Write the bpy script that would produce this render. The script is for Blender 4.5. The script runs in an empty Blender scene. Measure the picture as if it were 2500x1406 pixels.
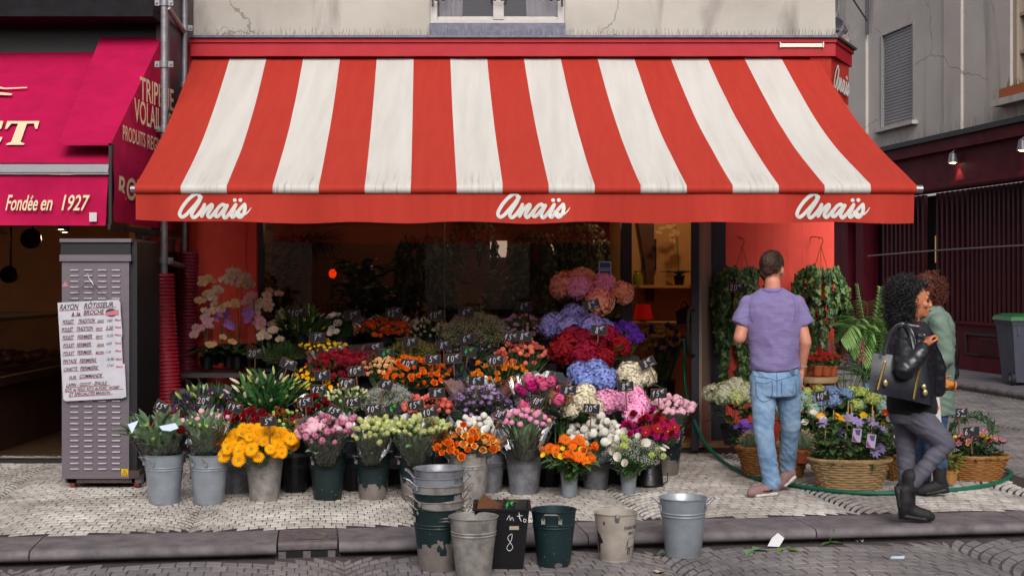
import bpy, bmesh, math, random
from mathutils import Vector, Matrix, Euler, noise as mnoise
SC = bpy.context.scene
COL = SC.collection
PI = math.pi
# ------------------------------------------------------------------ camera
FPX, HY, CX, EYE = 3300.0, 680.0, 1250.0, 1.6     # focal length in photo pixels, horizon row, centre column, eye height
cam_d = bpy.data.cameras.new('camera'); cam = bpy.data.objects.new('camera', cam_d); COL.objects.link(cam)
cam.location = (0, 0, EYE); cam.rotation_euler = (PI/2, 0, 0)
cam_d.sensor_width = 36; cam_d.lens = 36*FPX/2500; cam_d.shift_y = -(703-HY)/2500
cam_d.clip_start = 0.05; cam_d.clip_end = 500
SC.camera = cam
# ------------------------------------------------------------------ sky, sun, exposure (overcast daylight)
SUN_EL, SUN_AZ = math.radians(36), math.radians(174)      # azimuth from +Y, clockwise: behind the camera, a little to the right
wd = bpy.data.worlds.new('World'); SC.world = wd; wd.use_nodes = True
nt = wd.node_tree; nt.nodes.clear()
sky = nt.nodes.new('ShaderNodeTexSky'); sky.sky_type = 'NISHITA'; sky.sun_disc = False
sky.sun_elevation = SUN_EL; sky.sun_rotation = SUN_AZ; sky.air_density = 1.0; sky.dust_density = 4.0; sky.ozone_density = 1.0
hs = nt.nodes.new('ShaderNodeHueSaturation'); hs.inputs['Saturation'].default_value = 0.22
bg = nt.nodes.new('ShaderNodeBackground'); bg.inputs[1].default_value = 0.11
wo = nt.nodes.new('ShaderNodeOutputWorld')
nt.links.new(sky.outputs[0], hs.inputs['Color']); nt.links.new(hs.outputs[0], bg.inputs[0]); nt.links.new(bg.outputs[0], wo.inputs[0])
sun_d = bpy.data.lights.new('sun', 'SUN'); sun = bpy.data.objects.new('sun', sun_d); COL.objects.link(sun)
sun_d.energy = 1.5; sun_d.angle = math.radians(36); sun_d.color = (1, 0.965, 0.92)
sd = Vector((math.sin(SUN_AZ)*math.cos(SUN_EL), math.cos(SUN_AZ)*math.cos(SUN_EL), math.sin(SUN_EL)))
sun.rotation_euler = sd.to_track_quat('Z', 'Y').to_euler(); sun.location = sd*40
SC.view_settings.view_transform = 'Standard'; SC.view_settings.look = 'None'
SC.view_settings.exposure = 0.5; SC.view_settings.gamma = 1.0
SC.render.engine = 'CYCLES'
SC.cycles.max_bounces = 8; SC.cycles.transparent_max_bounces = 24; SC.cycles.diffuse_bounces = 3; SC.cycles.glossy_bounces = 3
SC.cycles.caustics_reflective = False; SC.cycles.caustics_refractive = False
SC.cycles.use_denoising = True
# ------------------------------------------------------------------ helpers
R = random.Random(7)
def W(px, py, D): return Vector(((px-CX)/FPX*D, D, EYE+(HY-py)/FPX*D))          # photo point at distance D -> place
def G(px, py, z=0.0):                                                            # photo point on the ground at height z
    D = (EYE-z)*FPX/(py-HY); return Vector(((px-CX)/FPX*D, D, z))
def lin(h):
    h = h.lstrip('#'); c = [int(h[i:i+2], 16)/255 for i in (0, 2, 4)]
    return tuple((x/12.92 if x <= .04045 else ((x+.055)/1.055)**2.4) for x in c)
def wloc(o):
    v = Vector((0, 0, 0))
    while o is not None: v += o.location; o = o.parent
    return v
def tag(o, label=None, cat=None, group=None, kind=None):
    if label: o['label'] = label
    if cat: o['category'] = cat
    if group: o['group'] = group
    if kind: o['kind'] = kind
    return o
def thing(name, label, cat, loc=(0, 0, 0), group=None):
    o = bpy.data.objects.new(name, None); COL.objects.link(o); o.location = loc; o.empty_display_size = .05
    return tag(o, label, cat, group)
class MB:
    def __init__(s): s.v = []; s.f = []; s.m = []; s.a = None
    def add(s, vs, fs, mi=0):
        b = len(s.v); s.v.extend([tuple(v) for v in vs])
        for f in fs: s.f.append(tuple(i+b for i in f)); s.m.append(mi)
    def box(s, c, d, mi=0, rot=None):
        x, y, z = d[0]/2, d[1]/2, d[2]/2; c = Vector(c)
        vs = [Vector((sx*x, sy*y, sz*z)) for sz in (-1, 1) for sy in (-1, 1) for sx in (-1, 1)]
        if rot is not None: vs = [rot @ v for v in vs]
        s.add([v+c for v in vs], [(0, 2, 3, 1), (4, 5, 7, 6), (0, 1, 5, 4), (2, 6, 7, 3), (0, 4, 6, 2), (1, 3, 7, 5)], mi)
    def b2(s, a, b, mi=0):        # box from corner to corner
        a, b = Vector(a), Vector(b); s.box((a+b)/2, [abs(t) for t in (b-a)], mi)
    def tube(s, pts, r, n=8, mi=0, cap=True, closed=False, flat=1.0):
        pts = [Vector(p) for p in pts]; k = len(pts); rr = r if isinstance(r, (list, tuple)) else [r]*k
        up = None; rings = []
        for i, p in enumerate(pts):
            if closed: t = pts[(i+1) % k]-pts[i-1]
            else: t = pts[min(i+1, k-1)]-pts[max(i-1, 0)]
            if t.length < 1e-9: t = Vector((0, 0, 1))
            t.normalize()
            if up is None:
                up = Vector((0, 0, 1)) if abs(t.z) < .9 else Vector((0, 1, 0))
            x = up.cross(t)
            if x.length < 1e-6: x = Vector((1, 0, 0)).cross(t)
            x.normalize(); y = t.cross(x); up = y
            rings.append([p+(x*math.cos(a)+y*math.sin(a)*flat)*rr[i] for a in [2*PI*j/n for j in range(n)]])
        fs = []; m = k if closed else k-1
        for i in range(m):
            q = (i+1) % k
            for j in range(n): fs.append((i*n+j, i*n+(j+1) % n, q*n+(j+1) % n, q*n+j))
        if cap and not closed: fs.append(tuple(range(n-1, -1, -1))); fs.append(tuple((k-1)*n+j for j in range(n)))
        s.add([v for rg in rings for v in rg], fs, mi)
    def lathe(s, prof, n=24, c=(0, 0, 0), mi=0, capb=True, capt=False, sy=1.0, M=None):
        c = Vector(c); vs = []; k = len(prof)
        for r, z in prof:
            for j in range(n):
                a = 2*PI*j/n; v = Vector((r*math.cos(a), r*math.sin(a)*sy, z)); vs.append((M @ v if M is not None else v)+c)
        fs = [(i*n+j, i*n+(j+1) % n, (i+1)*n+(j+1) % n, (i+1)*n+j) for i in range(k-1) for j in range(n)]
        if capb: fs.append(tuple(range(n-1, -1, -1)))
        if capt: fs.append(tuple((k-1)*n+j for j in range(n)))
        s.add(vs, fs, mi)
    def ell(s, c, r, n=12, m=8, mi=0, rot=None):
        c = Vector(c); r = (r, r, r) if isinstance(r, (int, float)) else r; vs = []; fs = []
        for i in range(1, m):
            t = PI*i/m
            for j in range(n):
                a = 2*PI*j/n; vs.append(Vector((r[0]*math.sin(t)*math.cos(a), r[1]*math.sin(t)*math.sin(a), r[2]*math.cos(t))))
        vs += [Vector((0, 0, r[2])), Vector((0, 0, -r[2]))]; T = len(vs)-2
        for i in range(m-2):
            for j in range(n): fs.append((i*n+j, (i+1)*n+j, (i+1)*n+(j+1) % n, i*n+(j+1) % n))
        for j in range(n): fs.append((T, j, (j+1) % n)); fs.append((T+1, (m-2)*n+(j+1) % n, (m-2)*n+j))
        if rot is not None: vs = [rot @ v for v in vs]
        s.add([v+c for v in vs], fs, mi)
    def poly(s, pts, mi=0, thick=None):       # flat polygon; thick = extrusion vector
        pts = [Vector(p) for p in pts]; n = len(pts)
        if thick is None: s.add(pts, [tuple(range(n))], mi); return
        t = Vector(thick); vs = pts+[p+t for p in pts]
        s.add(vs, [tuple(range(n)), tuple(range(2*n-1, n-1, -1))]+[(i, i+n, (i+1) % n+n, (i+1) % n) for i in range(n)], mi)
    def ribbon(s, pts, w, nrm, mi=0, dome=.0012, taper=None):   # domed brush stroke lying on a surface with normal nrm
        pts = [Vector(p) for p in pts]; nrm = Vector(nrm).normalized(); k = len(pts); vs = []; fs = []
        for i, p in enumerate(pts):
            t = (pts[min(i+1, k-1)]-pts[max(i-1, 0)]); t = t.normalized() if t.length > 1e-9 else Vector((1, 0, 0))
            x = nrm.cross(t).normalized(); ww = (w[i] if isinstance(w, list) else w)/2
            vs += [p-x*ww, p+nrm*dome, p+x*ww]
        for i in range(k-1):
            a = i*3; b = a+3; fs += [(a, a+1, b+1, b), (a+1, a+2, b+2, b+1)]
        s.add(vs, fs, mi)
        for e, q in ((0, 1), (k-1, k-2)):       # round ends
            p = pts[e]; t = (p-pts[q]).normalized(); x = nrm.cross(t).normalized(); ww = (w[e] if isinstance(w, list) else w)/2
            fan = [p+nrm*dome*.9]+[p+(x*math.cos(a)+t*math.sin(a))*ww for a in [PI*j/5 for j in range(6)]]
            s.add(fan, [(0, j, j+1) for j in range(1, 6)], mi)
    def mesh(s, name, mats, off=(0, 0, 0), smooth=True, ang=40):
        me = bpy.data.meshes.new(name); o = Vector(off)
        me.from_pydata([(v[0]-o.x, v[1]-o.y, v[2]-o.z) for v in s.v], [], s.f)
        if not isinstance(mats, (list, tuple)): mats = [mats]
        for mt in mats: me.materials.append(mt)
        me.polygons.foreach_set('material_index', s.m)
        if s.a is not None:
            at = me.attributes.new('rnd', 'FLOAT', 'FACE'); at.data.foreach_set('value', s.a)
        if smooth:
            me.polygons.foreach_set('use_smooth', [True]*len(me.polygons))
            if ang is not None: me.set_sharp_from_angle(angle=math.radians(ang))
        me.update(); return me
    def build(s, name, mats, parent=None, smooth=True, ang=40, loc=None):
        off = wloc(parent) if parent is not None else Vector((0, 0, 0))
        if loc is not None: off = Vector(loc)
        me = s.mesh(name, mats, off, smooth, ang)
        o = bpy.data.objects.new(name, me); COL.objects.link(o)
        if parent is not None: o.parent = parent
        if loc is not None: o.location = Vector(loc)-(wloc(parent) if parent is not None else Vector((0, 0, 0)))
        return o
def put(name, me, parent, loc, rot=(0, 0, 0), sc=1.0):      # one more object using mesh me; loc in world
    o = bpy.data.objects.new(name, me); COL.objects.link(o)
    o.location = Vector(loc)-(wloc(parent) if parent is not None else Vector((0, 0, 0)))
    o.rotation_euler = rot if isinstance(rot, Euler) else Euler(rot)
    o.scale = (sc, sc, sc) if isinstance(sc, (int, float)) else sc
    if parent is not None: o.parent = parent
    return o
def smooth_path(pts, sub=5, closed=False):
    pts = [Vector(p) for p in pts]; n = len(pts); out = []
    rng = range(n) if closed else range(n-1)
    for i in rng:
        if closed: p0, p1, p2, p3 = pts[i-1], pts[i], pts[(i+1) % n], pts[(i+2) % n]
        else: p0, p1, p2, p3 = pts[max(i-1, 0)], pts[i], pts[i+1], pts[min(i+2, n-1)]
        for k in range(sub):
            t = k/sub; t2, t3 = t*t, t*t*t
            out.append(.5*((2*p1)+(p2-p0)*t+(2*p0-5*p1+4*p2-p3)*t2+(3*p1-p0-3*p2+p3)*t3))
    if not closed: out.append(pts[-1])
    return out
_txt = {}
def text_geo(s, bold=0.0):
    key = (s, bold)
    if key not in _txt:
        cu = bpy.data.curves.new('t', 'FONT'); cu.body = s; cu.size = 1.0; cu.offset = bold; cu.resolution_u = 3
        ob = bpy.data.objects.new('t', cu); COL.objects.link(ob)
        dg = bpy.context.evaluated_depsgraph_get(); dg.update(); me = bpy.data.meshes.new_from_object(ob.evaluated_get(dg))
        vs = [v.co.copy() for v in me.vertices]; fs = [tuple(p.vertices) for p in me.polygons]
        bpy.data.objects.remove(ob); bpy.data.meshes.remove(me); bpy.data.curves.remove(cu)
        x0 = min([v.x for v in vs] or [0]); x1 = max([v.x for v in vs] or [1]); _txt[key] = (vs, fs, x0, x1)
    return _txt[key]
def put_text(mb, s, o, ex, ey, h, width=None, shear=0.0, bold=0.0, mi=0, center=False, off=0.0):
    """flat lettering: origin o, unit directions ex, ey, cap height h, optional overall width"""
    vs, fs, x0, x1 = text_geo(s, bold); o, ex, ey = Vector(o), Vector(ex), Vector(ey); k = h/.70
    kx = k if width is None else width/(x1-x0); nn = ex.cross(ey).normalized()*off
    sh = -(x1-x0)/2*kx if center else 0
    mb.add([o+ex*((v.x-x0)*kx+v.y*k*shear+sh)+ey*(v.y*k)+nn for v in vs], fs, mi)
# ------------------------------------------------------------------ materials
_mats = {}
def mat(name, col, rough=.6, metal=0.0, var=0.0, vscale=8.0, bump=0.0, bscale=40.0, spec=.5, objvar=0.0, col2=None, trans=0.0,
        emit=None, estr=0.0, coat=0.0, stretch=None, hue=0.0, detail=4, wob=None):
    if name in _mats: return _mats[name]
    m = bpy.data.materials.new(name); m.use_nodes = True; n = m.node_tree.nodes; L = m.node_tree.links
    b = n['Principled BSDF']; col = lin(col) if isinstance(col, str) else col
    b.inputs['Roughness'].default_value = rough; b.inputs['Metallic'].default_value = metal
    b.inputs['Specular IOR Level'].default_value = spec; b.inputs['Coat Weight'].default_value = coat
    out = None
    tc = n.new('ShaderNodeTexCoord'); src = tc.outputs['Object']
    if stretch:
        mp = n.new('ShaderNodeMapping'); mp.inputs['Scale'].default_value = stretch; L.new(src, mp.inputs[0]); src = mp.outputs[0]
    rgb = n.new('ShaderNodeRGB'); rgb.outputs[0].default_value = (*col, 1); cur = rgb.outputs[0]
    if var > 0 or col2 is not None:
        nz = n.new('ShaderNodeTexNoise'); nz.inputs['Scale'].default_value = vscale; nz.inputs['Detail'].default_value = detail
        nz.inputs['Roughness'].default_value = .62; L.new(src, nz.inputs['Vector'])
        mx = n.new('ShaderNodeMix'); mx.data_type = 'RGBA'
        c2 = (lin(col2) if isinstance(col2, str) else col2) if col2 is not None else tuple(c*(1-var) for c in col)
        rp = n.new('ShaderNodeMapRange'); rp.inputs[1].default_value = .35; rp.inputs[2].default_value = .68
        L.new(nz.outputs[0], rp.inputs[0]); L.new(rp.outputs[0], mx.inputs[0])
        L.new(cur, mx.inputs[6]); mx.inputs[7].default_value = (*c2, 1); cur = mx.outputs[2]
        rr = n.new('ShaderNodeMapRange'); rr.inputs[3].default_value = max(.05, rough-.1); rr.inputs[4].default_value = min(1, rough+.1)
        L.new(nz.outputs[0], rr.inputs[0]); L.new(rr.outputs[0], b.inputs['Roughness'])
    if objvar > 0 or hue > 0:
        oi = n.new('ShaderNodeObjectInfo'); at = n.new('ShaderNodeAttribute'); at.attribute_name = 'rnd'
        ad = n.new('ShaderNodeMath'); ad.operation = 'ADD'; L.new(oi.outputs['Random'], ad.inputs[0]); L.new(at.outputs['Fac'], ad.inputs[1])
        fr = n.new('ShaderNodeMath'); fr.operation = 'FRACT'; L.new(ad.outputs[0], fr.inputs[0])
        hv = n.new('ShaderNodeHueSaturation'); mr = n.new('ShaderNodeMapRange')
        mr.inputs[3].default_value = 1-objvar; mr.inputs[4].default_value = 1+objvar*.6; L.new(fr.outputs[0], mr.inputs[0]); L.new(mr.outputs[0], hv.inputs['Value'])
        if hue > 0:
            f2 = n.new('ShaderNodeMath'); f2.operation = 'MULTIPLY'; f2.inputs[1].default_value = 7.31; L.new(fr.outputs[0], f2.inputs[0])
            f3 = n.new('ShaderNodeMath'); f3.operation = 'FRACT'; L.new(f2.outputs[0], f3.inputs[0])
            m2 = n.new('ShaderNodeMapRange'); m2.inputs[3].default_value = .5-hue; m2.inputs[4].default_value = .5+hue
            L.new(f3.outputs[0], m2.inputs[0]); L.new(m2.outputs[0], hv.inputs['Hue'])
        L.new(cur, hv.inputs['Color']); cur = hv.outputs[0]
    L.new(cur, b.inputs['Base Color'])
    if bump > 0:
        bz = n.new('ShaderNodeTexNoise'); bz.inputs['Scale'].default_value = bscale; bz.inputs['Detail'].default_value = 5
        L.new(src, bz.inputs['Vector']); bp = n.new('ShaderNodeBump'); bp.inputs['Strength'].default_value = bump; bp.inputs['Distance'].default_value = .01
        L.new(bz.outputs[0], bp.inputs['Height']); L.new(bp.outputs[0], b.inputs['Normal'])
    if emit is not None:
        b.inputs['Emission Color'].default_value = (*(lin(emit) if isinstance(emit, str) else emit), 1); b.inputs['Emission Strength'].default_value = estr
    if trans > 0:      # thin petals and leaves let light through
        tr = n.new('ShaderNodeBsdfTranslucent'); ms = n.new('ShaderNodeMixShader'); ms.inputs[0].default_value = trans
        L.new(cur, tr.inputs[0]); L.new(b.outputs[0], ms.inputs[1]); L.new(tr.outputs[0], ms.inputs[2]); L.new(ms.outputs[0], n['Material Output'].inputs[0])
    _mats[name] = m; return m
def clear_mat(name, tint, fac, rough, bump=0.0, bscale=20):      # thin clear sheet: glass, cellophane
    if name in _mats: return _mats[name]
    m = bpy.data.materials.new(name); m.use_nodes = True; n = m.node_tree.nodes; L = m.node_tree.links; n.remove(n['Principled BSDF'])
    t = n.new('ShaderNodeBsdfTransparent'); t.inputs[0].default_value = (*tint, 1); g = n.new('ShaderNodeBsdfGlossy'); g.inputs['Roughness'].default_value = rough
    fz = n.new('ShaderNodeFresnel'); fz.inputs[0].default_value = 1.45; ad = n.new('ShaderNodeMath'); ad.operation = 'ADD'; ad.use_clamp = True; ad.inputs[1].default_value = fac
    ms = n.new('ShaderNodeMixShader'); L.new(fz.outputs[0], ad.inputs[0]); L.new(ad.outputs[0], ms.inputs[0]); L.new(t.outputs[0], ms.inputs[1]); L.new(g.outputs[0], ms.inputs[2])
    if bump:
        bz = n.new('ShaderNodeTexNoise'); bz.inputs['Scale'].default_value = bscale; tc = n.new('ShaderNodeTexCoord'); L.new(tc.outputs['Object'], bz.inputs['Vector'])
        bp = n.new('ShaderNodeBump'); bp.inputs['Strength'].default_value = bump; bp.inputs['Distance'].default_value = .02
        L.new(bz.outputs[0], bp.inputs['Height']); L.new(bp.outputs[0], g.inputs['Normal']); L.new(bp.outputs[0], fz.inputs['Normal'])
    L.new(ms.outputs[0], n['Material Output'].inputs[0]); _mats[name] = m; return m
def peel_mat(name, paint, bare, level, rough=.45):      # paint worn off towards the foot of a bucket (object z = height)
    if name in _mats: return _mats[name]
    m = bpy.data.materials.new(name); m.use_nodes = True; n = m.node_tree.nodes; L = m.node_tree.links; b = n['Principled BSDF']
    tc = n.new('ShaderNodeTexCoord'); sp = n.new('ShaderNodeSeparateXYZ'); L.new(tc.outputs['Object'], sp.inputs[0])
    nz = n.new('ShaderNodeTexNoise'); nz.inputs['Scale'].default_value = 14; nz.inputs['Detail'].default_value = 6; L.new(tc.outputs['Object'], nz.inputs['Vector'])
    m1 = n.new('ShaderNodeMath'); m1.operation = 'MULTIPLY_ADD'; m1.inputs[1].default_value = .36; L.new(nz.outputs[0], m1.inputs[0]); L.new(sp.outputs[2], m1.inputs[2])
    gt = n.new('ShaderNodeMath'); gt.operation = 'GREATER_THAN'; gt.inputs[1].default_value = level+.18; L.new(m1.outputs[0], gt.inputs[0])
    n2 = n.new('ShaderNodeTexNoise'); n2.inputs['Scale'].default_value = 60; L.new(tc.outputs['Object'], n2.inputs['Vector'])
    g2 = n.new('ShaderNodeMath'); g2.operation = 'LESS_THAN'; g2.inputs[1].default_value = .71; L.new(n2.outputs[0], g2.inputs[0])
    mu = n.new('ShaderNodeMath'); mu.operation = 'MULTIPLY'; L.new(gt.outputs[0], mu.inputs[0]); L.new(g2.outputs[0], mu.inputs[1])
    mx = n.new('ShaderNodeMix'); mx.data_type = 'RGBA'; L.new(mu.outputs[0], mx.inputs[0])
    n3 = n.new('ShaderNodeTexNoise'); n3.inputs['Scale'].default_value = 22; n3.inputs['Detail'].default_value = 5; L.new(tc.outputs['Object'], n3.inputs['Vector'])
    cr = n.new('ShaderNodeMix'); cr.data_type = 'RGBA'; L.new(n3.outputs[0], cr.inputs[0]); cr.inputs[6].default_value = (*[c*.65 for c in lin(bare)], 1); cr.inputs[7].default_value = (*[c*1.3 for c in lin(bare)], 1)
    L.new(cr.outputs[2], mx.inputs[6]); mx.inputs[7].default_value = (*lin(paint), 1); L.new(mx.outputs[2], b.inputs['Base Color'])
    mr = n.new('ShaderNodeMath'); mr.operation = 'MULTIPLY_ADD'; mr.inputs[1].default_value = -.5; mr.inputs[2].default_value = .5; L.new(mu.outputs[0], mr.inputs[0]); L.new(mr.outputs[0], b.inputs['Metallic'])
    b.inputs['Roughness'].default_value = rough
    bp = n.new('ShaderNodeBump'); bp.inputs['Strength'].default_value = .4; bp.inputs['Distance'].default_value = .003; L.new(mu.outputs[0], bp.inputs['Height']); L.new(bp.outputs[0], b.inputs['Normal'])
    _mats[name] = m; return m
# ================================================================== the setting: ground
def plaster(name, c1, c2, c3, scale=1.0):
    if name in _mats: return _mats[name]
    m = bpy.data.materials.new(name); m.use_nodes = True; n = m.node_tree.nodes; L = m.node_tree.links; b = n['Principled BSDF']
    g = n.new('ShaderNodeNewGeometry'); P = g.outputs['Position']
    def nz(s, d, v=P, dist=0):
        t = n.new('ShaderNodeTexNoise'); t.inputs['Scale'].default_value = s*scale; t.inputs['Detail'].default_value = d; t.inputs['Distortion'].default_value = dist; L.new(v, t.inputs['Vector']); return t.outputs[0]
    def ramp(x, a, c): r = n.new('ShaderNodeMapRange'); r.inputs[1].default_value = a; r.inputs[2].default_value = c; L.new(x, r.inputs[0]); return r.outputs[0]
    def mix(f, a, c):
        x = n.new('ShaderNodeMix'); x.data_type = 'RGBA'; L.new(f, x.inputs[0])
        for i, q in ((6, a), (7, c)):
            if isinstance(q, tuple): x.inputs[i].default_value = (*q, 1)
            else: L.new(q, x.inputs[i])
        return x.outputs[2]
    mp = n.new('ShaderNodeMapping'); mp.inputs['Scale'].default_value = (1.6, 1.6, .35); L.new(P, mp.inputs[0])
    c = mix(ramp(nz(1.1, 6), .4, .66), lin(c1), lin(c2)); c = mix(ramp(nz(2.2, 7, mp.outputs[0], .6), .55, .75), c, lin(c3))
    vo = n.new('ShaderNodeTexVoronoi'); vo.feature = 'DISTANCE_TO_EDGE'; vo.inputs['Scale'].default_value = .8*scale
    wq = n.new('ShaderNodeVectorMath'); wq.operation = 'MULTIPLY_ADD'; wn = n.new('ShaderNodeTexNoise'); wn.inputs['Scale'].default_value = 3*scale; wn.inputs['Detail'].default_value = 6; L.new(P, wn.inputs['Vector'])
    L.new(wn.outputs['Color'], wq.inputs[0]); wq.inputs[1].default_value = (.5, .5, .5); L.new(P, wq.inputs[2]); L.new(wq.outputs[0], vo.inputs['Vector'])
    lt = n.new('ShaderNodeMath'); lt.operation = 'LESS_THAN'; lt.inputs[1].default_value = .0035; L.new(vo.outputs['Distance'], lt.inputs[0])
    mk = n.new('ShaderNodeMath'); mk.operation = 'GREATER_THAN'; mk.inputs[1].default_value = .54; L.new(nz(.7, 2), mk.inputs[0])
    mm = n.new('ShaderNodeMath'); mm.operation = 'MULTIPLY'; L.new(lt.outputs[0], mm.inputs[0]); L.new(mk.outputs[0], mm.inputs[1])
    m3 = n.new('ShaderNodeMath'); m3.operation = 'MULTIPLY'; m3.inputs[1].default_value = .5; L.new(mm.outputs[0], m3.inputs[0])
    c = mix(m3.outputs[0], c, tuple(x*.25 for x in lin(c3))); L.new(c, b.inputs['Base Color']); b.inputs['Roughness'].default_value = .9
    bp = n.new('ShaderNodeBump'); bp.inputs['Strength'].default_value = .35; bp.inputs['Distance'].default_value = .02; L.new(nz(9, 8), bp.inputs['Height']); L.new(bp.outputs[0], b.inputs['Normal'])
    _mats[name] = m; return m
M_sett = mat('pale_sett_stone', '#cbc4bd', .8, spec=.3, col2='#8f867f', detail=9, vscale=1.6, bump=.25, bscale=90, objvar=.2, hue=.008)
M_sett2 = mat('grey_sett_stone', '#86807f', .8, spec=.3, col2='#625c5e', detail=9, vscale=1.8, bump=.3, bscale=80, objvar=.18, hue=.012)
M_joint = mat('dark_joint_grit', '#372d2c', .95, var=.4, vscale=14, bump=.5, bscale=120)
M_joint2 = mat('reddish_joint_grit', '#4c4042', .95, var=.4, vscale=10, bump=.5, bscale=120)
M_kerb = mat('worn_granite', '#766e70', .75, spec=.3, col2='#554e52', vscale=7, detail=12, bump=.45, bscale=220)
M_iron = mat('worn_cast_iron', '#6d6264', .55, metal=.2, var=.4, vscale=18, bump=.3, bscale=60)
KA = math.radians(8.2); KE = Vector((math.cos(KA), math.sin(KA), 0)); KN = Vector((-math.sin(KA), math.cos(KA), 0)); K0 = Vector((-3.17, 8.38, 0))
ROADZ = -0.10
def KP(u, v, z=0): p = K0+KE*u+KN*v; return Vector((p.x, p.y, z))
def setts(parent, band0, nb, bw, sz, sv, u0, u1, inside, ztop, mt, gu, gv, jit, seed, vis):
    r = random.Random(seed); th = math.radians(66); Rr = bw/2/math.sin(th); nseg = int(2*th*Rr/sv); stones = []
    for k in range(int((u1-u0)/bw)+1):                     # columns of bowed courses
        uc = u0+bw*(k+.5); v = band0-Rr+r.random()*sz
        while v < band0+nb:
            ph = .5*(int(v/sz+50) % 2)*.9+r.uniform(-.08, .08)
            edges = [-1]+[-1+2*(i+ph+r.uniform(-.09, .09))/nseg for i in range(1, nseg)]+[1]; rs = sz*r.uniform(.94, 1.06)
            for a, b in zip(edges, edges[1:]):
                q = [Vector((uc+Rr*math.sin(t*th), v+dv+Rr*math.cos(t*th)-Rr+.35*Rr)) for (t, dv) in ((a, 0), (b, 0), (b, rs), (a, rs))]
                c = sum(q, Vector((0, 0)))/4; p = KP(c.x, c.y)
                if inside(p, c):
                    e1 = (q[1]-q[0]).normalized()*gu; e2 = Vector((0, 1))*min(gv/math.cos((a+b)/2*th), rs*.3)
                    q = [w+o_+Vector((r.uniform(-jit, jit), r.uniform(-jit, jit))) for w, o_ in zip(q, (e1+e2, e2-e1, -e1-e2, e1-e2))]
                    stones.append((p.y, c, q, ztop+r.uniform(-.0025, .0025), r.uniform(-.012, .012), r.uniform(-.012, .012), r.random()))
            v += rs
    def geo(mb, s):
        _, c, q, z, tx, ty, _r = s
        lo = [KP(w.x, w.y, ztop-.022) for w in q]; mid = [KP(w.x, w.y, z-.003+((w-c).x*tx+(w-c).y*ty)) for w in q]
        top = [KP(*(c+(w-c)*.94), z+((w-c).x*tx+(w-c).y*ty)) for w in q]
        mb.add(lo+mid+top, [(8, 9, 10, 11)]+[(i, (i+1) % 4, (i+1) % 4+4, i+4) for i in range(4)]+[(i+4, (i+1) % 4+4, (i+1) % 4+8, i+8) for i in range(4)])
    vs = sorted([s for s in stones if vis(s[1])], key=lambda s: s[0]); ids = set(id(s) for s in vs[:300])
    mb = MB(); mb.a = []
    for s in stones:
        if id(s) in ids:
            o = MB(); geo(o, s); o.build('sett', mt, parent, smooth=False)
        else:
            n0 = len(mb.f); geo(mb, s); mb.a += [s[6]]*(len(mb.f)-n0)
    o = mb.build('far_setts', mt, parent, smooth=False); o['kind'] = 'stuff'
pav = MB(); pts = [KP(-3.2, 0, -.005), KP(7.45, 0, -.005), Vector((3.95, 14, -.005)), Vector((3.95, 17, -.005)), Vector((-8, 17, -.005))]
pav.poly(pts, thick=(0, 0, -.3)); pavement = pav.build('pavement', M_joint, smooth=False); pavement['kind'] = 'structure'
def in_pav(p, c): return c.y > .045 and p.x < 3.93 and (p.y < 13.4 or (p.x > 3.12 and p.y < 17)) and p.x > -5.4 and not (p.x > -3 and p.x < 3 and p.y > 12.4)
def vis_pav(c): p = KP(c.x, c.y); return abs(p.x)/p.y < .375
setts(pavement, .03, 9, 1.48, .098, .076, -3.3, 7.6, in_pav, 0.0, M_sett, .0032, .0095, .002, 11, vis_pav)
rd = MB(); rd.poly([(-40, -25, ROADZ-.005), (60, -25, ROADZ-.005), (60, 70, ROADZ-.005), (-40, 70, ROADZ-.005)])
M_road = mat('road_far_setts', '#5b585c', .8, col2='#4a474b', vscale=3, bump=.3, bscale=12)
road = rd.build('road', M_joint2, smooth=False); road['kind'] = 'structure'
def in_road(p, c): return (c.y < -.5 and p.y > 7.0 and abs(p.x) < 4.6) or (p.x > 4.0 and p.y > 9.2 and p.y < 30 and c.y > .05 and p.x < 11.78-.16*p.y-1.62)
def vis_road(c): p = KP(c.x, c.y); return abs(p.x)/p.y < .375 and p.y > 7.9
setts(road, -4, 26, 1.9, .125, .095, -3.6, 16, in_road, ROADZ, M_sett2, .0035, .009, .0022, 12, vis_road)
# kerb: long granite stones with a rounded nose, one cast-iron drain unit among them
kerb = thing('kerb', None, None, KP(2, -.2, 0)); kerb['kind'] = 'structure'
def kerb_prof():
    p = [(0.0, -.002), (-.40, -.006)]
    for i in range(1, 9):
        a = PI*i/8*.92; p.append((-.405-.048*math.sin(a), -.042+.036*math.cos(a)))
    return p+[(-.36, -.085), (-.36, -.2), (0, -.2)]
def extrude(mb, prof, u0, u1, mi=0, n=1):
    k = len(prof); vs = []
    for j in range(n+1):
        u = u0+(u1-u0)*j/n; vs += [KP(u, v, z) for v, z in prof]
    fs = [(j*k+i, (j+1)*k+i, (j+1)*k+(i+1) % k, j*k+(i+1) % k) for j in range(n) for i in range(k)]
    mb.add(vs, fs+[tuple(range(k)), tuple(n*k+i for i in range(k-1, -1, -1))], mi)
for a, b in ((-3.2, .26), (.26, 1.70), (2.07, 3.62), (3.62, 5.11), (5.11, 6.58), (6.58, 8.2), (8.2, 10.5)):
    mb = MB(); extrude(mb, kerb_prof(), a+.004, b-.004); mb.build('kerb_stone', M_kerb, kerb, ang=50)
mb = MB()
prof = [(0, -.001), (-.37, -.004), (-.39, -.012), (-.395, -.035), (-.39, -.055), (-.37, -.065), (0, -.065)]; extrude(mb, prof, 1.706, 2.064)
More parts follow.
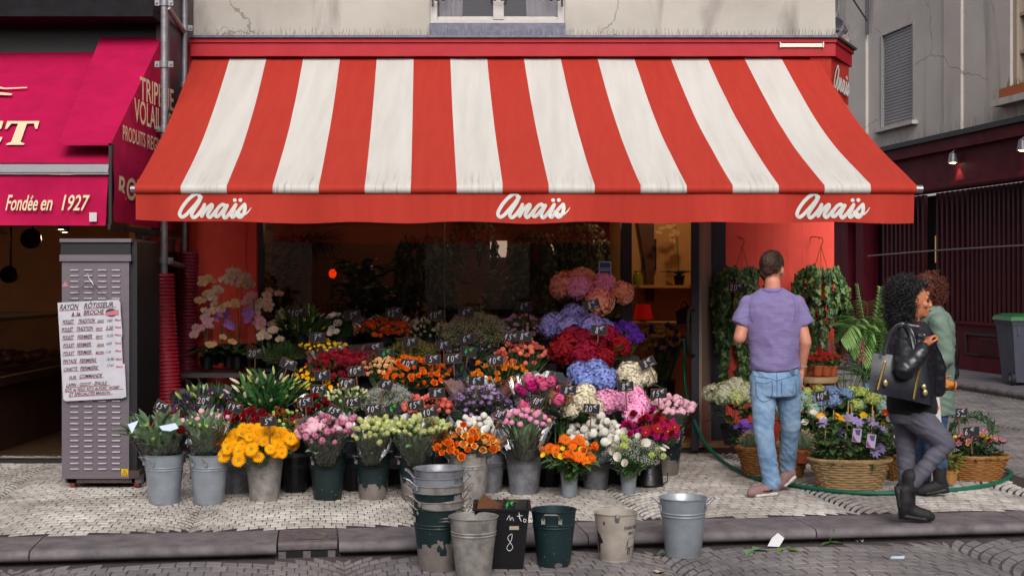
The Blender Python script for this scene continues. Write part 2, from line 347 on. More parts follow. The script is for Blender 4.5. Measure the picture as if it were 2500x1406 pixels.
for u in (1.73, 1.88, 2.03): mb.box(KP(u, -.37, -.13), (.045, .03, .13), 0, Matrix.Rotation(KA, 3, 'Z'))
for i in range(9):
    for j in range(6): mb.tube([KP(1.73+j*.055+(.02 if i % 2 else 0), -.03-i*.038, .000), KP(1.755+j*.055+(.02 if i % 2 else 0), -.045-i*.038, .0025), KP(1.78+j*.055+(.02 if i % 2 else 0), -.03-i*.038, .000)], .004, 4)
o = mb.build('drain_cover', M_iron, kerb); o['label'] = 'ribbed cast iron drain cover set into the kerb'
mb = MB(); extrude(mb, [(-.02, -.06), (-.38, -.06), (-.38, -.22), (-.02, -.22)], 1.7, 2.07); mb.build('drain_throat', mat('black_void', '#0a090b', .9), kerb)
# the pavement across the side street, with its own kerb
RBX = 11.78
def RB(px, py, off=0.0):        # photo point on the facade across the side street (or off metres in front of it)
    k = (px-CX)/FPX; D = (RBX-off)/(k+.16); return Vector((k*D, D, EYE+(HY-py)/FPX*D))
RE = Vector((-.16, 1, 0)).normalized(); RN = Vector((-1, -.16, 0)).normalized()
def RP(t, off, z):              # t = distance in depth along that facade
    return Vector((RBX-.16*t, t, 0))+RN*off+Vector((0, 0, z))
M_asph = mat('side_pavement_asphalt', '#68646a', .85, var=.25, vscale=2, bump=.3, bscale=90)
mb = MB(); mb.poly([RP(4, 1.3, 0), RP(45, 1.3, 0), RP(45, -.3, 0), RP(4, -.3, 0)], thick=(0, 0, -.2)); sp = mb.build('side_pavement', M_asph, smooth=False); sp['kind'] = 'structure'
k2 = thing('side_kerb', None, None, RP(18, 1.4, 0)); k2['kind'] = 'structure'
t = 8.0
while t < 40:
    mb = MB(); pr = [(1.30, .0), (1.50, -.003)]+[(1.5+.05*math.sin(a), -.053+.05*math.cos(a)) for a in [PI/2*i/5*1.3 for i in range(1, 6)]]+[(1.52, -.2), (1.30, -.2)]
    ln = 1.45; vs = [RP(t+.006, a, z) for a, z in pr]+[RP(t+ln-.006, a, z) for a, z in pr]; k = len(pr)
    mb.add(vs, [(i, (i+1) % k, (i+1) % k+k, i+k) for i in range(k)]+[tuple(range(k-1, -1, -1)), tuple(range(k, 2*k))]); mb.build('kerb_stone', M_kerb, k2, ang=50); t += ln
# ================================================================== flower shop building
FD = 13.0
M_plast = plaster('cream_render', '#b0a8a0', '#9f978f', '#827a74', .9)
M_red = mat('shop_red_paint', (.36, .009, .018), .5, spec=.25, var=.12, vscale=6, bump=.05, bscale=60)
M_redwall = mat('salmon_red_paint', (.90, .10, .07), .7, spec=.2, var=.1, vscale=5, bump=.12, bscale=50)
M_zinc = mat('zinc_flashing', '#5b5b68', .45, metal=.6, var=.3, vscale=20)
M_black = mat('black_paint', '#121014', .5, var=.3, vscale=20)
M_frame = mat('dark_blue_frame', '#1d1c2c', .4, var=.2, vscale=10)
M_white = mat('window_white_paint', '#b7aeaa', .5, var=.15, vscale=20)
M_glass = clear_mat('shop_glass', (.93, .95, .95), .015, .0)
M_pane = mat('dark_pane', '#2c2a32', .12, spec=.35)
bl = thing('shop_building', 'cream rendered building with red shopfront and cracked plaster above the florist', 'building', (0, FD, 0))
def part(name, mats, parent, fn, **k):
    m = MB(); fn(m); return m.build(name, mats, parent, **k)
def wall_with_hole(m, x0, x1, z0, z1, hx0, hx1, hz0, hz1, y, d):
    m.b2((x0, y, z0), (hx0, y+d, z1)); m.b2((hx1, y, z0), (x1, y+d, z1)); m.b2((hx0, y, z0), (hx1, y+d, hz0)); m.b2((hx0, y, hz1), (hx1, y+d, z1))
wx0, wx1 = -.79, .51
part('wall', M_plast, bl, lambda m: wall_with_hole(m, -3.12, 3.11, 3.86, 9.0, wx0, wx1, 3.93, 5.9, FD, .4), smooth=False)
part('side_wall', M_plast, bl, lambda m: m.b2((2.72, FD+.41, 0), (3.1, 24, 9)), smooth=False)
def _crumb(m):           # broken lower edge of the render
    r = random.Random(3); x = -3.05
    while x < 3.05:
        w = r.uniform(.05, .22)
        if not (wx0-.05 < x+w/2 < wx1+.05):
            h = r.uniform(.02, .09); n = 6; top = [Vector((x+w*i/n, FD-.012-r.random()*.012, 3.875+h*(r.uniform(.4, 1) if 0 < i < n else .2))) for i in range(n+1)]
            m.poly([Vector((x, FD-.016, 3.868))]+top+[Vector((x+w, FD-.016, 3.868))], thick=(0, .02, 0))
        x += w*r.uniform(.8, 1.5)
part('broken_edge', mat('crumbled_render', '#8d847b', .95, var=.4, vscale=20, bump=.6, bscale=60), bl, _crumb)
win = part('window', M_white, bl, lambda m: (m.b2((wx0+.002, FD+.02, 4.05), (wx1-.002, FD+.10, 4.09)), m.b2((wx0+.002, FD+.02, 4.09), (wx0+.07, FD+.10, 5.8)), m.b2((wx1-.07, FD+.02, 4.09), (wx1-.002, FD+.10, 5.8)),
    m.b2((-.18, FD+.012, 4.092), (-.08, FD+.09, 5.8)), m.b2((wx0+.09, FD+.04, 4.092), (-.18, FD+.085, 4.125)), m.b2((-.08, FD+.04, 4.092), (wx1-.09, FD+.085, 4.125))), smooth=False)
for a, b in ((wx0+.07, -.18), (-.08, wx1-.07)): part('pane', M_pane, win, lambda m: m.b2((a+.001, FD+.06, 4.126), (b-.001, FD+.066, 5.8)), smooth=False)
def _curt(m):
    for a, b, s in ((-.70, -.42, 1), (.08, .44, -1)):
        pts = []
        for i in range(25): x = a+(b-a)*i/24; pts.append((x, FD+.05+.006*math.sin(i*1.3)))
        vs = []
        for (x, y) in pts: vs += [Vector((x, y, 5.7)), Vector((x-s*.06*(x-a if s > 0 else b-x)/(b-a), y, 4.13))]
        m.add(vs, [(2*i, 2*i+1, 2*i+3, 2*i+2) for i in range(24)])
part('curtain', mat('lace_curtain', '#8f8a90', .9, trans=.3), win, _curt)
part('sill', M_zinc, bl, lambda m: (m.b2((wx0-.003, FD-.03, 3.90), (wx1+.003, FD+.1, 4.05))), smooth=False)
def _rail(m):
    for x in (wx0+.1, wx1-.1, -.13):
        for s in (-1, 1): m.tube(smooth_path([(x, FD-.06, 4.42), (x+s*.05, FD-.06, 4.36), (x+s*.07, FD-.06, 4.29), (x+s*.03, FD-.06, 4.26), (x+s*.015, FD-.06, 4.30)], 4), .008, 5)
    for x in (wx0+.03, wx1-.03): m.tube([(x, FD-.06, 4.2), (x, FD-.06, 5.1)], .01, 6)
    for z in (4.42, 5.08): m.tube([(wx0+.0, FD-.06, z), (wx1, FD-.06, z)], .01, 6)
part('balcony_rail', M_black, bl, _rail)
# red fascia box with zinc cap, chamfered round the corner on the right
def fasc(m, zf, oy=0.0):
    loop = [(-3.0, 12.62-oy), (3.02+oy*.3, 12.62-oy), (3.34+oy, 13.28), (3.2, 13.5), (-3.0, 12.98)]
    z0, z1 = zf; vs = [Vector((x, y, z0)) for x, y in loop]+[Vector((x, y, z1)) for x, y in loop]; n = 5
    m.add(vs, [tuple(range(n-1, -1, -1)), tuple(range(n, 2*n))]+[(i, (i+1) % n, (i+1) % n+n, i+n) for i in range(n)])
part('fascia', M_red, bl, lambda m: fasc(m, (3.675, 3.83)), smooth=False)
part('fascia_moulding', M_red, bl, lambda m: fasc(m, (3.80, 3.838), .02), smooth=False)
part('fascia_cap', M_zinc, bl, lambda m: fasc(m, (3.84, 3.862), .05), smooth=False)
part('fascia_bracket', mat('aluminium_strip', '#b9ada0', .4, metal=.5), bl, lambda m: (m.b2((2.50, 12.60, 3.755), (2.90, 12.615, 3.79)), m.b2((2.495, 12.585, 3.75), (2.505, 12.615, 3.80)), m.b2((2.895, 12.585, 3.75), (2.905, 12.615, 3.80))), smooth=False)
part('left_fascia_end', M_red, bl, lambda m: m.b2((-3.12, 12.7, 3.2), (-3.003, 12.98, 3.83)), smooth=False)
# shopfront: pillars, frames, glass
part('left_panel', M_redwall, bl, lambda m: (m.b2((-3.11, FD, 0), (-2.44, FD+.12, 3.67)), m.b2((-3.08, FD-.015, .1), (-2.56, FD-.001, 1.0)), m.b2((-3.08, FD-.015, 1.06), (-2.56, FD-.001, 3.0)), m.b2((-2.53, FD-.03, 0), (-2.45, FD-.001, 3.0))), smooth=False)
tw = part('right_wall', M_redwall, bl, lambda m: m.b2((2.05, FD+.01, 0), (3.10, FD+.4, 3.67)), smooth=False)
for i in range(7):
    for j in range(6):
        bw = 1.04/7; x = 2.053+i*bw; z = .1+j*.42+(.06 if i % 2 else 0)
        part('wall_plank', M_redwall, tw, lambda m: m.b2((x+.0012, FD+.007, z), (x+bw-.0012, FD+.012, min(z+.4185, 3.2))), smooth=False)
part('window_frame', M_frame, bl, lambda m: (m.b2((-2.439, FD-.02, 0), (-2.39, FD+.1, 3.0)), m.b2((1.05, FD-.03, 0), (1.15, FD+.12, 3.0)), m.b2((1.90, FD-.05, 0), (2.048, FD+.2, 3.0)), m.b2((-2.39, FD-.02, .30), (1.05, FD+.1, .42)), m.b2((-2.39, FD-.02, 2.9), (1.9, FD+.1, 3.66))), smooth=False)
part('stall_riser', M_frame, bl, lambda m: m.b2((-2.439, FD+.01, 0), (1.05, FD+.09, .3)), smooth=False)
for a, b in ((-2.388, -.652), (-.644, 1.048)): part('shop_window_pane', M_glass, bl, lambda m: m.b2((a, FD+.03, .42), (b, FD+.038, 2.9)), smooth=False)
part('glass_joint', mat('glass_joint_strip', '#8f8288', .3), bl, lambda m: m.b2((-.651, FD+.026, .42), (-.645, FD+.042, 2.9)), smooth=False)
st = part('window_sticker', mat('sticker_blue', '#2d5fb0', .4), bl, lambda m: m.b2((.845, FD+.018, 1.62), (.945, FD+.027, 1.755)), smooth=False)
part('sticker_stripe', mat('sticker_white', '#d8d8dc', .4), st, lambda m: (m.b2((.835, FD+.022, 1.61), (.955, FD+.0285, 1.765)), m.b2((.85, FD+.015, 1.675), (.94, FD+.0175, 1.685)), m.b2((.85, FD+.015, 1.695), (.94, FD+.0175, 1.703))), smooth=False)
door = part('door', M_frame, bl, lambda m: (m.b2((1.64, 12.35, .03), (1.71, 12.40, 2.95)), m.b2((1.88, 12.95, .03), (1.93, 12.99, 2.95))), smooth=False)
def _dl(m):
    a, b = Vector((1.71, 12.40, 0)), Vector((1.885, 12.97, 0)); 
    m.add([a+Vector((0, 0, .05)), b+Vector((0, 0, .05)), b+Vector((0, 0, 2.9)), a+Vector((0, 0, 2.9)), a+Vector((.03, 0, .05)), b+Vector((.03, 0, .05)), b+Vector((.03, 0, 2.9)), a+Vector((.03, 0, 2.9))],
          [(0, 3, 2, 1), (4, 5, 6, 7), (0, 1, 5, 4), (3, 7, 6, 2), (0, 4, 7, 3), (1, 2, 6, 5)])
part('door_panel', mat('door_beige', '#8a7264', .45, var=.15, vscale=3), door, _dl, smooth=False)
part('door_handle', M_black, door, lambda m: m.tube(smooth_path([(1.66, 12.34, 1.32), (1.60, 12.27, 1.28), (1.60, 12.27, .95), (1.66, 12.34, .9)], 5), .018, 8))
part('threshold', mat('threshold_wood', '#9a7044', .6, var=.3, vscale=5), bl, lambda m: m.b2((1.15, FD-.25, 0.005), (2.05, FD+.3, .05)), smooth=False)
# interior shell
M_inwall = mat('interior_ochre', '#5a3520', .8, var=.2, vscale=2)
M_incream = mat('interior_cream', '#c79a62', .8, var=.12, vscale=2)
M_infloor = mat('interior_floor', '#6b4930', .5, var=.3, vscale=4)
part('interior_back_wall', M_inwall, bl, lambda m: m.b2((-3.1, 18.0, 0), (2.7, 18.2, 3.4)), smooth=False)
for a_, b_ in ((1197, 1238), (1272, 1308), (1340, 1352)): part('glow_pane', mat('glow_pane_pink', '#c8b0a4', .4, emit='#c8a898', estr=.55), bl, lambda m: m.b2(W(a_, 628, 17.99), W(b_, 588, 17.96)), smooth=False)  # added glowing panes, put in for pale shapes showing in the shop window
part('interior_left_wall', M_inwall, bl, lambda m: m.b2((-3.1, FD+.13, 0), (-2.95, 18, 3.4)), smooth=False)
part('interior_right_wall', M_incream, bl, lambda m: (m.b2((1.3, 15.3, 0), (2.7, 15.45, 3.4)), m.b2((2.55, FD+.41, 0), (2.7, 15.3, 3.4)), m.b2((1.3, 15.45, 0), (1.36, 18, 3.4))), smooth=False)
part('interior_beam', mat('interior_wood', '#5a3620', .6, var=.3, vscale=6), bl, lambda m: m.poly([(1.36, 15.22, 3.2), (1.60, 15.22, 3.2), (1.60, 15.22, 1.35), (1.52, 15.22, 1.35), (1.50, 15.22, 1.75), (1.36, 15.22, 2.6)], thick=(0, .08, 0)), smooth=False)
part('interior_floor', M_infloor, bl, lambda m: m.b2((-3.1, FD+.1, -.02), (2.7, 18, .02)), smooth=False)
part('interior_ceiling', M_incream, bl, lambda m: m.b2((-3.1, FD+.1, 3.05), (2.7, 18, 3.15)), smooth=False)
# ------------------------------------------------------------------ striped awning
M_awr = mat('awning_red_canvas', (.49, .042, .027), .8, spec=.2, trans=.26, col2=(.45, .037, .024), vscale=5, bump=.12, bscale=90, stretch=(3, .4, .4))
M_aww = mat('awning_white_canvas', '#d8d4ce', .8, spec=.2, trans=.26, col2='#cdc8c2', stretch=(3, .3, .3), vscale=3, bump=.12, bscale=90)
def grime(m):        # rain grime drawn out in short streaks along the front roll of the canvas
    n = m.node_tree.nodes; L = m.node_tree.links; b = n['Principled BSDF']; src = b.inputs['Base Color'].links[0].from_socket
    tc = n.new('ShaderNodeTexCoord'); mp = n.new('ShaderNodeMapping'); mp.inputs['Scale'].default_value = (38, 2.2, 2.2); L.new(tc.outputs['Object'], mp.inputs[0])
    nz = n.new('ShaderNodeTexNoise'); nz.inputs['Scale'].default_value = 1; nz.inputs['Detail'].default_value = 5; L.new(mp.outputs[0], nz.inputs['Vector'])
    sp = n.new('ShaderNodeSeparateXYZ'); L.new(tc.outputs['Object'], sp.inputs[0])
    r1 = n.new('ShaderNodeMapRange'); r1.inputs[1].default_value = -1.05; r1.inputs[2].default_value = -1.40; L.new(sp.outputs[1], r1.inputs[0])
    r2 = n.new('ShaderNodeMapRange'); r2.inputs[1].default_value = .52; r2.inputs[2].default_value = .70; r2.inputs[4].default_value = .5; L.new(nz.outputs[0], r2.inputs[0])
    mu = n.new('ShaderNodeMath'); mu.operation = 'MULTIPLY'; L.new(r1.outputs[0], mu.inputs[0]); L.new(r2.outputs[0], mu.inputs[1])
    mx = n.new('ShaderNodeMix'); mx.data_type = 'RGBA'; L.new(mu.outputs[0], mx.inputs[0]); L.new(src, mx.inputs[6]); mx.inputs[7].default_value = (.13, .11, .10, 1); L.new(mx.outputs[2], b.inputs['Base Color'])
grime(M_aww)
M_steel = mat('awning_steel', '#9a969a', .35, metal=.8, var=.15, vscale=20)
aw = thing('striped_awning', 'red and white striped shop awning with white script lettering on its valance', 'awning', (0, 11.5, 2.3))
AT, AB = (-3.0, 2.87, 12.75, 3.70), (-2.815, 3.02, 10.1, 2.30)
def awn(s, t):      # s across 0..1, t from wall 0 to front 1
    x = (AT[0]+(AT[1]-AT[0])*s)*(1-t)+(AB[0]+(AB[1]-AB[0])*s)*t
    y = AT[2]*(1-t)+AB[2]*t; z = AT[3]*(1-t)+AB[3]*t-.10*math.sin(PI*t)*(1-.25*math.sin(PI*s))
    z += -.008*abs(math.sin(17*PI*s))*math.sin(PI*t)**.5+.010*math.sin(s*23+t*3)*t*(1-t)*4+.008*mnoise.noise(Vector((s*9, t*5, 2)))
    return Vector((x, y, z))
for i in range(17):
    m = MB(); nu, nv = 3, 22; vs = [awn((i+u/nu)/17, t/nv) for t in range(nv+1) for u in range(nu+1)]
    e = nu+1
    rr = .036; sl = math.radians(27); cy, cz = AB[2]+rr*math.sin(sl), AB[3]-rr*math.cos(sl)      # the cloth rolls over the front tube
    for k in range(1, 9):
        ph = sl+(math.radians(190)-sl)*k/8
        for u in range(nu+1): vs.append(Vector((AB[0]+(AB[1]-AB[0])*(i+u/nu)/17, cy-rr*math.sin(ph), cz+rr*math.cos(ph))))
    rows = nv+1+8
    m.add(vs, [(r*e+u, (r+1)*e+u, (r+1)*e+u+1, r*e+u+1) for r in range(rows-1) for u in range(nu)])
    m.build('canvas_stripe', M_awr if i % 2 == 0 else M_aww, aw)
part('front_bar', M_steel, aw, lambda m: m.tube([(AB[0]-.035, AB[2]+.0163, 2.268), (AB[1]+.05, AB[2]+.0163, 2.268)], .03, 14))
part('roller_box', M_black, aw, lambda m: m.b2((AT[0]+.02, 12.72, 3.56), (AT[1]-.02, 12.98, 3.672)), smooth=False)
for x in (-1.9, 2.1): part('folding_arm', M_steel, aw, lambda m: (m.tube([(x, 12.9, 3.3), (x+.9, 11.5, 2.75)], .025, 8), m.tube([(x+.9, 11.5, 2.75), (x, 10.16, 2.26)], .022, 8)))
def val_y(s, t): return AB[2]+.012+t*(.018*math.sin(s*57+2*math.sin(s*9))+.014*math.sin(s*31)+.035*mnoise.noise(Vector((s*7, 0, 5)))+.008*math.sin(s*90))
def val_z(s, t): return 2.245-t*(.205+.022*min(1, s*7)+.005*math.sin(s*40)+.010*mnoise.noise(Vector((s*11, 3, 1))))
def _val(m):
    nu, nv = 120, 6; m.add([Vector((AB[0]+.0+(AB[1]-AB[0]-.01)*u/nu, val_y(u/nu, t/nv), val_z(u/nu, t/nv))) for t in range(nv+1) for u in range(nu+1)],
      [(t*(nu+1)+u, (t+1)*(nu+1)+u, (t+1)*(nu+1)+u+1, t*(nu+1)+u+1) for t in range(nv) for u in range(nu)])
val = part('valance', M_awr, aw, _val)
ANA = [[(770, 285), (745, 200), (685, 172), (565, 235), (420, 375), (300, 540), (222, 700), (222, 780), (285, 835), (390, 775), (520, 630), (650, 480), (750, 345), (805, 262)],
       [(805, 262), (740, 410), (640, 570), (560, 710), (548, 790), (598, 850), (685, 795), (790, 670), (855, 570), (898, 480)],
       [(898, 480), (845, 620), (800, 720), (815, 805)], [(815, 805), (880, 690), (980, 570), (1092, 478), (1102, 545), (1040, 650), (988, 740), (985, 790), (1035, 840), (1130, 755), (1210, 650)],
       [(1478, 540), (1425, 475), (1325, 525), (1230, 650), (1192, 765), (1235, 818), (1315, 765), (1420, 640), (1535, 505)],
       [(1535, 505), (1470, 640), (1425, 750), (1438, 820), (1480, 855), (1570, 770), (1680, 630), (1778, 485)],
       [(1778, 485), (1720, 620), (1668, 735), (1660, 790), (1700, 840), (1800, 740), (1900, 610), (2028, 478)],
       [(2028, 478), (2042, 560), (2022, 700), (1965, 800), (1900, 842), (1842, 790), (1808, 690)], [(1830, 715), (1930, 770), (2050, 755), (2140, 680), (2215, 570)]]
M_let = mat('white_lettering', '#c3c3bd', .5, var=.08, vscale=30)
def anais(m, f, w):
    for si, st_ in enumerate(ANA):
        p = smooth_path([Vector((x, y, 0)) for x, y in st_], 5); ww = [w]*len(p)
        if si == 8: ww = [w*(1-.85*i/(len(p)-1)) for i in range(len(p))]
        P3, N3 = [f(q.x, q.y, .0015+.0003*si) for q in p], (f(1000, 500, 1)-f(1000, 500, 0)).normalized()
        m.ribbon(P3, ww, N3, dome=.001)
    for cx, cy in ((1750, 355), (1908, 352)):
        c = f(cx, cy, .003); m.add([c]+[f(cx+55*math.cos(a), cy+55*math.sin(a), .002) for a in [2*PI*j/14 for j in range(14)]], [(0, j+1, (j+1) % 14+1) for j in range(14)])
for x0 in (-2.445, -.065, 2.175):
    def f(x, y, o):
        X = x0-.05+(x-180)*.000269; s = (X-AB[0])/(AB[1]-AB[0]); z = 2.262-(y-60)*.000262
        return Vector((X, val_y(s, (2.245-z)/.225)-.002-o, z))
    part('lettering', M_let, val, lambda m: anais(m, f, .0265))
# short side drop with the same lettering hanging at the corner
sd_ = thing('corner_drop_banner', 'short red canvas corner drop under the fascia with white script lettering', 'banner', (3.1, 12.9, 3.3))
cA, cB, cC = Vector((2.79, 12.66, 0)), Vector((2.99, 12.66, 0)), Vector((3.29, 13.2, 0))
def _drop(m):
    path = [cA.lerp(cB, i/6) for i in range(7)]+[cB.lerp(cC, i/8) for i in range(1, 9)]; vs = []
    for i, p in enumerate(path):
        for j in range(7):
            q = p.copy(); q.y += .02*math.sin(i*.9+j*.4)*(j/6); q.z = 3.674-.34*j/6-(.05 if i > 9 else 0)*j/6+.02*(j/6)*math.sin(i*.7); vs.append(q)
    m.add(vs, [(i*7+j, i*7+j+1, (i+1)*7+j+1, (i+1)*7+j) for i in range(14) for j in range(6)])
part('canvas', M_awr, sd_, _drop)
def fc(x, y, o):
    d = (cC-cB).normalized(); nn = Vector((d.y, -d.x, 0)); t = .02+(x-180)/2035*.55
    return cB+d*t+nn*(.02+o)+Vector((0, 0, 3.63-(y-120)/780*.26-.02*(x/2000)))
part('lettering', M_let, sd_, lambda m: anais(m, fc, .026))
# bird spikes along the ledge
def spikes(name, label, fn, n, seed):
    r = random.Random(seed); m = MB()
    for i in range(n):
        b, t_ = fn(i/(n-1), r); m.tube([b, t_], [.0022, .0014], 3, cap=False)
    o = m.build(name, mat('spike_wire', '#6a6266', .5, metal=.4), None); o.location = (0, 0, 0); tag(o, label, 'bird spikes'); return o
spikes('bird_spikes', 'dense strip of thin metal bird spikes along the ledge above the red fascia', lambda s, r: (Vector((-3.0+6.1*s, 12.9, 3.862)), Vector((-3.0+6.1*s+r.uniform(-.025, .025), 12.9+r.uniform(-.05, .05), 3.862+r.uniform(.08, .13)))), 420, 1)
spikes('bird_spikes', 'tuft of bird spikes splaying off the far corner of the red fascia', lambda s, r: (Vector((3.05+.25*s, 12.75+.5*s, 3.862)), Vector((3.05+.25*s+r.uniform(-.03, .12), 12.75+.5*s, 3.862+r.uniform(.08, .2)))), 40, 2)
# wall lamp at the corner
wl = thing('wall_lantern', 'grey street lantern peeking past the building corner above the fascia', 'lantern', (3.3, 13.8, 3.95))
part('lantern_body', mat('lantern_metal', '#34343c', .4, metal=.4), wl, lambda m: (m.lathe([(.06, 3.9), (.10, 4.12), (.13, 4.13), (.07, 4.25), (.03, 4.28), (.025, 4.33), (.0, 4.34)], 6, (3.33, 13.9, 0)), m.tube(smooth_path([(3.33, 13.9, 4.33), (3.33, 13.9, 4.6), (3.2, 13.9, 4.75), (3.1, 13.9, 4.7)], 4), .014, 6)))
# ================================================================== left-hand shop (rotisserie)
LX = -3.10
M_mag = mat('magenta_canvas', (.40, .004, .058), .8, spec=.15, col2=(.32, .003, .045), vscale=4, bump=.1, bscale=60)
M_cream = mat('cream_lettering', '#d5c2a0', .55)
M_alu = mat('aluminium_profile', '#b4b0b4', .32, metal=.7, var=.12, vscale=12)
lb = thing('butcher_building', 'dark fronted neighbouring shop with black beam above a magenta awning', 'building', (-5, 12, 0))
M_beam = mat('weathered_black_beam', '#120d14', .7, spec=.2, var=.5, vscale=7, bump=.6, bscale=9)
part('fascia_beam', M_beam, lb, lambda m: (m.b2((-7.5, 11.7, 3.92), (-3.1, 12.6, 4.4)), m.b2((-7.5, 11.66, 3.86), (-3.1, 12.6, 3.93)), m.b2((-7.5, 11.64, 4.30), (-3.1, 12.6, 4.42)), m.b2((-7.5, 11.72, 4.42), (-3.1, 12.6, 9))), smooth=False)
part('beam_soffit', M_black, lb, lambda m: m.b2((-7.5, 12.1, 3.3), (-3.1, 12.6, 3.88)), smooth=False)
part('jamb', mat('jamb_purple', '#3a2730', .5, var=.3, vscale=8), lb, lambda m: (m.b2((-3.16, 12.0, 2.9), (-3.04, 12.9, 9)),), smooth=False)
part('side_partition', M_black, lb, lambda m: m.b2((-3.2, 12.0, 0), (-3.125, 15, 3.3)), smooth=False)
M_amber = mat('amber_wall', '#8a5220', .75, var=.25, vscale=3)
part('interior_back_wall', M_amber, lb, lambda m: m.b2((-9, 16.5, 0), (-3.2, 16.7, 3.4)), smooth=False)
part('interior_pillar', M_amber, lb, lambda m: (m.b2((-4.05, 14.3, 0), (-3.75, 14.6, 3.3))), smooth=False)
part('interior_floor', mat('brown_floor', '#4a3426', .4, var=.3, vscale=5), lb, lambda m: m.b2((-9, 12.2, -.02), (-3.2, 16.5, .008)), smooth=False)
part('interior_ceiling', mat('dim_ceiling', '#a87a40', .8), lb, lambda m: m.b2((-9, 12.3, 2.95), (-3.2, 16.5, 3.05)), smooth=False)
part('door_track', M_black, lb, lambda m: m.b2((-7.5, 11.72, .001), (-3.2, 11.85, .03)), smooth=False)
# awning of that shop
la = thing('magenta_awning', 'magenta canvas awning with cream lettering beside the striped one', 'awning', (-4.5, 11, 2.4))
FA = 10.2
def quadpatch(m, a, b, c, d, nu, nv, sag=0.0, mi=0, wob=0.0):
    a, b, c, d = map(Vector, (a, b, c, d)); n = (b-a).cross(d-a).normalized(); vs = []
    for j in range(nv+1):
        for i in range(nu+1):
            u, v = i/nu, j/nv; p = a.lerp(b, u).lerp(d.lerp(c, u), v); p += n*(sag*math.sin(PI*u)*math.sin(PI*v)+wob*mnoise.noise(Vector((u*4, v*3, sag*9+wob)))); vs.append(p)
    e = nu+1; m.add(vs, [(j*e+i, j*e+i+1, (j+1)*e+i+1, (j+1)*e+i) for j in range(nv) for i in range(nu)], mi)
part('canvas', M_mag, la, lambda m: quadpatch(m, (-7.5, 10.24, 2.47), (-3.05, 10.24, 2.47), (-3.15, 12.1, 3.62), (-7.5, 12.1, 3.62), 20, 12, -.03, wob=.01))
part('front_profile', M_alu, la, lambda m: (m.b2((-7.5, FA, 2.385), (-3.045, FA+.07, 2.462)), m.b2((-7.5, FA-.012, 2.40), (-3.045, FA-.0005, 2.43))), smooth=False)
lv = part('valance', M_mag, la, lambda m: quadpatch(m, (-7.5, FA+.02, 2.005), (-3.075, FA+.02, 2.0), (-3.055, FA+.03, 2.384), (-7.5, FA+.03, 2.384), 60, 6, 0, wob=.022))
ex, ey = Vector((1, 0, 0)), Vector((0, 0, 1))
for s_, x_, w_ in (('Fondée', 13, .235), ('en', 97, .085), ('1927', 150, .19)): part('lettering', M_cream, lv, lambda m: put_text(m, s_, W(x_, 513, FA-.012), Vector((1, 0, -.008)), ey, .115, w_, .22, .012), smooth=False)
part('small_label', mat('label_paper', '#b9b4b4', .5), lv, lambda m: m.b2(W(218, 541, FA-.012), W(236, 519, FA-.010)), smooth=False)
s1 = Vector((0, 12.1-10.24, 3.62-2.47)).normalized(); sn = Vector((0, -s1.z, s1.y))
def on_canvas(px, py, off=.012):     # photo point on the main canvas plane
    k = (HY-py)/FPX; t_ = (1.6-2.47-off*sn.z+k*(10.24+off*sn.y))/(s1.z-k*s1.y)
    D = 10.24+s1.y*t_+off*sn.y; return Vector(((px-CX)/FPX*D, D, EYE+k*D))
def pl(pts): part('lettering', M_cream, la, lambda m: m.poly([on_canvas(*p) for p in pts]), smooth=False)
if True:
    pl([(33, 296), (96, 296), (91, 315), (86, 315), (83, 302), (66, 302), (50, 347), (60, 351), (58, 354), (14, 354), (16, 351), (27, 347), (44, 302), (28, 302), (17, 315), (12, 315), (18, 296)])
    pl([(-40, 296), (8, 296), (3, 315), (-2, 315), (-5, 303), (-20, 303), (-40, 303)]); pl([(-40, 347), (-12, 347), (2, 334), (6, 336), (-3, 354), (-40, 354)])
    pl([(-30, 208), (0, 212), (12, 215), (66, 213), (66, 215.5), (12, 218), (0, 217), (-30, 222)]); pl([(-30, 224), (5, 226), (30, 229), (27, 233), (0, 232), (-30, 231)])
# hard end piece standing above the canvas, and the side cheek with lettering
wingA, wingB, wingC, wingD = W(143, 349, 10.22), W(272, 349, 10.22), W(396, 92, 12.05), W(245, 92, 12.05)
part('end_wing', M_mag, la, lambda m: (quadpatch(m, wingA, wingB, wingC, wingD, 8, 10, .008), quadpatch(m, wingA-Vector((0, .0, .02)), wingA, wingD, wingD-Vector((0, 0, .02)), 1, 1), quadpatch(m, wingB-Vector((0, 0, .02)), wingA-Vector((0, 0, .02)), wingA, wingB, 1, 1)))
SX = wingB.x
def side_pt(px, py, off=0.0):
    k = (px-CX)/FPX; D = (SX+off)/k; return Vector((SX+off, D, EYE+(HY-py)/FPX*D))
part('side_cheek', M_mag, la, lambda m: quadpatch(m, wingB+Vector((0, .02, -.03)), (SX, 12.05, 2.75), wingC, wingB+Vector((0, .02, 0)), 10, 8, -.012, wob=.01) if False else m.poly([wingB, (SX, 10.26, 2.56), (SX, 12.05, 2.50), (wingC.x, 12.05, wingC.z)]))
part('side_valance', M_mag, la, lambda m: quadpatch(m, (SX+.004, 10.26, 2.03), (SX+.004, 12.05, 2.03), (SX+.004, 12.05, 2.50), (SX+.004, 10.26, 2.56), 14, 5, 0, wob=.02))
def side_text(m, s, p0, p1, h, sh=0, bold=.01):
    a, b = side_pt(*p0, .012), side_pt(*p1, .012); d = b-a; put_text(m, s, a, d.normalized(), Vector((0, 0, 1)), h, d.length, sh, bold)
